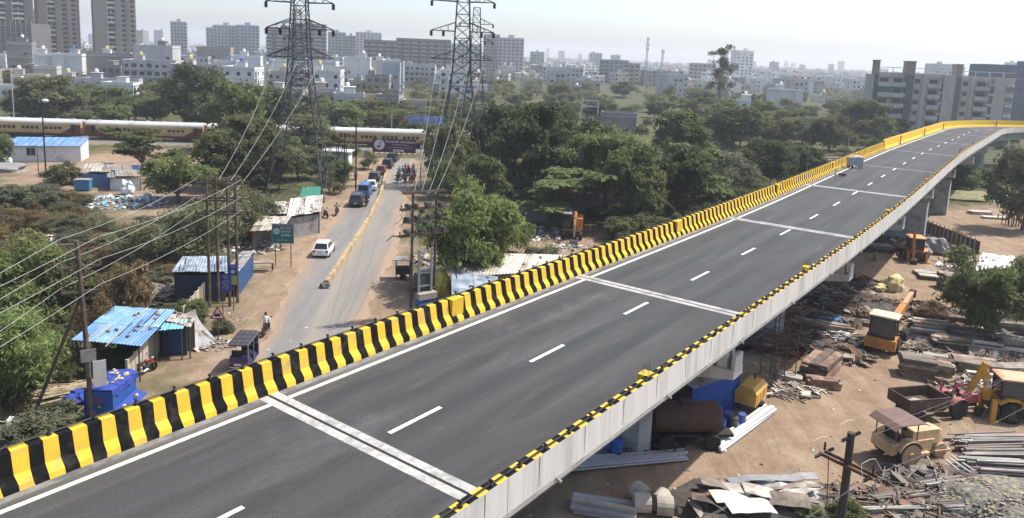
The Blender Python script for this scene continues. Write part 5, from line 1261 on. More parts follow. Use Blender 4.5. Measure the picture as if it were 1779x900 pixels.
for i, (x, z) in enumerate(((-1.05,5.63),(0,6.83),(1.05,5.63))):
    for sgn in (-1,1):
        q = Matrix.Rotation(-0.95,3,'Z') @ Vector((x,0.72*sgn,0)); e = Matrix.Rotation(-0.95,3,'Z') @ Vector((x,sgn*26,0))
        wire('line strung from the near yard pole %s, %s strand' % ('over the scrap heap' if sgn < 0 else 'over the road roller',('outer','top','inner')[i]), [(fpx+q.x,fpy+q.y,z),(fpx+e.x,fpy+e.y,z-0.3)], 0.5, 0.005, mat('dull_wire',(0.25,0.25,0.24),.6), group='lines of the near yard pole')

# ================================================================ vehicles and people on the street
m_tyre = mat('tyre_rubber', (0.022,0.021,0.02), 0.9, 0.2, 4, col2=(0.09,0.07,0.05), c2amt=0.35, c2scale=2); m_rim = mat('grey_wheel_rim', (0.28,0.28,0.28), 0.4, 0.1, metal=0.5); m_gl = glass(); m_chrome = mat('bright_metal', (0.5,0.5,0.5), 0.25, 0.05, metal=0.9)
m_red = mat('red_lens', (0.35,0.015,0.01), 0.3, 0.05); m_hl = mat('clear_lens', (0.6,0.6,0.58), 0.2, 0.05); m_blkp = mat('black_plastic', (0.02,0.02,0.021), 0.6, 0.15)
def paint(name, c, dust=0.25): return mat(name, c, 0.32, 0.05, 1.0, col2=tuple(0.6*k+0.4*d for k, d in zip(c,(0.25,0.2,0.15))), c2amt=dust, c2scale=0.8, spec=0.5)
def wheel_parts(parent, x, y, r, w, rim=None, name='wheel', z=None):
    t = MB(); t.lathe([(r*0.55,-w/2),(r*0.9,-w/2),(r,-w*0.35),(r,w*0.35),(r*0.9,w/2),(r*0.55,w/2)],axis='y',n=18); o = t.build(name, m_tyre, parent, (x,y,r if z is None else z), smooth=True)
    q = MB(); q.lathe([(0,-w*0.42),(r*0.25,-w*0.46),(r*0.56,-w*0.40),(r*0.56,w*0.40),(r*0.25,w*0.46),(0,w*0.42)],axis='y',n=14); q.build('rim', rim or m_rim, o); return o
def car(label, loc, rz, pm, L_=3.9, W=1.68, Hh=1.5, style='hatch', group=None):
    nm = dict(hatch='hatchback_car', suv='suv_car', sedan='sedan_car', van='passenger_van')[style]; o = thing(nm, label, 'van' if style == 'van' else 'car', (loc[0],loc[1],0.035), rz, group); h = L_/2; wd = W/2; zb = 0.22 if style != 'suv' else 0.28
    belt = Hh*0.60; hood = {'hatch':0.58,'sedan':0.56,'suv':0.60,'van':0.52}[style]*Hh
    if style == 'hatch': st = [(-h,0.86,.36,belt*0.72),(-h+.06,.95,zb+.05,belt*0.98),(-h+.5,1,zb,belt),(0,1,zb,belt),(h-1.25,1,zb,belt*0.99),(h-.45,.97,zb,hood*0.9),(h-.08,.86,zb+.06,hood*0.74),(h,.74,.34,hood*0.6)]; cab = (-h+0.12,h-1.05,-h+0.62,h-1.85)
    elif style == 'sedan': st = [(-h,.86,.36,belt*0.78),(-h+.06,.95,zb+.05,belt*0.95),(-h+.6,1,zb,belt*0.99),(0,1,zb,belt),(h-1.35,1,zb,belt*0.98),(h-.45,.97,zb,hood*0.9),(h-.08,.86,zb+.06,hood*0.74),(h,.74,.34,hood*0.6)]; cab = (-h+0.55,h-1.15,-h+1.15,h-1.95)
    elif style == 'suv': st = [(-h,.9,.42,belt*0.9),(-h+.05,.97,zb+.05,belt),(-h+.5,1,zb,belt),(0,1,zb,belt),(h-1.2,1,zb,belt),(h-.35,.98,zb,hood*0.97),(h-.06,.92,zb+.08,hood*0.85),(h,.84,.42,hood*0.7)]; cab = (-h+0.05,h-1.1,-h+0.3,h-1.75)
    else: st = [(-h,.95,.42,belt),(-h+.05,1,zb,belt),(0,1,zb,belt),(h-.5,1,zb,belt),(h-.1,.95,zb+.05,belt*0.95),(h,.86,.42,hood*0.8)]; cab = (-h+0.04,h-0.25,-h+0.14,h-0.8)
    mb = MB(); secs = []
    for x, k, z0, z1 in st:
        w = wd*k; secs.append([(x,-w,z0+.12),(x,-w*.95,z0),(x,w*.95,z0),(x,w,z0+.12),(x,w,z1-.14),(x,w*.93,z1),(x,-w*.93,z1),(x,-w,z1-.14)])
    mb.loft(secs)
    x0, x1, x2, x3 = cab; wt = wd*0.74; wb = wd*0.92; zt = Hh-0.04
    mb.add([(x0,-wb,belt-.01),(x1,-wb,belt-.01),(x1,wb,belt-.01),(x0,wb,belt-.01),(x2,-wt,zt),(x3,-wt,zt),(x3,wt,zt),(x2,wt,zt)],[(4,5,6,7),(0,1,5,4),(1,2,6,5),(2,3,7,6),(3,0,4,7)])
    mb.add([(x2,-wt,zt+.002),(x3,-wt,zt+.002),(x3,wt,zt+.002),(x2,wt,zt+.002),(x2+.12,-wt*.9,Hh),(x3-.12,-wt*.9,Hh),(x3-.12,wt*.9,Hh),(x2+.12,wt*.9,Hh)],[(4,5,6,7),(0,1,5,4),(1,2,6,5),(2,3,7,6),(3,0,4,7)])
    mb.build('body', pm, o, smooth=True)
    A_ = [Vector(p) for p in ((x0,-wb,belt),(x1,-wb,belt),(x1,wb,belt),(x0,wb,belt),(x2,-wt,zt),(x3,-wt,zt),(x3,wt,zt),(x2,wt,zt))]
    def pane(name, q, ins, e=0.012):
        c = sum((A_[i] for i in q),Vector())/4; n = (A_[q[1]]-A_[q[0]]).cross(A_[q[3]]-A_[q[0]]).normalized(); p = [A_[i].lerp(c,ins)+n*e for i in q]; b_ = MB(); b_.add(p+[v-n*0.01 for v in p],[(0,1,2,3),(7,6,5,4),(0,4,5,1),(1,5,6,2),(2,6,7,3),(3,7,4,0)]); b_.build(name, m_gl, o)
    pane('windscreen',(1,2,6,5),.10); pane('rear_window',(3,0,4,7),.12)
    for q in ((0,1,5,4),(2,3,7,6)):
        a, b_, c_, d_ = [A_[i] for i in q]
        for t0, t1 in (((0.06,0.50),(0.54,0.94)) if style != 'van' else ((0.03,0.3),(0.34,0.64),(0.68,0.95))):
            lo0, lo1 = a.lerp(b_,t0), a.lerp(b_,t1); hi0, hi1 = d_.lerp(c_,t0), d_.lerp(c_,t1); n = (b_-a).cross(d_-a).normalized()*0.012
            p = [lo0.lerp(hi0,.1)+n,lo1.lerp(hi1,.1)+n,lo1.lerp(hi1,.88)+n,lo0.lerp(hi0,.88)+n]; g_ = MB(); g_.add(p+[v-n*0.8 for v in p],[(0,1,2,3),(7,6,5,4),(0,4,5,1),(1,5,6,2),(2,6,7,3),(3,7,4,0)]); g_.build('side_window', m_gl, o)
    r = 0.29 if style != 'suv' else 0.36
    for x in (-h+0.72,h-0.75):
        for s in (-1,1): wheel_parts(o, x, s*(wd-0.08), r, 0.19)
    for s in (-1,1):
        b_ = MB(); b_.box((-h+.02,s*wd*.78,belt*.80),(.07,.24,.2)); b_.build('tail_light', m_red, o); b_ = MB(); b_.box((h-.12,s*wd*.66,hood*.72),(.14,.3,.14)); b_.build('headlight', m_hl, o); b_ = MB(); b_.box((x1-.25,s*(wd+.06),belt+.06),(.14,.16,.13)); b_.build('mirror', pm, o)
    b_ = MB(); b_.box((-h+.02,0,.42),(.12,W*.86,.2)); b_.build('bumper', m_blkp if style == 'suv' else pm, o); b_ = MB(); b_.box((-h-.025,0,.62),(.02,.5,.12)); b_.build('number_plate', W_['white'], o)
    if style == 'suv':
        for s in (-1,1): b_ = MB(); b_.bar((x2+.1,s*wt*.85,Hh+.05),(x3-.1,s*wt*.85,Hh+.05),.05); b_.build('roof_rail', m_blkp, o)
    return o
pw = paint('white_car_paint',(0.72,0.72,0.71),0.12); pb = paint('black_car_paint',(0.015,0.016,0.018)); pg = paint('dark_grey_car_paint',(0.05,0.052,0.056)); prd = paint('dark_red_car_paint',(0.22,0.02,0.02)); pbl = paint('blue_van_paint',(0.05,0.13,0.30)); pdk = paint('charcoal_car_paint',(0.028,0.03,0.034))
AW = math.pi/2+0.07   # the street's direction away from the camera
car('white hatchback driving alone beside the median', (-19.37,77.25), AW-0.02, pw, 3.9, 1.7, 1.5, 'hatch')
car('dark grey large car, last in the queue for the crossing', (-21.21,103.00), AW, pg, 4.5, 1.85, 1.75, 'suv')
car('blue van directly ahead of the last dark car', (-21.44,109.40), AW, pbl, 4.4, 1.75, 2.05, 'van')
car('white sedan queuing ahead of the blue van', (-21.59,115.11), AW+.05, pw, 4.2, 1.72, 1.48, 'sedan')
car('charcoal car queuing ahead of the white sedan', (-22.55,122.94), AW+.03, pdk, 4.2, 1.75, 1.6, 'suv')
car('dark red car in the middle of the queue', (-22.64,130.19), AW, prd, 3.9, 1.7, 1.55, 'hatch')
car('black car second from the crossing', (-22.78,137.59), AW-.05, pb, 4.4, 1.8, 1.7, 'suv')
car('black car first at the level crossing', (-23.09,145.41), AW-.08, pdk, 4.4, 1.82, 1.75, 'suv')
# ---- people
def skin_mesh(name, J, bones, rad, sub=1):
    me = bpy.data.meshes.new(name); keys = list(J); ix_ = {k: i for i, k in enumerate(keys)}
    me.from_pydata([J[k] for k in keys], [(ix_[a],ix_[b_]) for a, b_ in bones], [])
    o = bpy.data.objects.new(name, me); COL.objects.link(o); md = o.modifiers.new('s','SKIN'); sb = o.modifiers.new('u','SUBSURF'); sb.levels = sub; sb.render_levels = sub
    sv = me.skin_vertices[0].data
    for k, i in ix_.items(): r_ = rad[k]; sv[i].radius = r_ if isinstance(r_,tuple) else (r_,r_); sv[i].use_root = (k == 'pelvis')
    dg = bpy.context.evaluated_depsgraph_get(); out = bpy.data.meshes.new_from_object(o.evaluated_get(dg)); bpy.data.objects.remove(o); out.name = name; return out
m_skin = mat('brown_skin', (0.22,0.125,0.08), 0.6, 0.1, 6); m_hair = mat('black_hair', (0.012,0.01,0.009), 0.6, 0.2, 8)
BON = [('pelvis','spine'),('spine','chest'),('chest','neck'),('neck','chin'),('chin','head'),('head','top')]
for s in 'lr': BON += [('pelvis','hip'+s),('hip'+s,'knee'+s),('knee'+s,'ankle'+s),('ankle'+s,'toe'+s),('chest','sho'+s),('sho'+s,'elb'+s),('elb'+s,'wri'+s),('wri'+s,'palm'+s),('palm'+s,'f1'+s),('palm'+s,'f2'+s),('palm'+s,'f3'+s),('palm'+s,'f4'+s),('wri'+s,'th'+s)]
RAD = dict(pelvis=(.15,.12),spine=(.14,.11),chest=(.16,.12),neck=.055,chin=.075,head=.10,top=.075)
for s in 'lr': RAD.update({'hip'+s:.085,'knee'+s:.06,'ankle'+s:.042,'toe'+s:.04,'sho'+s:.06,'elb'+s:.045,'wri'+s:.03,'palm'+s:.032,'f1'+s:.01,'f2'+s:.01,'f3'+s:.01,'f4'+s:.009,'th'+s:.011})
def pose(pel, spine, chest, neck, head, legs, arms, lean=0.0):
    J = dict(pelvis=pel,spine=spine,chest=chest,neck=neck,chin=(head[0]+.01,0,head[2]-.08),head=head,top=(head[0]-.01,0,head[2]+.09))
    for s, k in (('l',1),('r',-1)):
        hp, kn, an, to = legs; sh, el, wr = arms
        for nm_, p in (('hip',hp),('knee',kn),('ankle',an),('toe',to),('sho',sh),('elb',el),('wri',wr)): J[nm_+s] = (p[0],p[1]*k,p[2])
        d = (Vector(wr)-Vector(el)).normalized(); w = Vector((wr[0],wr[1]*k,wr[2])); d = Vector((d.x,d.y*k,d.z)); J['palm'+s] = tuple(w+d*.07); lat = Vector((0,k,0)).cross(d).normalized() if abs(d.z) > .9 else Vector((0,0,1)).cross(d).normalized()
        for i, f_ in enumerate(('f1','f2','f3','f4')): J[f_+s] = tuple(w+d*(.155-.012*abs(i-1.3))+lat*(.03-.02*i)+Vector((0,0,-.02)))
        J['th'+s] = tuple(w+d*.08+lat*.06)
    return J
RIDE = pose((0,0,.86),(.03,0,1.02),(.08,0,1.22),(.11,0,1.40),(.15,0,1.54),((.03,.10,.84),(.40,.20,.76),(.24,.19,.34),(.36,.19,.28)),((.09,.19,1.32),(.27,.28,1.11),(.50,.30,1.05)))
PILL = pose((0,0,.92),(.02,0,1.08),(.05,0,1.28),(.08,0,1.46),(.11,0,1.60),((.03,.10,.90),(.36,.24,.82),(.18,.24,.42),(.28,.24,.36)),((.06,.19,1.38),(.14,.26,1.14),(.32,.16,1.06)))
STAND = pose((0,0,.92),(0,0,1.1),(0,0,1.30),(.01,0,1.48),(.03,0,1.62),((0,.09,.90),(.03,.10,.50),(0,.11,.09),(.14,.13,.04)),((0,.19,1.40),(.02,.24,1.12),(.08,.25,.88)))
PM = {k: skin_mesh('body', J, BON, RAD) for k, J in (('ride',RIDE),('pill',PILL),('stand',STAND))}
HZ = dict(ride=(1.46,.84,1.40), pill=(1.52,.90,1.46), stand=(1.54,.92,1.48)); HEAD = dict(ride=(.15,1.54), pill=(.11,1.60), stand=(.03,1.62))
HM = {}
for k, (hx, hz_) in HEAD.items():
    mb = MB(); mb.blob((hx-.025,0,hz_+.03),(.115,.105,.12),0,1,2,0.05); HM[k] = mb.mesh('hair', m_hair, True)
    fb = MB(); fb.box((hx+.105,0,hz_-.01),(.03,.03,.05)); HM[k+'n'] = fb.mesh('nose', m_skin)
    fb = MB()
    for s in (-1,1): fb.blob((hx+.09,s*.036,hz_+.02),(.012,.016,.010),0,1,1,0.0)
    fb.box((hx+.088,0,hz_-.06),(.02,.05,.012)); HM[k+'e'] = fb.mesh('face', m_hair)
CLOTH = {}
def body_variant(kind, top, bot):
    key = (kind, top, bot)
    if key in CLOTH: return CLOTH[key]
    me = PM[kind].copy(); me.materials.clear()
    for m_ in (m_skin, TOPS[top], BOTS[bot], m_blkp): me.materials.append(m_)
    zn, zp, zc = HZ[kind]; J = dict(ride=RIDE,pill=PILL,stand=STAND)[kind]; el = Vector(J['elbl']); wr = Vector(J['wril'])
    idx = []
    for p in me.polygons:
        c = p.center; m_ = 1
        if c.z > zc: m_ = 0
        elif (Vector((c.x,abs(c.y),c.z))-wr).length < .2 and c.x > .0 and abs(c.y) > .1 and (Vector((c.x,abs(c.y),c.z))-wr).dot(wr-el) > -0.02: m_ = 0
        elif c.z < zp+.04 and not (abs(c.y) > .19 and c.z > zp-.1 and kind == 'stand'): m_ = 2
        an = J['anklel']
        if c.z < an[2]-.0: m_ = 3
        idx.append(m_)
    me.polygons.foreach_set('material_index', idx); me.polygons.foreach_set('use_smooth',[True]*len(idx)); CLOTH[key] = me; return me
TOPS = dict(white=mat('white_shirt',(0.66,0.66,0.64),0.9,.1,6), black=mat('black_shirt',(0.02,0.02,0.022),0.9,.1,6), blue=mat('blue_shirt',(0.06,0.11,0.24),0.9,.1,6), grey=mat('grey_shirt',(0.22,0.22,0.22),0.9,.1,6), red=mat('maroon_shirt',(0.20,0.03,0.035),0.9,.1,6), tan=mat('tan_shirt',(0.38,0.29,0.19),0.9,.1,6)); BOTS = dict(dark=mat('dark_trousers',(0.025,0.026,0.032),0.9,.1,6), grey=mat('grey_trousers',(0.10,0.10,0.10),0.9,.1,6), jeans=mat('blue_jeans',(0.05,0.075,0.14),0.9,.1,6))
def person(label, x, y, z, rz, kind, top, bot, helmet=None, group=None):
    o = thing('person', label, 'person', (x,y,z), rz, group); link('body', body_variant(kind,top,bot), o); link('face', HM[kind+'e'], o); link('nose', HM[kind+'n'], o)
    if helmet:
        hx, hz_ = HEAD[kind]; mb = MB(); mb.blob((hx-.01,0,hz_+.035),(.15,.14,.15),0,2,2,0.03); mb.build('helmet', helmet, o, smooth=True)
    else: link('hair', HM[kind], o)
    return o
# ---- motorcycle and scooter
def bike_proto(col, name='motorcycle'):
    o = thing(name, 'x', 'motorcycle', (0,0,0)); q = {}
    for x in (-.62,.64):
        t = MB(); prof = [(0.235,-.045),(0.29,-.05),(0.305,0),(0.29,.05),(0.235,.045)]; t.lathe(prof+[prof[0]],axis='y',n=18); w_ = t.build('wheel', m_tyre, o, (x,0,.305)); s_ = MB()
        for i in range(6): a = i*math.pi/6; s_.bar((.24*math.cos(a),0,.24*math.sin(a)),(-.24*math.cos(a),0,-.24*math.sin(a)),.022)
        s_.lathe([(.05,-.05),(.06,0),(.05,.05)],axis='y',n=8); s_.build('spokes', m_rim, w_)
    mb = MB(); mb.path([(-.62,.07,.305),(-.2,.08,.42),(.1,.05,.3),(.45,.0,.9)],.022,5); mb.path([(-.62,-.07,.305),(-.2,-.08,.42),(.1,-.05,.3)],.022,5); mb.path([(-.75,0,.72),(-.2,0,.68),(.42,0,.88)],.03,5); mb.build('frame', m_blkp, o)
    mb = MB(); 
    for s in (-1,1): mb.path([(.64,s*.08,.305),(.46,s*.08,.93)],.022,6)
    mb.build('fork', m_chrome, o); mb = MB(); mb.path([(.36,.34,1.0),(.46,.2,1.04),(.45,0,.98),(.46,-.2,1.04),(.36,-.34,1.0)],.016,5); mb.build('handlebar', m_blkp, o)
    mb = MB(); mb.blob((.2,0,.84),(.26,.13,.13),0,3,2,0.05); mb.build('fuel_tank', col, o, smooth=True); mb = MB(); mb.blob((-.28,0,.80),(.4,.12,.07),0,2,2,0.05); mb.build('seat', m_blkp, o, smooth=True)
    mb = MB(); mb.box((.08,0,.42),(.34,.22,.3)); mb.lathe([(.09,0),(.11,.05),(.09,.1),(.11,.15),(.09,.2)],c=(.14,0,.5),n=10); mb.build('engine', m_gal, o); mb = MB(); mb.path([(.1,-.14,.32),(-.2,-.17,.27),(-.75,-.18,.38)],.035,7); mb.build('exhaust', m_chrome, o)
    mb = MB(); mb.lathe([(0,.10),(.09,.08),(.1,0),(.05,-.06)],axis='x',c=(.54,0,.9),n=12); mb.build('headlight', m_hl, o); mb = MB(); mb.box((-.8,0,.68),(.08,.14,.1)); mb.build('tail_light', m_red, o)
    mb = MB(); mb.path([(-.2,0,.64),(-.55,0,.68),(-.85,0,.58),(-.95,0,.4)],.06,6,0,.05); mb.build('rear_mudguard', col, o); mb = MB(); mb.path([(.35,0,.55),(.6,0,.64),(.9,0,.48)],.05,6,0,.04); mb.build('front_mudguard', col, o)
    for s in (-1,1): mb = MB(); mb.path([(.44,s*.22,1.03),(.40,s*.28,1.16)],.01,4); mb.box((.39,s*.29,1.19),(.02,.13,.08)); mb.build('mirror', m_blkp, o)
    return o
pbk = [bike_proto(paint('black_bike_paint',(0.012,0.012,0.014))), bike_proto(paint('red_bike_paint',(0.25,0.02,0.02))), bike_proto(paint('white_bike_paint',(0.6,0.6,0.6)))]
IX = child_index(); first = [True]*3
def bike(label, loc, rz, k, group=None):
    if first[k]: first[k] = False; o = pbk[k]; o.location = (loc[0],loc[1],.035); o.rotation_euler.z = rz; o['label'] = label
    else: o = dup(pbk[k], (loc[0],loc[1],.035), rz, label, ix=IX)
    if group: o['group'] = group
    elif 'group' in o: del o['group']
    return o
def rider(blab, plab, loc, rz, k, top, bot, helmet=None, group=None, pill=None, pgroup=None):
    bike(blab, loc, rz, k, group); c, s = math.cos(rz), math.sin(rz); person(plab, loc[0]-.12*c, loc[1]-.12*s, .03, rz, 'ride', top, bot, helmet, pgroup)
    if pill: person(pill[0], loc[0]-.5*c, loc[1]-.5*s, .03, rz, 'pill', pill[1], pill[2], None, pgroup)
rider('black motorcycle ridden up the street ahead of the rickshaw','rider in white shirt with black bag ahead of the rickshaw',(-18.00,54.34),AW-.05,0,'white','dark')
rider('black motorcycle ridden beside the tin shacks','rider in grey shirt passing the tin shacks',(-22.42,95.94),AW,0,'grey','dark')
rider('motorcycle squeezed between median and last dark car','rider in dark clothes between median and last dark car',(-19.83,102.47),AW,0,'black','dark')
rider('red motorcycle carrying two people by the tall dark pole','driver in white shirt of the loaded red motorcycle',(-25.71,123.32),AW+.3,1,'white','grey',pill=('pillion passenger in tan clothes on the red motorcycle','tan','grey'))
bike('motorcycle parked beside the lattice pylon shacks', (-23.44,94.35), AW+.5, 1)
mk_ = [(690,318,0,'black','dark'),(697,313,2,'white','jeans'),(704,318,0,'blue','dark'),(699,304,1,'grey','dark'),(707,309,0,'black','grey'),(713,315,0,'grey','dark'),(709,301,0,'red','dark'),(717,306,2,'blue','dark'),(721,312,0,'black','dark'),(719,299,0,'blue','jeans'),(693,312,0,'blue','dark'),(701,310,0,'black','dark'),(694,306,0,'grey','jeans'),(711,306,0,'black','dark'),(704,300,0,'blue','grey'),(716,317,1,'red','dark')]
spots = [(-18.61,121.63),(-18.39,124.53),(-17.34,121.93),(-18.90,129.24),(-17.71,126.47),(-16.71,123.49),(-18.29,131.95),(-17.19,129.04),(-16.41,126.19),(-17.58,133.45),(-18.98,125.26),(-18.32,126.62),(-19.33,128.82),(-17.66,129.24),(-18.83,132.14),(-16.20,122.48)]
for (a_, b0, k, t_, bt), lo in zip(mk_, spots):
    rider('one of the motorcycles bunched at the crossing right of the median','one of the riders bunched at the crossing right of the median',lo,AW+rng.uniform(-.3,.3),k,t_,bt,None,'motorcycles bunched at the crossing',None,'riders bunched at the crossing')
bike('black motorcycle parked nearest the leaning corrugated sheet', (-22.68,52.90), 2.2, 0, 'motorcycles parked by the blue stall'); bike('red motorcycle parked behind the black one by the stall', (-22.80,53.81), 2.3, 1, 'motorcycles parked by the blue stall'); bike('motorcycle leaning on the concrete fence beside the blue kiosk', (-23.32,46.56), 1.1, 1)
# ---- battery rickshaw
m_rk = paint('navy_rickshaw_paint',(0.02,0.025,0.09)); rk = thing('battery_rickshaw', 'dark blue battery rickshaw with roof rack driving up the street', 'rickshaw', (*(-17.52,48.80),0.035), AW-.03); rk.scale = (1.15,1.22,1.12)
mb = MB(); mb.bb(-1.35,.75,-.5,.5,.32,.42); mb.loft([[(-1.35,-.5,.3),(-1.35,.5,.3),(-1.35,.5,.95),(-1.35,-.5,.95)],[(-1.15,-.5,.3),(-1.15,.5,.3),(-1.15,.5,1.0),(-1.15,-.5,1.0)]]); mb.bb(-1.1,-.7,-.48,.48,.42,.75); mb.bb(-.2,.15,-.48,.48,.42,.72); mb.loft([[(.75,-.5,.32),(.75,.5,.32),(.75,.5,1.0),(.75,-.5,1.0)],[(1.2,-.28,.4),(1.2,.28,.4),(1.15,.25,.9),(1.15,-.25,.9)]]); mb.build('body', m_rk, rk)
mb = MB(); mb.bb(-1.05,-.65,-.46,.46,.75,.85); mb.bb(-1.12,-1.0,-.46,.46,.85,1.25); mb.build('passenger_seat', m_blkp, rk)
for x, y in ((-1.3,-.48),(-1.3,.48),(-.25,-.48),(-.25,.48),(.72,-.46),(.72,.46)): mb = MB(); mb.tube((x,y,.4),(x*.97,y,1.72),.022,n=6); mb.build('roof_post', m_chrome, rk)
mb = MB(); mb.loft([[(-1.5,-.55,1.70),(-1.5,.55,1.70),(-1.5,.5,1.78),(-1.5,-.5,1.78)],[(.6,-.55,1.72),(.6,.55,1.72),(.6,.5,1.82),(.6,-.5,1.82)],[(.95,-.5,1.62),(.95,.5,1.62),(.95,.45,1.68),(.95,-.45,1.68)]]); mb.build('roof', mat('grey_black_canopy',(0.06,0.06,0.065),.7,.15), rk)
mb = MB()
for y in (-.45,-.15,.15,.45): mb.bar((-1.35,y,1.88),(.5,y,1.9),.03)
for x in (-1.35,-.75,-.1,.5): mb.bar((x,-.45,1.9),(x,.45,1.9),.03); mb.bar((x,-.45,1.8),(x,-.45,1.9),.03); mb.bar((x,.45,1.8),(x,.45,1.9),.03)
mb.build('roof_rack', m_gal, rk); mb = MB(); mb.add([(.74,-.45,1.02),(.74,.45,1.02),(.9,.42,1.62),(.9,-.42,1.62)],[(0,1,2,3)]); mb.build('windscreen', m_gl, rk)
for s in (-1,1):
    wheel_parts(rk,-.95,s*.48,.24,.11); mb = MB(); mb.box((-1.37,s*.4,.62),(.04,.14,.12)); mb.build('tail_light', m_red, rk)
wheel_parts(rk,1.05,0,.24,.11); mb = MB(); mb.box((-1.38,0,.5),(.03,.5,.12)); mb.build('number_plate', W_['white'], rk); mb = MB(); mb.box((-1.42,0,.36),(.06,.9,.08)); mb.build('bumper', m_chrome, rk)
person('driver in dark shirt inside the battery rickshaw', rk.location.x+.2*math.cos(AW), rk.location.y+.2*math.sin(AW), -.02, AW, 'ride', 'black', 'dark')

# ================================================================ stalls, shacks, signs and litter beside the street
m_tin = mat('dull_tin_sheet', (0.30,0.30,0.30), 0.55, 0.2, 1.5, col2=(0.18,0.12,0.08), c2amt=0.45, c2scale=0.9, metal=0.2); m_tinp = mat('pale_tin_sheet', (0.40,0.375,0.335), 0.7, 0.2, 1.5, col2=(0.22,0.17,0.125), c2amt=0.45, c2scale=0.9); m_turq = mat('turquoise_sheet', (0.16,0.42,0.55), 0.5, 0.1, 1.5); m_asb = mat('asbestos_cement_sheet', (0.40,0.36,0.30), 0.9, 0.2, 1.2, col2=(0.22,0.19,0.15), c2amt=0.5, c2scale=0.6)
m_tarpb = mat('blue_tarpaulin', (0.028,0.055,0.26), 0.8, 0.3, 3.5, 0.9, 7); m_tarpd = mat('navy_tarpaulin', (0.02,0.05,0.14), 0.6, 0.2, 2); m_bamb = mat('dry_bamboo', (0.36,0.29,0.19), 0.8, 0.25, 2); m_plank = mat('grey_plank', (0.27,0.23,0.18), 0.9, 0.3, 2, col2=(0.14,0.11,0.085), c2amt=0.5, c2scale=1); m_fence = mat('precast_fence_concrete', (0.40,0.35,0.27), 0.9, 0.15, 1.5, 0.2, 6); m_ytarp = mat('yellow_tarpaulin', (0.55,0.43,0.08), 0.7, 0.2, 2); m_sack = mat('white_sack', (0.62,0.61,0.58), 0.8, 0.15, 4); m_slate = mat('blue_grey_tarpaulin', (0.16,0.20,0.25), 0.5, 0.3, 1.2, 0.5, 4, col2=(0.34,0.37,0.40), c2amt=0.5, c2scale=0.8)
def V3(p, z): return Vector((p[0],p[1],z))
def patch(A_, B_, C_, D_, corr_n=0, amp=0.03, t=0.03, rows=1, sagz=0.0, jit=0.0, seed=0):
    """thin sheet spanning A-B (near edge) to D-C (far edge); ridges run near to far."""
    mb = MB(); n = max(1,corr_n*2); r = random.Random(seed); vs = []
    for layer in (0,-t):
        for j in range(rows+1):
            for i in range(n+1):
                u = i/n; v = j/rows; p = A_.lerp(B_,u).lerp(D_.lerp(C_,u),v); z = (amp if i%2 else -amp) if corr_n else 0
                vs.append(p+Vector((0,0,z+layer-sagz*4*u*(1-u)*4*v*(1-v)+(r.uniform(-jit,jit) if layer == 0 else 0))))
    q = (n+1)*(rows+1); fs = []
    for j in range(rows):
        for i in range(n): a = j*(n+1)+i; fs += [(a,a+1,a+n+2,a+n+1),(q+a+n+1,q+a+n+2,q+a+1,q+a)]
    rim = [j*(n+1) for j in range(rows,-1,-1)]+list(range(1,n+1))+[j*(n+1)+n for j in range(1,rows+1)]+[rows*(n+1)+i for i in range(n-1,0,-1)]
    fs += [(a,b_,b_+q,a+q) for a, b_ in zip(rim,rim[1:]+rim[:1])]
    mb.add(vs,[f[::-1] for f in fs] if False else fs); return mb
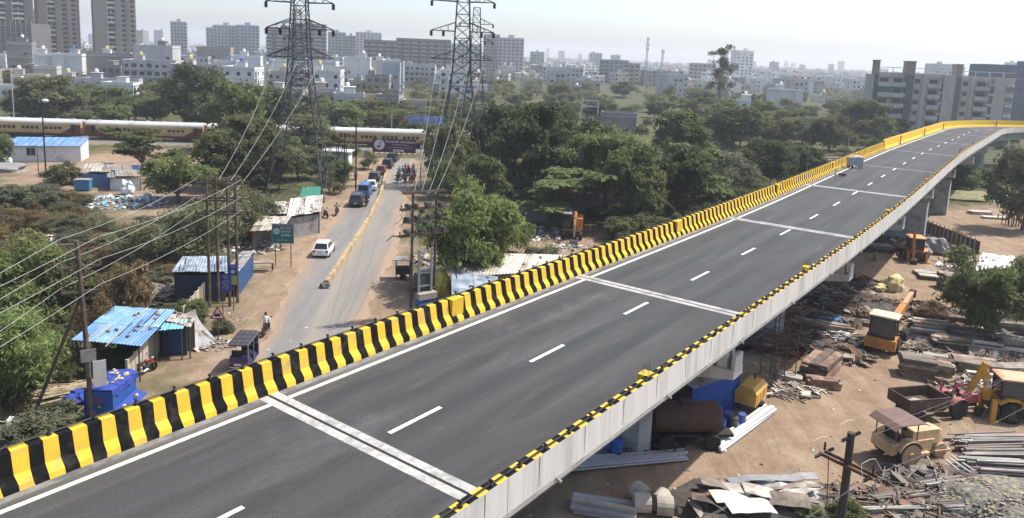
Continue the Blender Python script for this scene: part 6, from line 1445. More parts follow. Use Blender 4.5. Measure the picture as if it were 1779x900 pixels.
def shack(label, c4, zs, mats_, nx=3, ny=1, wall=None, cat='shack', name='shack', corr_n=6, overlap=0.06, weights=6, walls='lbr', seed=0, jit=0.03, sagz=0.0):
    """c4: roof corners near-left, near-right, far-right, far-left on plan; zs their heights."""
    r = random.Random(seed); P = [V3(p,z) for p, z in zip(c4,zs)]; c0 = sum(P,Vector())/4; c0.z = 0; o = thing(name, label, cat, tuple(c0)); P = [p-c0 for p in P]
    for j in range(ny):
        for i in range(nx):
            u0, u1, v0, v1 = i/nx-overlap*.5, (i+1)/nx+overlap*.5, j/ny-overlap*.3, (j+1)/ny+overlap*.3
            def at_(u,v): return P[0].lerp(P[1],u).lerp(P[3].lerp(P[2],u),v)
            lift = Vector((0,0,0.035*((i+j)%2)+r.uniform(0,jit)))
            patch(at_(u0,v0)+lift,at_(u1,v0)+lift,at_(u1,v1)+lift,at_(u0,v1)+lift,corr_n,0.022,0.02,3 if sagz else 1,sagz).build('roof_sheet', mats_[r.randrange(len(mats_))], o)
    for p in P: mb = MB(); q = p*0.94; mb.path([(q.x,q.y,-.05),(q.x,q.y,p.z-.05)],.05,6); mb.build('post', m_wood, o)
    W = {'l':(P[0],P[3]),'r':(P[1],P[2]),'b':(P[3],P[2]),'f':(P[0],P[1])}
    for k in walls:
        a, b_ = W[k]; a = a*0.93; b_ = b_*0.93; n = 3
        for i in range(n):
            p, q = a.lerp(b_,i/n), a.lerp(b_,(i+1)/n); d = (q-p); d.z = 0; s = Vector((d.y,-d.x,0)).normalized()*.02
            mb = MB(); mb.add([(p.x-s.x,p.y-s.y,0),(q.x-s.x,q.y-s.y,0),(q.x-s.x,q.y-s.y,q.z-.12),(p.x-s.x,p.y-s.y,p.z-.12),(p.x+s.x,p.y+s.y,0),(q.x+s.x,q.y+s.y,0),(q.x+s.x,q.y+s.y,q.z-.12),(p.x+s.x,p.y+s.y,p.z-.12)],[(0,1,2,3),(7,6,5,4),(0,4,5,1),(1,5,6,2),(2,6,7,3),(3,7,4,0)]); mb.build('wall_panel', wall or m_tin, o)
    for i in range(weights):
        u, v = r.uniform(.05,.95), r.uniform(.05,.9); p = P[0].lerp(P[1],u).lerp(P[3].lerp(P[2],u),v); mb = MB(); k = r.random()
        if k < .5: mb.blob((p.x,p.y,p.z+.12),(.16,.13,.1),0,i,1,.3); mb.build('roof_stone', m_ball, o)
        else: d = (P[2]-P[1])*r.uniform(.3,.5); mb.path([(p.x-d.x/2,p.y-d.y/2,p.z-d.z/2+.09),(p.x+d.x/2,p.y+d.y/2,p.z+d.z/2+.09)],.035,5); mb.build('roof_rod', r.choice((m_bamb,m_gal)), o)
    return o
shack('open stall under a sloping roof of light blue sheets', [(-27.41,45.75),(-22.96,45.26),(-23.23,50.57),(-27.36,50.80)], (2.5,2.5,2.9,2.9), [m_blue,mat('faded_blue_sheet',(0.16,0.30,0.50),.5,.12,1.5,col2=(.25,.36,.5),c2amt=.4,c2scale=.8)], 5, 2, m_dblue, 'stall', 'market_stall', 5, walls='b', weights=22, seed=2)
shack('small lean-to of turquoise sheets beside the blue stall', [(-23.49,48.35),(-21.93,49.00),(-21.97,49.86),(-23.68,49.77)], (2.3,2.2,2.5,2.5), [m_turq], 2, 1, m_tarpd, 'stall', 'lean_to', 4, walls='b', weights=1, seed=4)
shack('patchy tiled lean-to roof behind the turquoise sheets', [(-23.40,49.53),(-21.47,49.22),(-21.79,50.73),(-23.43,50.84)], (2.6,2.3,2.4,2.8), [m_tinp,m_asb], 3, 3, m_plank, 'stall', 'lean_to', 2, walls='b', weights=8, seed=5)
lx, ly = (-22.54,51.58); ls = thing('leaning_sheet', 'bent grey corrugated sheet leaning against the stall end', 'sheet', (lx,ly,0)); pts_n = []
mb = MB(); n = 14; vs = []
for i in range(n+1):
    for j in range(6): t = j/5; vs.append((-0.6+1.3*i/n*0.5+1.5*t*t, -0.9+1.9*i/n, 2.3*(1-t)**0.8+0.06*(i%2)+.03))
fs = [(i*6+j,i*6+j+1,(i+1)*6+j+1,(i+1)*6+j) for i in range(n) for j in range(5)]; mb.add(vs,fs); so = mb.build('sheet_panel', m_tin, ls); sd_ = so.modifiers.new('thick','SOLIDIFY'); sd_.thickness = 0.02
for i in range(7):
    x, y = (-23.81,51.66); q = thing('goods_bundle', 'one of the dark goods bundles crowded inside the stall', 'bundle', (x-1.6+i*.45,y+.5+.3*math.sin(i*2),0), group='goods in the blue stall'); mb = MB(); mb.blob((0,0,.45),(.25,.22,.5),0,i,2,.35); mb.build('wrapping', (m_tarpd,m_maroon,m_tin,m_plank)[i%4], q)
# dark blue hut with sheet roof, behind the twin poles, and its neighbour
shack('dark blue walled hut with grey tarpaulin roof behind the twin poles', [(-27.72,60.59),(-23.56,61.17),(-24.99,64.96),(-28.52,64.42)], (2.6,2.6,2.8,2.8), [m_slate,m_tin], 4, 1, mat('slate_blue_sheet',(0.03,0.047,0.075),.6,.2,1.5), 'shack', 'street_hut', 5, walls='flrb', weights=7, seed=7, sagz=.08)
shack('long low stall roof of dark sheets along the verge', [(-24.22,62.10),(-23.01,62.27),(-23.93,68.96),(-24.95,68.80)], (2.2,2.2,2.2,2.2), [m_tin,m_slate], 1, 4, m_dblue, 'stall', 'market_stall', 5, walls='lr', weights=4, seed=8)
shack('hovel roofed with loose tiles and sticks beside the verge', [(-26.74,76.46),(-23.95,77.46),(-24.50,82.81),(-27.51,81.64)], (2.3,2.3,2.6,2.6), [m_asb,m_plank,m_tinp], 4, 3, m_plank, 'shack', 'street_hut', 2, walls='bl', weights=16, seed=9, jit=.12)
shack('tin shack with blue side sheet among the verge stalls', [(-27.77,84.36),(-23.54,84.70),(-25.11,90.87),(-28.48,89.96)], (2.4,2.5,2.7,2.6), [m_tinp,m_asb], 3, 2, m_tarpb, 'shack', 'street_hut', 4, walls='lb', weights=8, seed=10, jit=.08)
shack('whitish patched tin shack nearest the pylon foot', [(-24.80,82.76),(-21.98,85.80),(-23.77,93.91),(-26.82,90.96)], (2.6,2.6,2.9,2.9), [m_tinp,m_sack], 4, 2, m_tin, 'shack', 'street_hut', 4, walls='flrb', weights=12, seed=11, jit=.1)
shack('green net roofed shelter behind the whitish shack', [(-26.31,92.63),(-24.05,93.87),(-25.67,100.19),(-27.61,98.86)], (2.6,2.6,2.9,2.9), [mat('green_shade_net',(0.03,0.16,0.11),.9,.2,3)], 1, 1, m_plank, 'shack', 'street_hut', 0, walls='b', weights=2, seed=12, sagz=.2)
shack('collapsed hovel of tarpaulins and boards before the train', [(-62.50,108.40),(-58.23,108.23),(-61.43,115.29),(-65.63,115.49)], (2.0,2.2,2.4,2.2), [m_asb,m_tarpd,m_plank], 3, 2, mat('steel_blue_sheet',(0.09,0.18,0.30),.6,.15), 'shack', 'hovel', 3, walls='frb', weights=12, seed=13, jit=.2)
shack('second dark hovel with whitewashed front before the train', [(-57.01,105.61),(-52.80,106.65),(-57.23,114.68),(-61.39,113.54)], (2.0,2.0,2.3,2.3), [m_tarpd,m_plank,m_tin], 4, 2, m_ww, 'shack', 'hovel', 3, walls='f', weights=16, seed=14, jit=.25)
bx_, by_ = (-60.48,105.37); b_ = thing('blue_bin', 'blue steel rubbish bin with pale lid in the field', 'bin', (bx_,by_,0), .2); mb = MB(); mb.box((0,0,.85),(1.9,1.3,1.4),0,0,0,0,(1.06,1.06)); mb.build('body', mat('blue_bin_steel',(0.05,0.17,0.32),.6,.2), b_); mb = MB(); mb.box((0,0,1.6),(2.1,1.5,.1)); mb.build('lid', m_tin, b_)
for sx in (-1,1): mb = MB(); mb.box((sx*.7,0,.08),(.15,1.1,.16)); mb.build('skid', m_gal, b_)
# long light asbestos roof and grey tarpaulin roof right of the street
shack('long pale asbestos roofed shed beside the barrier', [(-4.05,62.54),(5.23,65.60),(6.24,68.99),(-3.68,68.30)], (2.6,2.6,3.1,3.1), [m_asb,mat('pale_asbestos',(0.50,0.46,0.39),.9,.15,1.2)], 8, 1, m_plank, 'shed', 'long_shed', 6, walls='flr', weights=10, seed=20)
shack('low shed roofed with blue grey tarpaulin beside the transformer', [(-3.93,54.03),(-0.40,57.15),(-0.99,61.63),(-4.79,63.15)], (2.5,2.5,2.9,2.9), [m_slate], 2, 1, m_tarpd, 'shed', 'low_shed', 0, walls='flr', weights=6, seed=21, sagz=.15)
for k, (p, lab) in enumerate((((-9.97,69.65),'dark food cart on the right verge of the street'),((-6.87,65.48),'yellow and dark handcart behind the transformer'))):
    o = thing('street_cart', lab, 'cart', (*p,0), .2); mb = MB(); mb.bb(-.7,.7,-.5,.5,.55,1.15); mb.build('box', m_void if k == 0 else m_ytarp, o); mb = MB(); mb.bb(-.95,.95,-.7,.7,1.95,2.02); mb.build('canopy', m_tin, o)
    for x in (-.65,.65):
        for y in (-.45,.45): mb = MB(); mb.bb(x-.03,x+.03,y-.03,y+.03,0,1.95); mb.build('post', m_wood, o)
    for s in (-1,1): wheel_parts(o, 0, s*.6, .32, .06)
yx, yy = (-5.70,64.01); mb = MB(); mb.blob((0,0,1.1),(.7,.6,1.3),0,5,3,.35); mb.build('tarpaulin_cover', m_ytarp, None, (yx,yy,0), label='bright yellow tarpaulin draped over goods behind the transformer', category='tarpaulin')
# concrete panel fences along the left verge
def fence(label, p0, p1, n, h=1.7):
    a = Vector(p0); b_ = Vector(p1); d = (b_-a); rz = math.atan2(d.y,d.x); L_ = d.length/n; o = thing('concrete_fence', label, 'fence', (a.x,a.y,0), rz); pm = MB(); pm.bb(.06,L_-.06,-.03,.03,0,h); pm = pm.mesh('panel', m_fence); po = MB(); po.bb(-.06,.06,-.07,.07,0,h+.1); po = po.mesh('post', m_fence)
    for i in range(n): link('panel', pm, o, (i*L_,0,0)); link('post', po, o, (i*L_,0,0))
    link('post', po, o, (n*L_,0,0))
fence('beige precast fence below the twin poles', (-24.34,54.60), (-25.51,62.77), 7); fence('beige precast fence between blue stall and blue kiosk', (-23.48,44.64), (-24.23,50.97), 5)
# kiosk wrapped in blue tarpaulin, weighted with stones and bags
kx, ky = (-22.45,40.90); ko = thing('wrapped_kiosk', 'kiosk wrapped in bright blue tarpaulin weighted with stones', 'kiosk', (kx,ky,0), 1.57); ko.scale = (0.82,0.80,1.0); m_kf = mat('blue_painted_steel', (0.018,0.075,0.28), .55, .15, 1.5)
mb = MB(); mb.bb(-1.6,1.6,-.95,.95,.12,2.1); mb.build('body', m_kf, ko); mb = MB(); vs = []
n = 10
prof = [(-1.02,1.75),(-1.0,2.14),(-.5,2.22),(.5,2.2),(1.0,2.14),(1.06,1.4),(1.0,.6)]
secs = []
for i in range(n+1):
    x = -1.68+3.36*i/n; secs.append([(x,y+.05*math.sin(i*1.7+k),z+.05*math.sin(i*2.3+k*1.9)) for k, (y,z) in enumerate(prof)])
mb.add([p for s in secs for p in s],[(i*7+j,i*7+j+1,(i+1)*7+j+1,(i+1)*7+j) for i in range(n) for j in range(6)]); to = mb.build('tarpaulin', m_tarpb, ko); to.modifiers.new('thick','SOLIDIFY').thickness = .02
mb = MB(); mb.add([(-1.5,-1.0,1.05),(1.5,-1.0,1.1),(1.6,-1.75,.85),(-1.55,-1.7,.8),(-1.5,-1.0,1.0),(1.5,-1.0,1.05),(1.6,-1.75,.8),(-1.55,-1.7,.75)],[(0,1,2,3),(7,6,5,4),(0,4,5,1),(1,5,6,2),(2,6,7,3),(3,7,4,0)]); mb.build('counter_flap', m_tarpb, ko)
for i in range(13):
    mb = MB(); mb.blob((0,0,.06),(rng.uniform(.12,.3),rng.uniform(.1,.22),.08),0,i,1,.4); q = mb.build('roof_stone', m_asb if i%3 else m_bamb, ko, (rng.uniform(-1.45,1.45),rng.uniform(-.75,.75),2.2))
for x in (-1.0,.7): mb = MB(); mb.blob((x,-1.4,1.05),(.2,.14,.1),0,3,1,.3); mb.build('flap_stone', m_bamb, ko)
for x in (-1.2,1.2):
    for y in (-.8,.8): mb = MB(); mb.lathe([(0,-.06),(.2,-.06),(.2,.06),(0,.06)],axis='y',n=12,c=(x,y,.2)); mb.build('wheel', m_tyre, ko)
m_kred = mat('dark_red_lettering', (0.16,0.02,0.03), .7); m_kgr = mat('dark_green_emblem', (0.01,0.06,0.05), .7)
R_k = (math.pi/2,0,-math.pi/2)
for txt, z, s in (('अमृत',1.52,.5),('चाय',.62,.5)): lettering(txt, s, m_kred, ko, (-1.612,0,z), R_k)
mb = MB(); mb.ext([(-.28,1.33),(.28,1.33),(.28,1.08),(0,.9),(-.28,1.08)],'x',-1.612,-1.602); eo = mb.build('emblem', m_kgr, ko); lettering('चहा', .2, W_['cream'], eo, (-1.617,0,1.17), R_k)
def lying_poles(label, loc, rz, n, L_, r, spread, m_, cat='poles', name='pole_heap', part='bamboo_pole', zlay=.09, tilt=.05, seed=0, kidsgroup=None):
    q = random.Random(seed); o = thing(name, label, cat, (*loc,0), rz)
    for i in range(n):
        l = L_*q.uniform(.75,1.05); lay = i*3//n; y = q.uniform(-spread,spread)*(1-.2*lay); a = q.uniform(-tilt,tilt); z = .05+lay*zlay*1.6+r; mb = MB(); dx = q.uniform(-.2,.2)*L_*.4
        mb.path([(dx-l/2*math.cos(a),y-l/2*math.sin(a),z),(dx+l/2*math.cos(a),y+l/2*math.sin(a),z+q.uniform(0,.12))],r*q.uniform(.8,1.15),7); mb.build(part, m_ if not isinstance(m_,list) else q.choice(m_), o)
    return o
lying_poles('heap of dry bamboo poles left of the blue kiosk', (-26.44,43.71), .45, 26, 4.2, .045, 1.2, m_bamb, seed=3, tilt=.35)
tx, ty = (-25.09,42.89); mb = MB()
for i in range(14): mb.blob((rng.uniform(-1.0,1.0),rng.uniform(-.6,.6),.15+.1*rng.random()),(.45,.35,.22),0,i,2,.5)
mb.build('tarpaulin_heap', m_tarpb, None, (tx,ty,0), label='crumpled blue tarpaulin heap lying beside the kiosk', category='tarpaulin')
# ---- signs
def signpost(label, p, rz, legs, w, h, z, face, name='road_sign', striped=False, back=None):
    o = thing(name, label, 'sign', (*p,0), rz)
    for x in legs:
        if striped:
            for k in range(8): mb = MB(); mb.tube((x,0.05,k*z/7),(x,0.05,(k+1)*z/7),.045,n=8); mb.build('leg_band', m_blk if k%2 else m_rust, o)
        else: mb = MB(); mb.tube((x,0.05,0),(x,0.05,z+h*.8),.04,n=8); mb.build('leg', m_rust, o)
    mb = MB(); mb.bb(-w/2,w/2,-.03,.02,z,z+h); mb.build('panel', face, o); return o
m_sgreen = mat('green_sign_face', (0.02,0.13,0.12), .5, .1); m_sblue = mat('blue_sign_face', (0.035,0.04,0.20), .5, .12, 3); RT = (math.pi/2,0,0)
gs = signpost('green direction board on two striped legs beside the verge', (-22.08,72.05), .05, (-.75,.75), 2.0, 1.75, 2.35, m_sgreen, striped=True); mb = MB(); mb.bb(-1.06,1.06,-.035,-.015,4.1,4.3); mb.bb(-1.06,-1.0,-.035,-.015,2.3,4.1); mb.bb(1.0,1.06,-.035,-.015,2.3,4.1); mb.build('border', m_tin, gs)
mb = MB(); mb.lathe([(.2,-.045),(.29,-.045),(.29,-.03),(.2,-.03),(.2,-.045)],axis='y',c=(-.6,0,3.55),n=18); mb.build('u_turn_mark', W_['white'], gs)
for txt, z in (('तरफ जाण्या',3.85),('साठी वळण',3.5),('पुलाखालून',3.15)): lettering(txt, .3, W_['white'], gs, (.3,-.036,z), RT, .8)
lettering('ठेवा आदेशानुसार', .2, W_['lgrey'], gs, (0,-.036,2.65), RT, .9)
tsn = signpost('triangular red bordered warning sign on a leaning rusty post', (-20.84,52.42), .1, (0,), .02, .02, 2.0, m_rust, 'warning_sign')
mb = MB(); mb.ext([(-.55,1.75),(.55,1.75),(0,2.7)],'y',-.04,0.0); mb.build('border', m_red, tsn); mb = MB(); mb.ext([(-.40,1.83),(.40,1.83),(0,2.52)],'y',-.055,-.041); mb.build('face', W_['white'], tsn); mb = MB(); mb.bb(-.2,.2,-.065,-.056,1.95,2.12)
for i in range(5): mb.bb(-.2+i*.09,-.16+i*.09,-.065,-.056,2.121,2.2)
mb.build('gate_symbol', m_blk, tsn)
bs = signpost('large blue notice board fixed before the twin poles', (-22.29,57.90), .08, (-.3,), .85, 1.35, 2.0, m_sblue, 'notice_board')
for i in range(7): lettering(('सूचना','मनपा','रस्ता काम','प्रगती पथावर','सावकाश','वाहन चालवा','धन्यवाद')[i], .15 if i else .2, W_['lgrey'], bs, (0,-.034,3.2-i*.17), RT, .9)
ss = signpost('smaller blue and white sign behind the large blue notice', (-22.15,59.02), .08, (0,), .62, .9, 3.0, m_sblue, 'notice_board'); mb = MB(); mb.lathe([(.10,-.045),(.16,-.045),(.16,-.03),(.10,-.03),(.10,-.045)],axis='y',c=(0,0,3.3),n=16); mb.build('ring_mark', W_['white'], ss); lettering('चेतावणी', .14, W_['white'], ss, (0,-.034,3.7), RT); mb = MB(); mb.bb(-.25,.25,-.03,.02,2.2,2.95); mb.build('green_plate', mat('lime_plate',(0.28,0.34,0.10),.6), ss)
# table stall, rails and seat by the verge
o = thing('verge_bench', 'wooden bench and table frame on the left verge', 'bench', (*(-23.64,70.43),0), .15); mb = MB(); mb.bb(-1.1,1.1,-.35,.35,.78,.86); mb.build('top', m_plank, o)
for x in (-1,1):
    for y in (-.3,.3): mb = MB(); mb.bb(x-.04,x+.04,y-.04,y+.04,0,.78); mb.build('leg', m_wood, o)
mb = MB(); mb.bb(-.5,.7,-.8,-.45,.4,.46); mb.build('seat', m_plank, o)
# ---- litter: rubbish tip in the field, scattered rubble on the verges
def rubbish(label, c, rx, ry, n, mats_, seed=0, name='rubbish_heap', big=1.0, zmax=.5):
    q = random.Random(seed); o = thing(name, label, 'heap', (*c,0)); mb = MB(); mb.blob((0,0,-.05),(rx*.8,ry*.8,zmax*.6),0,seed,3,.3,1,flat=0); mb.build('mound', mat('ashy_soil',(0.19,0.155,0.12),.95,.35,3,.8,8), o); k = len(mats_); mbs = [MB() for _ in mats_]
    for i in range(n):
        r_ = math.sqrt(q.random()); a = q.uniform(0,6.28); x, y = rx*r_*math.cos(a), ry*r_*math.sin(a); s = q.uniform(.08,.3)*big; z = zmax*.6*max(0,1-r_*r_)+s*.2
        if q.random() < .6: mbs[i%k].blob((x,y,z),(s,s*q.uniform(.5,1),s*q.uniform(.3,.6)),0,i,1,.4)
        else: mbs[i%k].box((x,y,z+.05),(s*2.2,s*1.3,.03),0,q.uniform(0,3),q.uniform(-.5,.5),q.uniform(-.5,.5))
    for b_, m_ in zip(mbs,mats_): b_.build('litter', m_, o, kind='stuff')
    return o
rubbish('rubbish tip of white bags and plastic in the field', (-51.44,98.40), 6.5, 4.5, 420, [m_sack,m_plank,m_tin,m_sack,m_turq], 1, big=1.2); 
x, y = (-53.41,103.80); mb = MB(); mb.blob((0,0,.9),(.9,.7,1.0),0,3,3,.4); mb.blob((.6,-.5,.6),(.6,.5,.7),0,5,3,.4); mb.build('sack_pile', m_sack, None, (x,y,0), label='tall white bundle of sacks standing on the rubbish tip', category='sacks')
x, y = (-49.16,100.48); mb = MB(); mb.blob((0,0,.5),(.6,.5,.6),0,7,3,.3); mb.build('sack_pile', m_sack, None, (x,y,0), label='smaller white sack right of the rubbish tip bundle', category='sacks')
rubbish('stones and pale litter below the twin poles', (-21.48,55.66), 1.0, 2.6, 60, [m_ball,m_asb], 2, big=.4, zmax=.1); rubbish('loose stones beside the triangular sign', (-21.03,51.74), 1.8, 1.3, 70, [m_ball,m_asb,m_plank], 3, big=.7, zmax=.15); rubbish('plastic litter by the weeds at the bottom edge', (-26.44,38.55), 3.0, 1.6, 90, [m_sack,m_ball,m_turq], 4, big=.8, zmax=.15); rubbish('dumped rubble in the dry field', (-48.09,79.00), 2.2, 1.6, 50, [m_asb,m_sack], 5, big=1.2, zmax=.4); rubbish('heaped rubble and cloth near the verge shacks', (-27.12,78.17), 3.2, 3, 160, [m_tin,m_plank,m_sack,m_asb], 6, big=.9, zmax=.4); rubbish('scrap wood and rubble behind the blue stall', (-30.52,62.77), 3.4, 4.5, 160, [m_plank,m_wood,m_tin], 7, big=1.2, zmax=.5); rubbish('rubbish and rubble under the thicket near the excavator', (2.41,90.31), 6, 4, 220, [m_tin,m_plank,m_sack,m_asb], 8, big=1.2, zmax=.4); rubbish('white litter beside the excavator bucket', (6.56,84.00), 2.4, 1.6, 60, [m_sack,m_asb], 9, big=.9, zmax=.2); rubbish('wood scraps on the right verge', (-8.33,76.86), 1.6, 4, 140, [m_plank,m_wood,m_ytarp,m_tin], 10, big=1.0, zmax=.4)
for i, (p, w, h) in enumerate((((1.39,96.55),7,2.2),((13.03,103.45),9,2.4))):
    o = thing('compound_wall', ('grey compound wall under the dark trees','shaded compound wall behind the excavator')[i], 'wall', (*p,0), .05); 
    for k in range(4): mb = MB(); mb.bb(-w/2+k*w/4+.01,-w/2+(k+1)*w/4-.01,-.1,.1,0,h); mb.build('panel', W_['grey'], o)

# ================================================================ machines and stores in the contractor's yard
m_jcb = mat('excavator_yellow', (0.55,0.27,0.035), .5, .12, 1.2, col2=(0.30,0.17,0.07), c2amt=.4, c2scale=.9); m_orange = mat('orange_machine_paint', (0.52,0.20,0.045), .5, .12, 1.2, col2=(0.30,0.15,0.07), c2amt=.4, c2scale=.9); m_cream2 = mat('faded_cream_machine', (0.55,0.38,0.21), .6, .12, 1.2, col2=(0.34,0.22,0.12), c2amt=.45, c2scale=.8); m_rolroof = mat('brown_canopy_sheet', (0.15,0.095,0.08), .7, .15, 1.5); m_drum = mat('rubbed_steel_drum', (0.36,0.22,0.12), .6, .2, 2); m_pink = mat('faded_pink_red_paint', (0.42,0.08,0.12), .5, .15, 1.5, col2=(0.30,0.12,0.10), c2amt=.4); m_brownst = mat('dark_brown_trailer', (0.075,0.05,0.04), .8, .25, 1.5, col2=(0.14,0.09,0.06), c2amt=.4); m_grime = mat('oily_black_steel', (0.03,0.027,0.025), .7, .25)
def cabframe(o, x0, x1, w, z0, z1, pm, roofm, tilt=0.0, roof_over=.12):
    for x in (x0,x1):
        for s in (-1,1): mb = MB(); mb.bar((x,s*w,z0),(x+tilt,s*w*.94,z1),.075); mb.build('cab_pillar', m_grime, o)
    g = MB()
    for nm, q in (('windscreen',[(x1-.02,-w*.93,z0+.1),(x1-.02,w*.93,z0+.1),(x1+tilt-.02,w*.88,z1-.06),(x1+tilt-.02,-w*.88,z1-.06)]),('rear_window',[(x0+.02,w*.93,z0+.1),(x0+.02,-w*.93,z0+.1),(x0+tilt+.02,-w*.88,z1-.06),(x0+tilt+.02,w*.88,z1-.06)]),('side_window',[(x0+.06,-w*.98,z0+.1),(x1-.06,-w*.98,z0+.1),(x1+tilt-.06,-w*.925,z1-.06),(x0+tilt+.06,-w*.925,z1-.06)]),('side_window',[(x1-.06,w*.98,z0+.1),(x0+.06,w*.98,z0+.1),(x0+tilt+.06,w*.925,z1-.06),(x1+tilt-.06,w*.925,z1-.06)])):
        c = sum((Vector(p) for p in q),Vector())/4; p2 = [Vector(p).lerp(c,.02)-(Vector(p)-Vector((c.x*0+(x0+x1)/2,0,p[2]))).normalized()*.012 for p in q]; mb = MB(); mb.add(q+[tuple(p) for p in p2],[(0,1,2,3),(7,6,5,4),(0,4,5,1),(1,5,6,2),(2,6,7,3),(3,7,4,0)]); mb.build(nm, glass('cab_glass',(0.04,0.05,0.055),.1), o)
    mb = MB(); c = roof_over; mb.loft([[(x0+tilt-c,-w-c,z1),(x1+tilt+c,-w-c,z1),(x1+tilt+c,w+c,z1),(x0+tilt-c,w+c,z1)],[(x0+tilt-c,-w-c,z1+.1),(x1+tilt+c,-w-c,z1+.1),(x1+tilt+c,w+c,z1+.1),(x0+tilt-c,w+c,z1+.1)],[(x0+tilt+.1,-w+.1,z1+.2),(x1+tilt-.1,-w+.1,z1+.2),(x1+tilt-.1,w-.1,z1+.2),(x0+tilt+.1,w-.1,z1+.2)]]); mb.build('cab_roof', roofm, o)
    mb = MB(); mb.bb(x0+.25,x0+.75,-.25,.25,z0,z0+.5); mb.bb(x0+.2,x0+.32,-.25,.25,z0+.5,z0+1.0); mb.build('driver_seat', m_blkp, o)
def armbox(mb, pts, w0, w1, d0, d1):
    secs = []; pts = [Vector(p) for p in pts]; n = len(pts)
    for i, p in enumerate(pts):
        d = (pts[min(i+1,n-1)]-pts[max(i-1,0)]).normalized(); s = Vector((0,0,1)).cross(d); s = s.normalized() if s.length > .05 else Vector((0,1,0)); u = d.cross(s).normalized(); t = i/(n-1); w, h = lerp(w0,w1,t)/2, lerp(d0,d1,t)/2
        if 0 < i < n-1: h *= 1.35
        secs.append([p-s*w-u*h,p+s*w-u*h,p+s*w+u*h,p-s*w+u*h])
    mb.loft(secs)
def bucket(mb, c, w, r, ry=0.0, teeth=True):
    pr = [(r*math.cos(a),r*math.sin(a)) for a in [R(200+i*25) for i in range(8)]]; q = Matrix.Rotation(ry,3,'Y')
    vs = []
    for y in (-w/2,w/2): vs += [tuple(Vector(c)+q@Vector((u,y,v))) for u, v in pr]
    n = len(pr); fs = [(i,i+1,n+i+1,n+i) for i in range(n-1)]+[tuple(range(n))[::-1],tuple(range(n,2*n))]; k = len(mb.v); mb.add(vs,fs)
    if teeth:
        for i in range(5): y = -w/2+w*(i+.5)/5; p = Vector(c)+q@Vector((pr[-1][0],y,pr[-1][1])); e = p+q@Vector((.05,0,.2)); mb.bar(p,e,.09,.05)
def backhoe(label, loc, rz, pm, roofm, boom, text=None, loader=True):
    o = thing('backhoe_loader', label, 'backhoe', (*loc,0), rz)
    mb = MB(); mb.bb(-1.5,2.3,-.45,.45,.55,1.05); mb.bb(-1.6,-1.3,-1.05,1.05,.5,1.0); mb.build('chassis', m_grime, o)
    mb = MB(); mb.loft([[(.55,-.42,1.05),(.55,.42,1.05),(.55,.42,1.75),(.55,-.42,1.75)],[(2.3,-.38,1.0),(2.3,.38,1.0),(2.25,.36,1.55),(2.25,-.36,1.55)]]); mb.build('bonnet', pm, o); mb = MB(); mb.bb(-1.25,.55,-.72,.72,.95,1.35); mb.build('cab_floor', pm, o)
    cabframe(o,-1.2,.5,.72,1.35,2.65,pm,roofm)
    for s in (-1,1):
        wheel_parts(o,-.55,s*.92,.68,.42,m_cream2,z=.68); wheel_parts(o,1.75,s*.85,.42,.28,m_cream2,z=.42); mb = MB(); mb.loft([[(-1.35,s*.7,1.15),(-1.35,s*1.15,1.15),(-1.35,s*1.15,1.22),(-1.35,s*.7,1.22)],[(-.9,s*.7,1.46),(-.9,s*1.15,1.46),(-.9,s*1.15,1.52),(-.9,s*.7,1.52)],[(-.2,s*.7,1.46),(-.2,s*1.15,1.46),(-.2,s*1.15,1.52),(-.2,s*.7,1.52)],[(.15,s*.7,1.15),(.15,s*1.15,1.15),(.15,s*1.15,1.22),(.15,s*.7,1.22)]]); mb.build('mudguard', pm, o)
        mb = MB(); mb.bb(-1.75,-1.45,s*.95-.12,s*.95+.12,.12,1.4); mb.bb(-1.85,-1.35,s*1.05-.25,s*1.05+.25,.02,.12); mb.build('stabiliser', pm, o)
        if loader: mb = MB(); armbox(mb,[(.6,s*.55,1.5),(1.9,s*.6,1.25),(3.0,s*.62,.55)],.12,.12,.24,.18); mb.build('loader_arm', pm, o)
    if loader: mb = MB(); bucket(mb,(3.35,0,.5),2.1,.5,0.4); mb.build('loader_bucket', m_grime, o)
    b0, b1, b2 = [Vector(p) for p in boom]; mb = MB(); mid = (b0+b1)/2+Vector((.15,0,.1)); armbox(mb,[b0,mid,b1],.3,.24,.36,.28); bo = mb.build('boom', pm, o); mb = MB(); armbox(mb,[b1+(b1-b2).normalized()*.4,(b1+b2)/2,b2],.24,.2,.34,.2); mb.build('dipper_arm', pm, o)
    mb = MB(); mb.path([b0+Vector((0,.0,.5)),mid+Vector((-.28,0,.25))],.07,6); mb.path([mid+Vector((.1,0,.3)),b1+(b1-b2).normalized()*.35],.06,6); mb.build('hydraulic_ram', m_chrome, o)
    mb = MB(); bucket(mb,tuple(b2+Vector((0.05,0,-.25))),.75,.38,2.6); mb.build('digging_bucket', m_grime, o)
    if text:
        d = (b1-b0).normalized(); a = math.atan2(d.z,-d.x)
        lettering(text,.42,mat('white_decal',(0.75,0.75,0.72),.5),bo,tuple(mid+Vector((0.02,-.15,.0))),(math.pi/2,R(77),0),1.0)
    return o
backhoe('yellow backhoe loader with lettered boom at the picture edge', (32.4,45.3), R(-12), m_jcb, mat('peach_cab_roof',(0.60,0.33,0.19),.6,.08), [(-1.7,0,1.0),(-2.15,0,3.0),(-3.1,0,.55)], 'JCB')
backhoe('orange backhoe with raised arm standing at the shadow edge', (46.40,85.06), R(78), m_orange, mat('orange_cab_roof',(0.60,0.30,0.12),.6,.08), [(-1.7,.55,1.0),(-1.75,.6,3.1),(-2.5,.65,.55)])
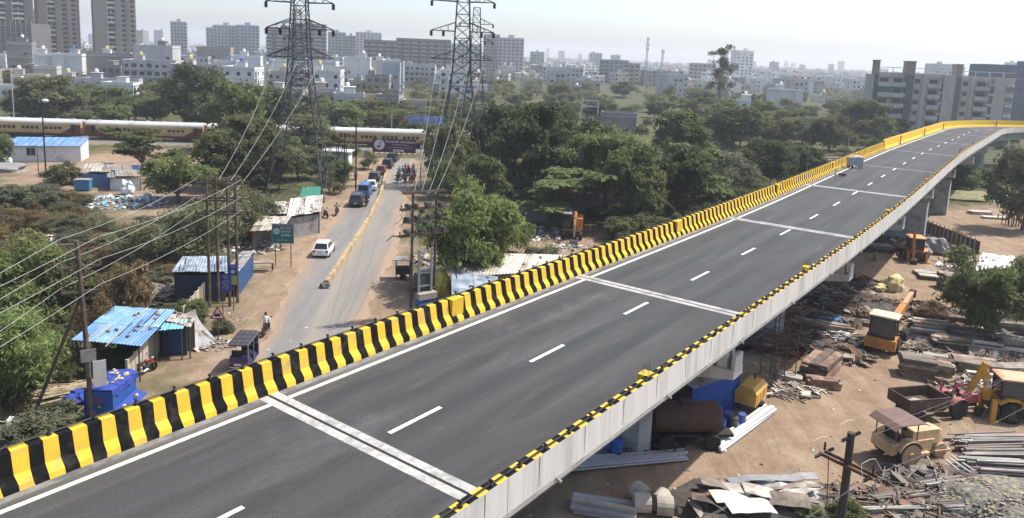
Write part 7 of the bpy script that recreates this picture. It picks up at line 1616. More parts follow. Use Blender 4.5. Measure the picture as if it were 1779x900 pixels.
# excavator in the clearing left of the flyover
ex = thing('wheeled_excavator', 'orange excavator with arm lowered in the clearing beyond the barrier', 'excavator', (*(7.52,89.10),0), R(-97)); mb = MB(); mb.bb(-1.5,1.5,-1.0,1.0,.7,1.05); mb.build('chassis', m_grime, ex)
for x in (-1.2,1.2):
    for s in (-1,1): wheel_parts(ex,x,s*1.0,.5,.4,z=.5)
mb = MB(); mb.bb(-1.9,.9,.1,1.15,1.1,2.5); mb.bb(-1.9,-.6,-1.15,.1,1.1,2.4); mb.bb(-1.9,1.1,-1.15,1.15,1.06,1.2); mb.build('engine_house', m_orange, ex); mb = MB(); mb.bb(-.55,1.05,-1.1,-.15,1.2,2.95); mb.build('cab_shell', m_grime, ex); mb = MB(); mb.bb(-.6,1.1,-1.15,-.1,2.95,3.05); mb.build('cab_roof', m_tin, ex); mb = MB(); mb.bb(1.05,1.07,-1.05,-.2,1.5,2.85); mb.bb(-.4,.9,-1.12,-1.1,1.7,2.85); mb.build('cab_window', m_gl, ex)
mb = MB(); armbox(mb,[(.9,.35,1.7),(1.9,.35,3.3),(3.0,.35,3.0)],.34,.28,.4,.32); mb.build('boom', m_orange, ex); mb = MB(); armbox(mb,[(2.7,.35,3.3),(3.2,.35,2.2),(3.5,.35,.9)],.26,.22,.34,.22); mb.build('dipper_arm', m_cream2, ex); mb = MB(); mb.path([(1.2,.35,1.5),(1.8,.35,2.7)],.08,6); mb.path([(2.0,.35,3.6),(2.75,.35,3.45)],.07,6); mb.build('hydraulic_ram', m_chrome, ex); mb = MB(); bucket(mb,(3.7,.35,.5),1.0,.45,.2); mb.build('digging_bucket', m_tin, ex)
# pick-and-carry crane
cr = thing('mobile_crane', 'orange pick and carry crane with boom stretched up the yard', 'crane', (*(29.89,57.11),0), R(54)); mb = MB(); mb.bb(-2.3,2.2,-.5,.5,.6,1.0); mb.bb(-2.5,-1.9,-1.05,1.05,.55,1.15); mb.build('chassis', m_orange, cr); mb = MB(); mb.bb(-2.55,-.9,-1.0,1.0,1.0,1.25); mb.bb(-2.62,-2.45,-1.08,1.08,.5,1.3); mb.build('counterweight', m_orange, cr)
cabframe(cr,-2.3,-1.0,.9,1.25,2.9,m_orange,mat('cream_cab_roof',(0.62,0.52,0.36),.6,.08))
for x, r_ in ((-1.2,.62),(1.7,.62)):
    for s in (-1,1): wheel_parts(cr,x,s*(1.05 if x > 0 else .95),r_,.42,m_orange,z=r_)
mb = MB(); armbox(mb,[(-.6,-.35,2.0),(1.5,-.45,2.3),(3.6,-.5,2.55)],.5,.44,.5,.44); mb.build('boom', m_orange, cr); mb = MB(); armbox(mb,[(3.4,-.5,2.52),(5.0,-.55,2.72),(6.6,-.6,2.9)],.34,.3,.34,.3); mb.build('boom_extension', mat('pinkish_orange_boom',(0.58,0.30,0.17),.5,.1), cr); mb = MB(); mb.bb(6.4,6.9,-.85,-.35,2.5,3.1); mb.lathe([(0,-.1),(.22,-.1),(.22,.1),(0,.1)],axis='y',c=(6.9,-.6,2.7),n=12); mb.path([(6.9,-.6,2.6),(6.9,-.6,1.5)],.03,5); mb.box((6.9,-.6,1.35),(.2,.2,.3)); mb.build('hook_block', m_grime, cr); mb = MB(); mb.bb(-.5,.3,-.75,-.2,1.0,2.0); mb.bb(.6,1.3,.2,.9,1.0,1.7); mb.build('winch', m_grime, cr); mb = MB(); mb.path([(.8,-.45,1.1),(2.4,-.47,2.15)],.09,7); mb.build('hydraulic_ram', m_chrome, cr)
# three-wheel road roller
ro = thing('road_roller', 'faded cream three wheel road roller with brown canopy', 'road roller', (23.1,39.9,0), R(17)); mb = MB(); mb.loft([[(-.5,-.42,.75),(-.5,.42,.75),(-.5,.42,1.72),(-.5,-.42,1.72)],[(1.35,-.42,.9),(1.35,.42,.9),(1.35,.40,1.70),(1.35,-.40,1.70)],[(1.75,-.34,1.05),(1.75,.34,1.05),(1.72,.3,1.55),(1.72,-.3,1.55)]]); mb.build('bonnet', m_cream2, ro, smooth=False)
mb = MB(); mb.loft([[(-.5,-.5,.45),(-.5,.5,.45),(-.5,.5,1.2),(-.5,-.5,1.2)],[(.75,-.5,.45),(.75,.5,.45),(1.0,.5,1.2),(1.0,-.5,1.2)]]); mb.bb(-.2,.55,-.72,-.5,.35,.55); mb.bb(-1.9,-.5,-.5,.5,.6,1.1); mb.bb(-2.2,-1.7,-.75,.75,.7,1.35); mb.build('chassis', m_cream2, ro)
for s in (-1,1):
    t = MB(); t.lathe([(.3,-.24),(.66,-.24),(.70,-.2),(.70,.2),(.66,.24),(.3,.24)],axis='y',n=24); wo = t.build('rear_roll', m_grime, ro, (-1.1,s*.82,.70), smooth=True); t = MB(); t.lathe([(0,s*.2),(.64,s*.2),(.64,s*.245),(.2,s*.245),(.18,s*.33),(0,s*.33)],axis='y',n=20); t.build('roll_disc', m_drum, wo)
    mb = MB(); a = [R(20+i*20) for i in range(8)]
    secs = [[(-1.1+.78*math.cos(q),s*.55,.70+.78*math.sin(q)),(-1.1+.78*math.cos(q),s*1.06,.70+.78*math.sin(q)),(-1.1+.83*math.cos(q),s*1.06,.70+.83*math.sin(q)),(-1.1+.83*math.cos(q),s*.55,.70+.83*math.sin(q))] for q in a]; mb.loft(secs); mb.build('mudguard', m_cream2, ro)
t = MB(); t.lathe([(0,-.55),(.42,-.55),(.45,-.5),(.45,-.03),(.42,0),(.45,.03),(.45,.5),(.42,.55),(0,.55)],axis='y',n=24); t.build('front_roll', m_drum, ro, (1.5,0,.45), smooth=True); mb = MB()
for s in (-1,1): mb.bar((1.0,s*.62,.5),(2.02,s*.62,.48),.07,.12)
mb.bar((2.02,-.65,.48),(2.02,.65,.48),.07,.12); mb.bb(1.35,1.65,-.2,.2,.92,1.2); mb.build('front_fork', m_cream2, ro)
for x, y in ((-1.95,-.72),(-1.95,.72),(-.45,-.66),(-.45,.66)): mb = MB(); mb.tube((x,y,.9),(x,y,2.35),.035,n=6); mb.build('canopy_post', m_rolroof, ro)
mb = MB(); mb.loft([[(-2.3,-1.0,2.2),(-2.3,1.0,2.2),(-2.3,1.0,2.24),(-2.3,-1.0,2.24)],[(-1.9,-1.0,2.45),(-1.9,1.0,2.45),(-1.9,1.0,2.5),(-1.9,-1.0,2.5)],[(-.35,-1.0,2.45),(-.35,1.0,2.45),(-.35,1.0,2.5),(-.35,-1.0,2.5)],[(.0,-1.0,2.3),(.0,1.0,2.3),(.0,1.0,2.34),(.0,-1.0,2.34)]]); mb.build('canopy', m_rolroof, ro); mb = MB(); mb.bb(-1.7,-1.2,-.3,.3,1.1,1.5); mb.bb(-1.78,-1.66,-.3,.3,1.5,1.9); mb.build('driver_seat', m_blkp, ro); mb = MB(); mb.lathe([(.18,-.015),(.21,0),(.18,.015)],axis='x',c=(-.75,0,1.85),n=14); mb.path([(-.75,0,1.85),(-.5,0,1.6)],.02,5); mb.build('steering_wheel', m_blkp, ro)
# tractor and tipping trailer
trl = thing('farm_trailer', 'dark brown open trailer hitched to the pink tractor', 'trailer', (26.0,44.9,0), R(14)); mb = MB(); mb.bb(-1.45,1.45,-.9,.9,.85,.95); mb.bb(-1.2,2.0,-.15,.15,.7,.85); mb.build('bed', m_brownst, trl)
for a in ((-1.45,1.45,-.95,-.88),(-1.45,1.45,.88,.95),(-1.5,-1.43,-.95,.95),(1.43,1.5,-.95,.95)): 
    mb = MB(); mb.bb(*a,.9,1.6); 
    for i in range(6):
        if a[1]-a[0] > 1: x = -1.4+i*.56; y = a[2]-.02 if a[2] < 0 else a[3]; mb.bb(x-.04,x+.04,y,y+.02,.9,1.6)
    mb.build('side_board', m_brownst, trl)
for s in (-1,1): wheel_parts(trl,-.5,s*.75,.4,.25,z=.4)
mb = MB(); mb.blob((-.2,0,1.0),(.7,.5,.1),0,2,2,.3); mb.build('load', m_asb, trl)
tr = thing('farm_tractor', 'faded pink red tractor in front of the brown trailer', 'tractor', (28.9,45.6,0), R(14)); mb = MB(); mb.loft([[(.1,-.3,.8),(.1,.3,.8),(.1,.3,1.35),(.1,-.3,1.35)],[(1.35,-.27,.75),(1.35,.27,.75),(1.3,.25,1.25),(1.3,-.25,1.25)]]); mb.build('bonnet', m_pink, tr); mb = MB(); mb.bb(-.8,1.3,-.2,.2,.5,.8); mb.bb(-.9,-.3,-.35,.35,.5,.95); mb.build('chassis', m_grime, tr)
for s in (-1,1):
    wheel_parts(tr,-.55,s*.65,.62,.34,m_pink,z=.62); wheel_parts(tr,1.1,s*.58,.33,.2,m_cream2,z=.33); mb = MB(); secs = [[(-.55+.70*math.cos(q),s*.42,.62+.70*math.sin(q)),(-.55+.70*math.cos(q),s*.85,.62+.70*math.sin(q)),(-.55+.74*math.cos(q),s*.85,.62+.74*math.sin(q)),(-.55+.74*math.cos(q),s*.42,.62+.74*math.sin(q))] for q in [R(30+i*20) for i in range(7)]]; mb.loft(secs); mb.build('mudguard', m_pink, tr)
mb = MB(); mb.bb(-.75,-.35,-.22,.22,.95,1.1); mb.bb(-.8,-.7,-.22,.22,1.1,1.45); mb.build('seat', m_blkp, tr); mb = MB(); mb.path([(.1,0,1.3),(-.15,0,1.55)],.02,5); mb.lathe([(.16,-.015),(.19,0),(.16,.015)],axis='x',c=(-.17,0,1.57),n=12); mb.build('steering_wheel', m_blkp, tr); mb = MB(); mb.tube((.9,.18,1.25),(.9,.18,1.85),.03,n=6); mb.build('exhaust', m_grime, tr); mb = MB(); armbox(mb,[(-.3,.1,1.4),(-.2,.1,2.0),(.35,.1,1.75)],.14,.12,.2,.16); mb.bb(-1.0,-.9,-.5,-.44,.9,1.9); mb.bb(-1.0,-.9,.44,.5,.9,1.9); mb.build('roll_frame', m_pink, tr)
# water tanker in the shade below the deck
tk = thing('water_tanker', 'rusty brown tanker trailer in the shade under the flyover', 'tanker', (*(10.32,40.34),0), R(6)); mb = MB(); mb.lathe([(0,-2.0),(.7,-1.98),(.82,-1.9),(.85,-1.8),(.85,1.8),(.82,1.9),(.7,1.98),(0,2.0)],axis='x',c=(0,0,1.65),n=24); mb.build('tank', mat('rust_red_tank',(0.075,0.04,0.03),.8,.25,1.2,col2=(.05,.035,.03),c2amt=.5), tk, smooth=True); mb = MB(); mb.bb(-2,2.8,-.4,.4,.55,.72); mb.bb(-.3,.3,-.3,.3,2.45,2.65); mb.build('chassis', m_grime, tk)
for x in (-1.2,1.4):
    for s in (-1,1): wheel_parts(tk,x,s*.8,.48,.28,z=.48)
# compressor trailer
cp = thing('air_compressor', 'yellow towed air compressor beside the blue hut', 'compressor', (*(15.60,45.22),0), R(55)); mb = MB(); mb.loft([[(-1.1,-.65,.6),(1.1,-.65,.6),(1.1,.65,.6),(-1.1,.65,.6)],[(-1.1,-.68,1.4),(1.1,-.68,1.4),(1.1,.68,1.4),(-1.1,.68,1.4)],[(-1.0,-.4,1.72),(1.0,-.4,1.72),(1.0,.4,1.72),(-1.0,.4,1.72)]]); mb.build('housing', mat('mustard_housing',(0.50,0.30,0.08),.6,.15,1.5), cp); mb = MB()
for i in range(3): mb.bb(-.9+i*.62,-.4+i*.62,-.70,-.665,.75,1.3)
mb.build('side_door', m_jcb, cp); mb = MB(); mb.tube((.6,0,1.7),(.6,0,2.1),.06,n=8); mb.build('exhaust', m_grime, cp); mb = MB(); mb.bar((1.1,0,.6),(2.2,0,.45),.1); mb.tube((2.1,0,0),(2.1,0,.5),.04,n=6); mb.build('tow_bar', m_grime, cp)
for s in (-1,1): wheel_parts(cp,0,s*.72,.33,.2,z=.33)
# blue sheet hut around the pier
hb = thing('sheet_hut', 'blue corrugated sheet hut built against the pier', 'hut', (12.2,44.9,0), R(36)); mb = MB(); mb.bb(-2.2,2.2,-1.3,1.3,0,2.4); mb.build('inner_wall', m_void, hb)
for i in range(7):
    mb = MB(); n = 8; vs = []
    for z in (0,2.5):
        for k in range(n+1): vs.append((-2.22+i*.635+k*.63/n,-1.34-(.03 if k%2 else 0),z))
    mb.add(vs,[(k,k+1,n+2+k,n+1+k) for k in range(n)]); mb.build('wall_sheet', m_kf, hb)
for i in range(4):
    mb = MB(); n = 8; vs = []
    for z in (0,2.5):
        for k in range(n+1): vs.append((2.24+(.03 if k%2 else 0),-1.34+i*.67+k*.665/n,z))
    mb.add(vs,[(k,k+1,n+2+k,n+1+k) for k in range(n)]); mb.build('wall_sheet', m_kf, hb)
for i in range(4): mb = MB(); corr(mb,-2.4+i*1.2,-2.4+i*1.2+1.19,-1.6,1.5,2.5,2.75,.25,.02); mb.build('roof_sheet', m_tin, hb)
# drums
def drum_mesh(m_): mb = MB(); mb.lathe([(0,0),(.28,0),(.29,.03),(.285,.28),(.3,.30),(.285,.32),(.285,.56),(.3,.58),(.285,.6),(.29,.86),(.27,.88),(0,.86)],n=16); return mb.mesh('drum', m_, True)
dbm = drum_mesh(mat('blue_oil_drum',(0.03,0.10,0.34),.5,.12,2,col2=(.12,.1,.1),c2amt=.3)); dgm = drum_mesh(mat('dark_oil_drum',(0.06,0.07,0.08),.6,.2,2,col2=(.2,.1,.06),c2amt=.4)); dym = drum_mesh(mat('olive_oil_drum',(0.22,0.20,0.07),.6,.2,2))
DR = [((12.85,41.74),dbm,'front blue drum of the cluster by the blue hut'),((13.47,42.63),dbm,'blue drum behind the front one by the hut'),((13.66,42.09),dgm,'dark banded drum in the cluster by the hut'),((14.24,42.55),dbm,'blue drum nearest the yellow compressor'),((13.06,43.32),dbm,'rear blue drum against the blue hut'),((6.37,38.78),dbm,'blue drum in the deep shade left of the tanker'),((6.05,39.24),dbm,'second blue drum in the deep shade left of the tanker'),((21.08,50.63),dym,'olive drum among the rusty formwork boxes'),((41.52,83.84),dym,'yellow olive drum in the shade under the deck'),((52.99,88.64),dgm,'dark drum near the far yard fence'),((54.43,87.80),dgm,'second dark drum at the far yard fence'),((13.04,96.29),dbm,'blue water drum under the trees in the clearing'),((13.62,94.43),dbm,'lower blue drum beside the one in the clearing')]
for p, me_, lab in DR: link('drum', me_, None, (*p,0), rng.uniform(0,3), label=lab, category='drum', group='drums about the site')
def pipes(label, p0, p1, n, r, m_, rows=2, name='pipe_bundle', part='pipe', seed=0, z0=.05):
    q = random.Random(seed); a = Vector(p0); b_ = Vector(p1); d = b_-a; L_ = d.length; o = thing(name, label, 'pipes', (a.x,a.y,0), math.atan2(d.y,d.x)); per = -(-n//rows); mm = MB(); mm.lathe([(r*.82,0),(r,0),(r,L_),(r*.82,L_),(r*.82,L_*.98)],axis='x',n=10); me_ = mm.mesh(part, m_, True)
    for i in range(n): row, k = divmod(i,per); link(part, me_, o, (q.uniform(-.15,.15),(k-per/2)*2.1*r+row*r,z0+r+row*1.75*r), q.uniform(-.012,.012))
    return o
m_wpipe = mat('pale_plastic_pipe', (0.60,0.60,0.58), .45, .08, 2); m_gpipe = mat('galvanised_pipe', (0.36,0.37,0.38), .45, .12, 2, metal=.4); m_dpipe = mat('weathered_scaffold_tube', (0.20,0.185,0.165), .6, .3, 2, metal=.2, col2=(.33,.31,.28), c2amt=.5, c2scale=1.2, rand=.3)
pipes('bundle of long pale pipes lying beside the drums', (12.02,39.71), (16.79,44.85), 8, .09, m_wpipe, 2, seed=1); pipes('grey steel pipes lying across the deck shadow', (3.51,37.05), (10.00,38.57), 7, .07, m_gpipe, 2, seed=2); pipes('second row of grey pipes behind in the shadow', (4.35,38.03), (10.29,39.33), 5, .06, m_gpipe, 1, seed=3)
# ---- stacks of planks, boards and formwork; every board its own piece
BRD = {}
def board(L_, w, t, m_):
    k = (round(L_,1),round(w,2),round(t,2),m_.name)
    if k not in BRD: mb = MB(); mb.bb(-k[0]/2,k[0]/2,-k[1]/2,k[1]/2,0,k[2]); BRD[k] = mb.mesh('board', m_)
    return BRD[k]
m_b1 = mat('grey_weathered_board', (0.25,0.215,0.175), .9, .25, 2, col2=(.14,.115,.09), c2amt=.5, c2scale=1.2, rand=.35); m_b2 = mat('pale_dusty_board', (0.48,0.44,0.37), .9, .2, 2, col2=(.3,.26,.2), c2amt=.4, rand=.3); m_b3 = mat('dark_formwork_steel', (0.085,0.07,0.06), .8, .3, 2, col2=(.19,.12,.08), c2amt=.45, rand=.35); m_b4 = mat('rusty_formwork_panel', (0.17,0.10,0.07), .85, .25, 2, col2=(.28,.22,.17), c2amt=.45, rand=.3)
def stack(label, c, rz, L_, w, lay, per=3, mats_=None, t=.15, jit=.05, seed=0, name='board_stack', cat='stack'):
    q = random.Random(seed); o = thing(name, label, cat, (*c,0), rz); ms = mats_ or [m_b1,m_b2,m_b3]; L_ *= 1.2; w *= 1.25
    for k in range(lay):
        top = k == lay-1; bw = w/per
        for i in range(per):
            if top and q.random() < .3: continue
            m_ = q.choice(ms); l = L_*q.choice((1,1,.9,.8)); b_ = link('board', board(l,bw*.94,t*.92,m_), o, (q.uniform(-jit,jit)*L_*.4,(i+.5-per/2)*bw+q.uniform(-jit,jit)*w*.15,.04+k*t), q.uniform(-jit,jit)*(1.2 if top else .5))
    return o
S4 = [m_b1,m_b3,m_b4,m_b1,m_b2]; SD = [m_b3,m_b4,m_b3,m_b1]
STK = [('tall dark stack of formwork panels facing the yard track',(29.39,51.42),R(-20),2.0,1.3,9,2,SD),('pale topped board stack beside the tall dark one',(30.52,51.23),R(-22),2.0,1.4,8,3,S4),('low stack of dusty boards nearest the crane',(34.29,59.05),R(-18),2.6,.9,4,3,S4),('grey board stack behind the nearest low one',(35.63,61.02),R(-14),2.8,1.2,5,4,S4),('pale white boxed beam lying in the stacks',(32.58,53.78),R(-20),2.4,.5,4,1,[m_b2]),('white boxed beam near the tractor',(32.36,52.10),R(-20),2.2,.5,4,1,[m_b2]),('brown plank stack in the middle of the yard stores',(34.96,56.93),R(-16),2.4,1.3,6,3,SD),('dark plank stack right of the middle one',(37.47,58.89),R(-14),2.8,1.2,6,3,SD),('long board stack below the yard tree',(39.25,63.37),R(-12),4.5,1.2,4,4,SD),('stack of mixed boards before the tree',(36.83,56.42),R(-16),3.0,1.0,5,3,S4),('board stack with white top sheet at the picture edge',(39.90,56.74),R(-14),2.6,1.3,8,3,S4),('pale topped stack above the tractor',(33.87,52.05),R(-18),2.6,1.4,7,3,S4),('leaning brown boards behind the tractor',(31.08,50.05),R(30),1.6,1.2,3,3,[m_b4,m_b2]),('flat board stack behind the backhoe',(34.55,51.13),R(-12),3.0,1.0,4,3,S4),('long pale planks behind the backhoe cab',(36.87,52.84),R(8),4.0,.9,3,3,[m_b2,m_b1]),('small dark stack at the picture edge under the tree',(41.86,61.18),R(-10),2.8,1.2,7,3,SD),('grey block stack left of the yard tree',(44.51,73.55),R(-10),2.2,1.5,10,2,[m_b3,m_b1]),('stack of pale sheets beside the yard track',(44.53,77.10),R(-15),2.6,1.6,3,2,[m_b2,m_b3]),('low plank pile left of the grey blocks',(44.72,78.81),R(10),2.4,1.2,2,3,[m_b2]),('slab stack in the shade near the orange backhoe',(43.57,88.24),R(-8),3.2,1.6,5,2,SD),('dark boxed generator crate in the shade',(45.74,93.68),R(-8),1.6,1.2,9,1,SD),('rusty formwork box stack beside the scaffold tower',(22.42,51.14),R(52),3.2,1.5,8,3,[m_b4,m_b3]),('light board lying before the rusty boxes',(20.24,47.27),R(-5),1.0,.6,2,1,[m_b2]),('tipped brown trough of boards beside the rusty boxes',(21.69,48.81),R(-10),1.8,.7,4,2,[m_b4]),('pale concrete cover slab by the scaffold tower',(19.82,49.93),R(-25),1.3,.9,3,1,[m_b2]),('long dark plank pile under the blue sheets',(25.99,60.22),R(-22),4.2,1.0,4,4,SD),('timber pile at the edge of the deck shade',(28.99,62.20),R(-20),3.6,.7,2,3,SD),('white concrete blocks near the far pole cluster',(72.02,114.76),R(-5),3.0,1.2,3,2,[m_b2]),('second row of pale blocks near the far pole cluster',(72.30,111.52),R(-5),3.0,1.0,2,2,[m_b2])]
for i, (lab, c, rz, L_, w, lay, per, ms) in enumerate(STK): stack(lab, c, rz, L_, w, lay, per, ms, seed=i)
# tube and beam bundles at the lower right
TB = [('upper bundle of pale scaffold tubes behind the roller',(26.45,41.48),(31.23,41.99),34,.055,[m_b1,m_dpipe,m_dpipe]),('second bundle of scaffold tubes below the upper one',(26.16,40.17),(30.48,40.63),32,.055,[m_b1,m_dpipe,m_b3]),('third bundle of mixed tubes beside the roller drum',(25.30,39.13),(29.36,39.19),22,.055,[m_dpipe,m_b3]),('dark bundle of angle irons under the third tubes',(25.45,37.98),(28.63,37.87),18,.06,[m_dpipe,m_b3]),('long tubes stretched in front of the roller',(21.76,36.52),(25.56,37.65),14,.05,[m_dpipe,m_b1]),('tube bundle left of the gravel heap',(22.41,35.73),(25.30,36.14),16,.055,[m_dpipe,m_b1]),('near bundle of steel sections at the bottom edge',(21.73,34.60),(24.23,34.86),16,.055,[m_dpipe,m_b1]),('scattered tubes at the bottom edge by the pole',(18.27,35.15),(22.10,35.91),12,.045,[m_dpipe,m_b1,m_b2]),('scattered planks right of the near pole',(17.51,34.08),(21.14,34.56),14,.05,[m_b1,m_b2,m_dpipe])]
for i, (lab, p0, p1, n, r, ms) in enumerate(TB):
    a = Vector(p0); b_ = Vector(p1); d = b_-a; L_ = d.length; o = thing('tube_bundle', lab, 'tubes', ((a.x+b_.x)/2,(a.y+b_.y)/2,0), math.atan2(d.y,d.x)); q = random.Random(i); mm = {}
    for m_ in ms: t_ = MB(); t_.lathe([(r*.7,0),(r,0),(r,1),(r*.7,1)],axis='x',n=7); mm[m_.name] = t_.mesh('tube', m_)
    per = max(4,n//4)
    for k in range(n): row, j = divmod(k,per); l = L_*q.uniform(.7,1.02); e = link('tube', mm[q.choice(ms).name], o, (-l/2+q.uniform(-.1,.1)*L_,(j-per/2)*r*2.6+q.uniform(-.03,.03),.03+r+row*r*2.0), q.uniform(-.05,.05)); e.scale = (l,1,1)
o = thing('loose_tube_pair', 'pair of loose pale tubes slanting beside the roller drum', 'tubes', (*(25.12,39.60),0), 0); a = Vector((24.84,39.21)); 
for k, (p, q_) in enumerate((((24.84,39.21),(25.66,37.00)),((25.11,39.48),(26.05,37.25)),((24.50,39.07),(25.03,37.28)))):
    mb = MB(); l0 = Vector(p)-Vector(o.location[:2]); l1 = Vector(q_)-Vector(o.location[:2]); mb.path([(l0.x,l0.y,.35),(l1.x,l1.y,.12)],.05,7); mb.build('tube', m_wpipe, o)
# scrap sheets and shutters along the bottom edge
SC = [(1245,862,.2,2.4,1.2,m_b1),(1290,872,-.3,2.6,1.0,m_tinp),(1330,884,.1,2.4,.9,m_tinp),(1270,884,.4,2.2,1.0,m_b2),(1360,868,-.15,2.8,.8,m_b1),(1390,878,.25,2.6,.9,m_tinp),(1310,858,0,3.2,.7,m_gpipe),(1350,894,-.1,2.4,1.1,m_b1),(1225,890,.5,1.6,1.0,m_b3),(1400,892,-.2,2.0,.8,m_b1),(1295,896,.15,2.4,1.0,m_sack),(1250,900,-.2,2.0,1.2,m_b3),(1380,858,.05,2.2,.6,m_tin)]
SPT = [(10.90,35.14),(12.08,34.72),(13.06,34.21),(11.33,34.09),(14.20,35.06),(14.90,34.62),(12.88,35.48),(13.47,33.76),(9.97,33.72),(14.94,33.95),(11.88,33.56),(10.56,33.29),(14.98,35.62)]
cx_, cy_ = (12.54,34.36); o = thing('shutter_heap', 'heap of bent steel shutters and white sheets at the bottom edge', 'scrap heap', (cx_,cy_,0)); q = random.Random(5)
for (a, b0, r_, l, w, m_), p in zip(SC, SPT):
    for k in range(2):
        mb = MB(); n = 6; vs = []
        for i in range(n+1): u = -l/2+l*i/n; z = .12*math.sin(i/n*math.pi)*q.uniform(.2,1.4); vs += [(u,-w/2,z),(u,w/2,z+.05),(u,-w/2,z-.03),(u,w/2,z+.02)]
        fs = []
        for i in range(n): e = i*4; fs += [(e,e+4,e+5,e+1),(e+2,e+3,e+7,e+6),(e,e+2,e+6,e+4),(e+1,e+5,e+7,e+3)]
        fs += [(0,1,3,2),(n*4,n*4+2,n*4+3,n*4+1)]; mb.add(vs,fs); so = mb.build('shutter_sheet', m_ if k else q.choice((m_b3,m_tin,m_b1)), o, (p[0]-cx_+q.uniform(-.4,.4),p[1]-cy_+q.uniform(-.4,.4),.25+.28*k+q.uniform(0,.25)), r_+q.uniform(-.4,.4)); so.rotation_euler = (q.uniform(-.35,.35),q.uniform(-.25,.25),r_+q.uniform(-.3,.3))
mb = MB(); mb.blob((0,0,0),(4.4,1.9,.5),0,3,3,.3,1,flat=0); mb.build('rubble_core', mat('dark_brown_rubble',(0.07,0.06,0.05),.95,.3,3,.6), o)  # even dark brown core, its material reused for the scrap mounds
for i, p in enumerate(((6.47,33.57),(7.15,34.00),(7.58,33.55),(8.32,33.37))):
    mb = MB(); mb.lathe([(.42,0),(.46,0),(.46,.8),(.42,.8),(.42,.05)],axis='y' if i%2 else 'x',c=(0,0,.46),n=16); mb.build('culvert_pipe', m_asb, None, (*p,0), .5*i, label=('leftmost short concrete pipe at the bottom edge','tilted short concrete pipe beside the leftmost one','third short concrete pipe at the bottom edge','concrete pipe nearest the shutter heap')[i], category='pipe', group='short concrete pipes at the bottom edge')
stack('pale shutter boards left of the concrete pipes', (5.06,33.39), R(-12), 2.6, .9, 3, 3, [m_b2,m_gpipe], seed=41); stack('upright thrown boards on the concrete pipes', (7.30,34.39), R(60), .9, .6, 2, 1, [m_b2], seed=42)
# gravel heap, lower right corner
gxp, gyp = (25.63,35.25); mb = MB(); mb.blob((0,0,0),(3.4,2.2,1.1),0,4,4,.15,1.0,flat=-.05); go = mb.build('gravel_heap', mat('yellowish_gravel',(0.15,0.14,0.12),.95,.45,5,.9,12,col2=(.30,.27,.16),c2amt=.35,c2scale=2.5), None, (gxp,gyp,0), label='heap of speckled gravel in the lower corner of the yard', category='heap')
mb = MB(); q = random.Random(3)
for i in range(700): a = q.uniform(0,6.28); r_ = math.sqrt(q.random()); s = q.uniform(.04,.12); mb.blob((3.3*r_*math.cos(a),2.1*r_*math.sin(a),1.02*math.sqrt(max(0,1-r_*r_))),(s,s*.8,s*.6),q.randrange(2),i,1,.3)
mb.build('stone_chips', [m_ball,m_bamb], go, kind='stuff')
# scaffold tower beside the pier, and the tangle of rods in mid-yard
st = thing('scaffold_tower', 'rusty scaffold tower standing under the deck edge', 'scaffold', (*(19.01,50.14),0), R(20))
for x in (-.9,.0,.9):
    for y in (-.7,.7): mb = MB(); mb.tube((x,y,0),(x+.05,y,5.6),.035,n=6); mb.build('upright', m_rust, st)
for k in range(6): mb = MB(); z = .5+k*.95; 
for k in range(6):
    z = .5+k*.95; mb = MB()
    for y in (-.7,.7): mb.tube((-.95,y,z),(.95,y,z),.025,n=5)
    for x in (-.9,0,.9): mb.tube((x,-.75,z),(x,.75,z),.025,n=5)
    mb.bar((-.9,-.7,z),(0,-.7,z+.95),.03); mb.bar((.9,-.7,z),(0,-.7,z+.95),.03); mb.build('ledger_frame', m_rust, st)
def tangle(label, c, rx, ry, n, ms, seed, h=1.0, name='scrap_tangle'):
    q = random.Random(seed); o = thing(name, label, 'scrap', (*c,0)); mbs = [MB() for _ in ms]
    for i in range(n):
        r_ = math.sqrt(q.random()); a = q.uniform(0,6.28); x, y = rx*r_*math.cos(a), ry*r_*math.sin(a); l = q.uniform(.5,1.8); t = q.uniform(0,3.14); z = q.uniform(.05,h)*(1-r_*.7); e = q.uniform(-.5,.5)
        k = i%len(ms)
        if q.random() < .72: mbs[k].bar((x-l/2*math.cos(t),y-l/2*math.sin(t),max(.03,z-l*e*.3)),(x+l/2*math.cos(t),y+l/2*math.sin(t),max(.04,z+l*e*.3)),q.uniform(.03,.09))
        else: mbs[k].box((x,y,z),(q.uniform(.4,1.2),q.uniform(.3,.7),.04),0,t,q.uniform(-.5,.5),q.uniform(-.5,.5))
    for b_, m_ in zip(mbs,ms): b_.build('scrap_pieces', m_, o, kind='stuff')
    mb = MB(); mb.blob((0,0,-.05),(rx*.8,ry*.8,h*.5),0,seed,3,.3,1,flat=0); mb.build('mound', MATS['dark_brown_rubble'], o); return o
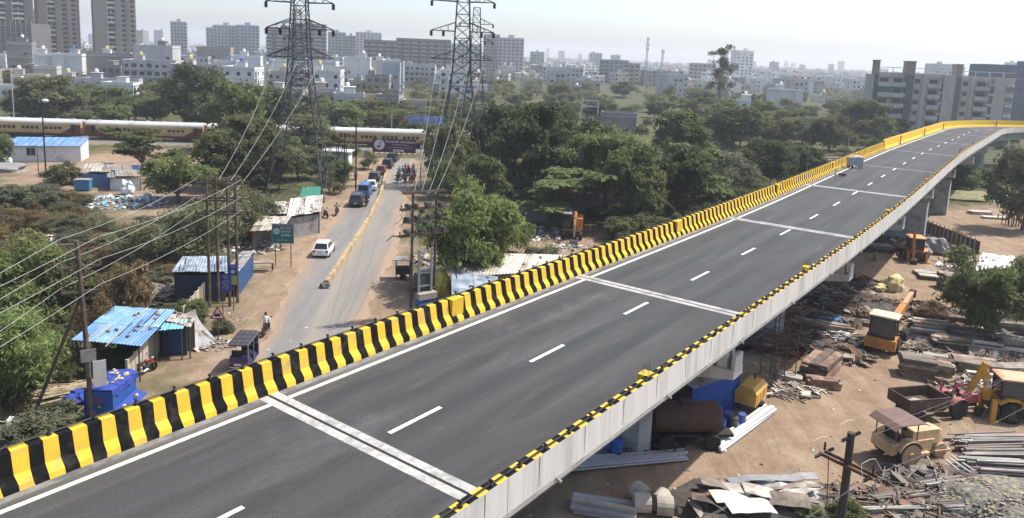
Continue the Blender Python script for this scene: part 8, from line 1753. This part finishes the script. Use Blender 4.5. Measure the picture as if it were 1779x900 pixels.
TG = [('brown tangle of rods and scrap beside the crane boom',(32.59,66.35),4.6,3.6,260,[m_rust,m_b1,m_b3,m_rust],1,1.3),('dark scrap in the shade of the deck',(29.50,68.42),6,3.5,240,[m_b3,m_grime,m_b1],2,1.2),('dark scrap heap deeper under the deck',(22.91,56.37),3.2,2.6,160,[m_b3,m_grime,m_rust],3,1.3),('pale sheet scrap beside the blue roofing sheets',(26.55,57.36),2.6,2.0,120,[m_sack,m_b1,m_rust],4,.8),('scrap rods right of the rusty boxes',(25.54,54.15),1.8,1.6,110,[m_rust,m_b1],5,1.0),('splintered boards by the compressor',(19.00,47.85),2.4,1.2,110,[m_b1,m_b4,m_b2],6,.3),('scattered bits among the yard stacks',(35.43,54.82),5.2,4.2,420,[m_b1,m_b4,m_b3,m_b1],7,.6),('brushwood and scrap left of the yard tree',(38.12,65.46),2.8,3.2,200,[m_b1,m_rust,m_wood],8,.8),('scrap under the yard tree',(39.79,59.39),5,2.6,220,[m_b3,m_b1,m_b2],9,.7),('scrap between the tube bundles',(24.01,36.67),4.2,2.4,220,[m_b1,m_dpipe,m_b3],10,.5),('flat litter beside the near pole',(19.42,34.83),5.2,1.6,300,[m_b1,m_b3,m_b4],11,.35),('scrap heap behind the tractor',(33.11,50.24),3.6,1.8,140,[m_b4,m_b1,m_sack],12,.7),('dark junk under the flyover near the blue hut',(20.13,56.08),3.2,2.5,140,[m_grime,m_b3,m_rust],13,1.4),('junk heaps in the far deck shade',(48.19,92.03),5,3,160,[m_grime,m_b3,m_b1],14,1.0),('scrap at the far yard corner',(51.24,81.50),4.0,3.0,160,[m_tin,m_b3,m_sack],15,.9),('dark shaded junk beyond the scaffold tower',(25.39,61.79),4.5,2.2,160,[m_grime,m_b3,m_b4],17,1.4),('dark shaded junk under the third span',(33.51,73.43),5,2.4,170,[m_grime,m_b3,m_rust],18,1.2),('loose scrap along the edge of the yard track',(32.21,56.18),1.2,5,130,[m_b1,m_b2,m_b3],19,.4),('scrap planks between roller and tractor stores',(33.29,48.27),4.5,1.6,150,[m_b1,m_b4,m_b2],20,.5),('rod scrap behind the tanker',(8.23,40.83),3.0,1.6,100,[m_grime,m_b3],16,.7)]
for lab, c, rx, ry, n, ms, sd, h in TG: tangle(lab, c, rx, ry, n, ms, sd, h)  # heaps under the deck get near-black materials, deepening the shade by colour
x, y = (37.88,72.13); mb = MB(); mb.blob((0,0,.7),(.95,.8,1.0),0,4,3,.25); mb.blob((-1.4,.3,.35),(.8,.5,.4),0,6,3,.3); mb.build('tarpaulin_cover', mat('pale_yellow_tarpaulin',(0.52,0.43,0.21),.7,.15,3,.4,6), None, (x,y,0), .4, label='pale yellow tarpaulin bundle at the end of the crane boom', category='tarpaulin')
o = thing('roofing_sheets', 'blue roofing sheets lying on the timber pile', 'sheets', (*(26.31,61.89),.5), R(-24))
for k in range(3): mb = MB(); corr(mb,-1.9,1.9,-.5,.5,.06*k,.06*k+.02,.22,.02); mb.build('roof_sheet', m_blue, o, (.1*k,.06*k,0), .04*k)
for i, p in enumerate(((50.14,88.73),(51.18,88.36),(47.83,86.29))): mb = MB(); mb.blob((0,0,.8),(1.3,1.0,1.0),0,i+2,3,.3); mb.build('covered_heap', mat('grey_cover_sheet',(0.22,0.21,0.20),.8,.2,2,.4,5), None, (*p,0), i, label=('larger grey sheeted heap beside the orange backhoe','grey sheeted heap nearest the far fence','low grey sheeted heap behind the orange backhoe')[i], category='heap')
shack('flat white sheet roofed store at the far corner of the yard', [(45.62,72.36),(48.54,71.98),(52.80,77.39),(50.46,78.89)], (2.3,2.3,2.5,2.5), [m_sack,m_tinp], 5, 2, m_tarpd, 'shed', 'yard_store', 4, walls='flr', weights=8, seed=31, jit=.12)
# yard fence of dark sheets on posts
a = Vector((55.28,100.37)); b_ = Vector((55.79,88.01)); d = b_-a; o = thing('sheet_fence', 'dark sheet fence closing the far side of the yard', 'fence', (a.x,a.y,0), math.atan2(d.y,d.x)); n = 14; L_ = d.length/n; pm_ = MB(); pm_.bb(.02,L_-.02,-.02,.02,.05,1.7); pm_ = pm_.mesh('panel', m_brownst); po_ = MB(); po_.bb(-.07,.07,-.1,-.021,0,2.0); po_ = po_.mesh('post', m_asb)
for i in range(n): link('panel', pm_, o, (i*L_,0,0)); link('post', po_, o, (i*L_,0,0))
# cluster of thin upright poles at the right
o = thing('standing_pole_cluster', 'cluster of thin upright bamboo props at the picture edge', 'props', (*(72.52,106.93),0)); q = random.Random(4)
for i in range(16): mb = MB(); x, y = q.uniform(-1.9,1.6), q.uniform(-1.2,1.5); mb.path([(x,y,0),(x+q.uniform(-.25,.25),y,q.uniform(4.6,6.6))],.07,6,0,.05); mb.build('prop', m_wood, o)
mb = MB(); mb.blob((0,0,0),(7,4,1.2),0,6,3,.2,1,flat=-.05); mb.build('spoil_heap', mat('grassy_spoil',(0.20,0.19,0.10),.95,.35,2,.6), None, (*(79.64,129.07),0), label='low grassy spoil heap below the far flyover piers', category='heap')
# on the deck: board trolley and a small pile of rods
tb = thing('board_trolley', 'grey board propped on a trolley parked on the far deck', 'trolley', (*(42.92,94.69),DZ), R(10)); mb = MB(); mb.bb(-.95,.95,-.35,.3,.35,1.35); mb.build('box', mat('grey_board',(0.31,0.31,0.31),.7,.15), tb); mb = MB(); mb.blob((0.05,0,1.4),(.85,.3,.22),0,2,2,.4); mb.build('load', m_b2, tb); mb = MB()
for x in (-.85,.85): mb.bb(x-.04,x+.04,-.3,-.22,0,.4); mb.bb(x-.04,x+.04,.2,.28,0,.4)
mb.build('leg_frame', m_grime, tb)
for s in (-1,1): wheel_parts(tb,-.5,s*.32,.18,.08,z=.18)
o = thing('deck_tool_pile', 'small dark pile of tools on the far deck', 'tools', (*(38.06,87.10),DZ)); q = random.Random(2); 
for i in range(9): mb = MB(); mb.bar((q.uniform(-.6,.2),q.uniform(-.3,.3),.05+.03*i),(q.uniform(.1,.8),q.uniform(-.3,.3),.06+.03*i),.06); mb.build('tool', m_b3, o)
mb = MB(); mb.bb(-.75,-.6,-.1,.1,.0,.9); mb.build('marker_post', m_sack, o)
for i, (p, z) in enumerate((((68.39,115.77),9),((77.19,127.36),9))): 
    mb = MB(); mb.path([(.45*math.cos(a_),.0,.5+.45*math.sin(a_)) for a_ in [k*.449 for k in range(15)]],.04,5); mb.build('cable_coil', m_dwire, None, (*p,DZ), .7, label=('larger cable coil standing at the far right barrier','smaller cable coil further along the far right barrier')[i], category='coil')


# loose stones and scraps lying on the bare earth
mb = [MB(), MB(), MB()]; q = random.Random(9)
bare = [(yard,(-10,60,14,95),1500,0.11),(verge,(-30,0,36,125),800,0.08),(mid,(-8,20,55,95),120,0.12)]
for f_, bx, n, smax in bare:
    k = 0
    while k < n:
        x, y = q.uniform(bx[0],bx[1]), q.uniform(bx[2],bx[3])
        k += 1
        if f_(np.array([x]),np.array([y]))[0] < 0.3: continue
        s = smax*q.random()**2+.02; mb[q.randrange(3)].box((x,y,s*.25),(s*2,s*1.4,s*.8),0,q.uniform(0,3),q.uniform(-.3,.3),q.uniform(-.3,.3),(.7,.6))
for b_, m_, nm, lab in zip(mb,(m_ball,m_asb,m_sack),('loose_stones','broken_concrete_bits','white_litter'),('small dark stones scattered on the bare earth','small pale concrete bits scattered on the bare earth','white paper litter scattered on the bare earth')): b_.build(nm, m_, kind='stuff', label=lab)

# ================================================================ air
mb = MB(); mb.bb(-4500,4500,-600,7500,-1.2,96)
hz = bpy.data.materials.new('hazy_air'); hz.use_nodes = True; _n = hz.node_tree; _n.nodes.remove(_n.nodes['Principled BSDF'])
_v = _n.nodes.new('ShaderNodeVolumePrincipled'); _v.inputs['Color'].default_value = (0.95,0.97,0.99,1); _v.inputs['Density'].default_value = 0.0003; _v.inputs['Anisotropy'].default_value = 0.2
_n.links.new(_v.outputs[0], _n.nodes['Material Output'].inputs['Volume'])
mb.build('haze', hz, kind='stuff', label='thin pale midday haze over the whole place')
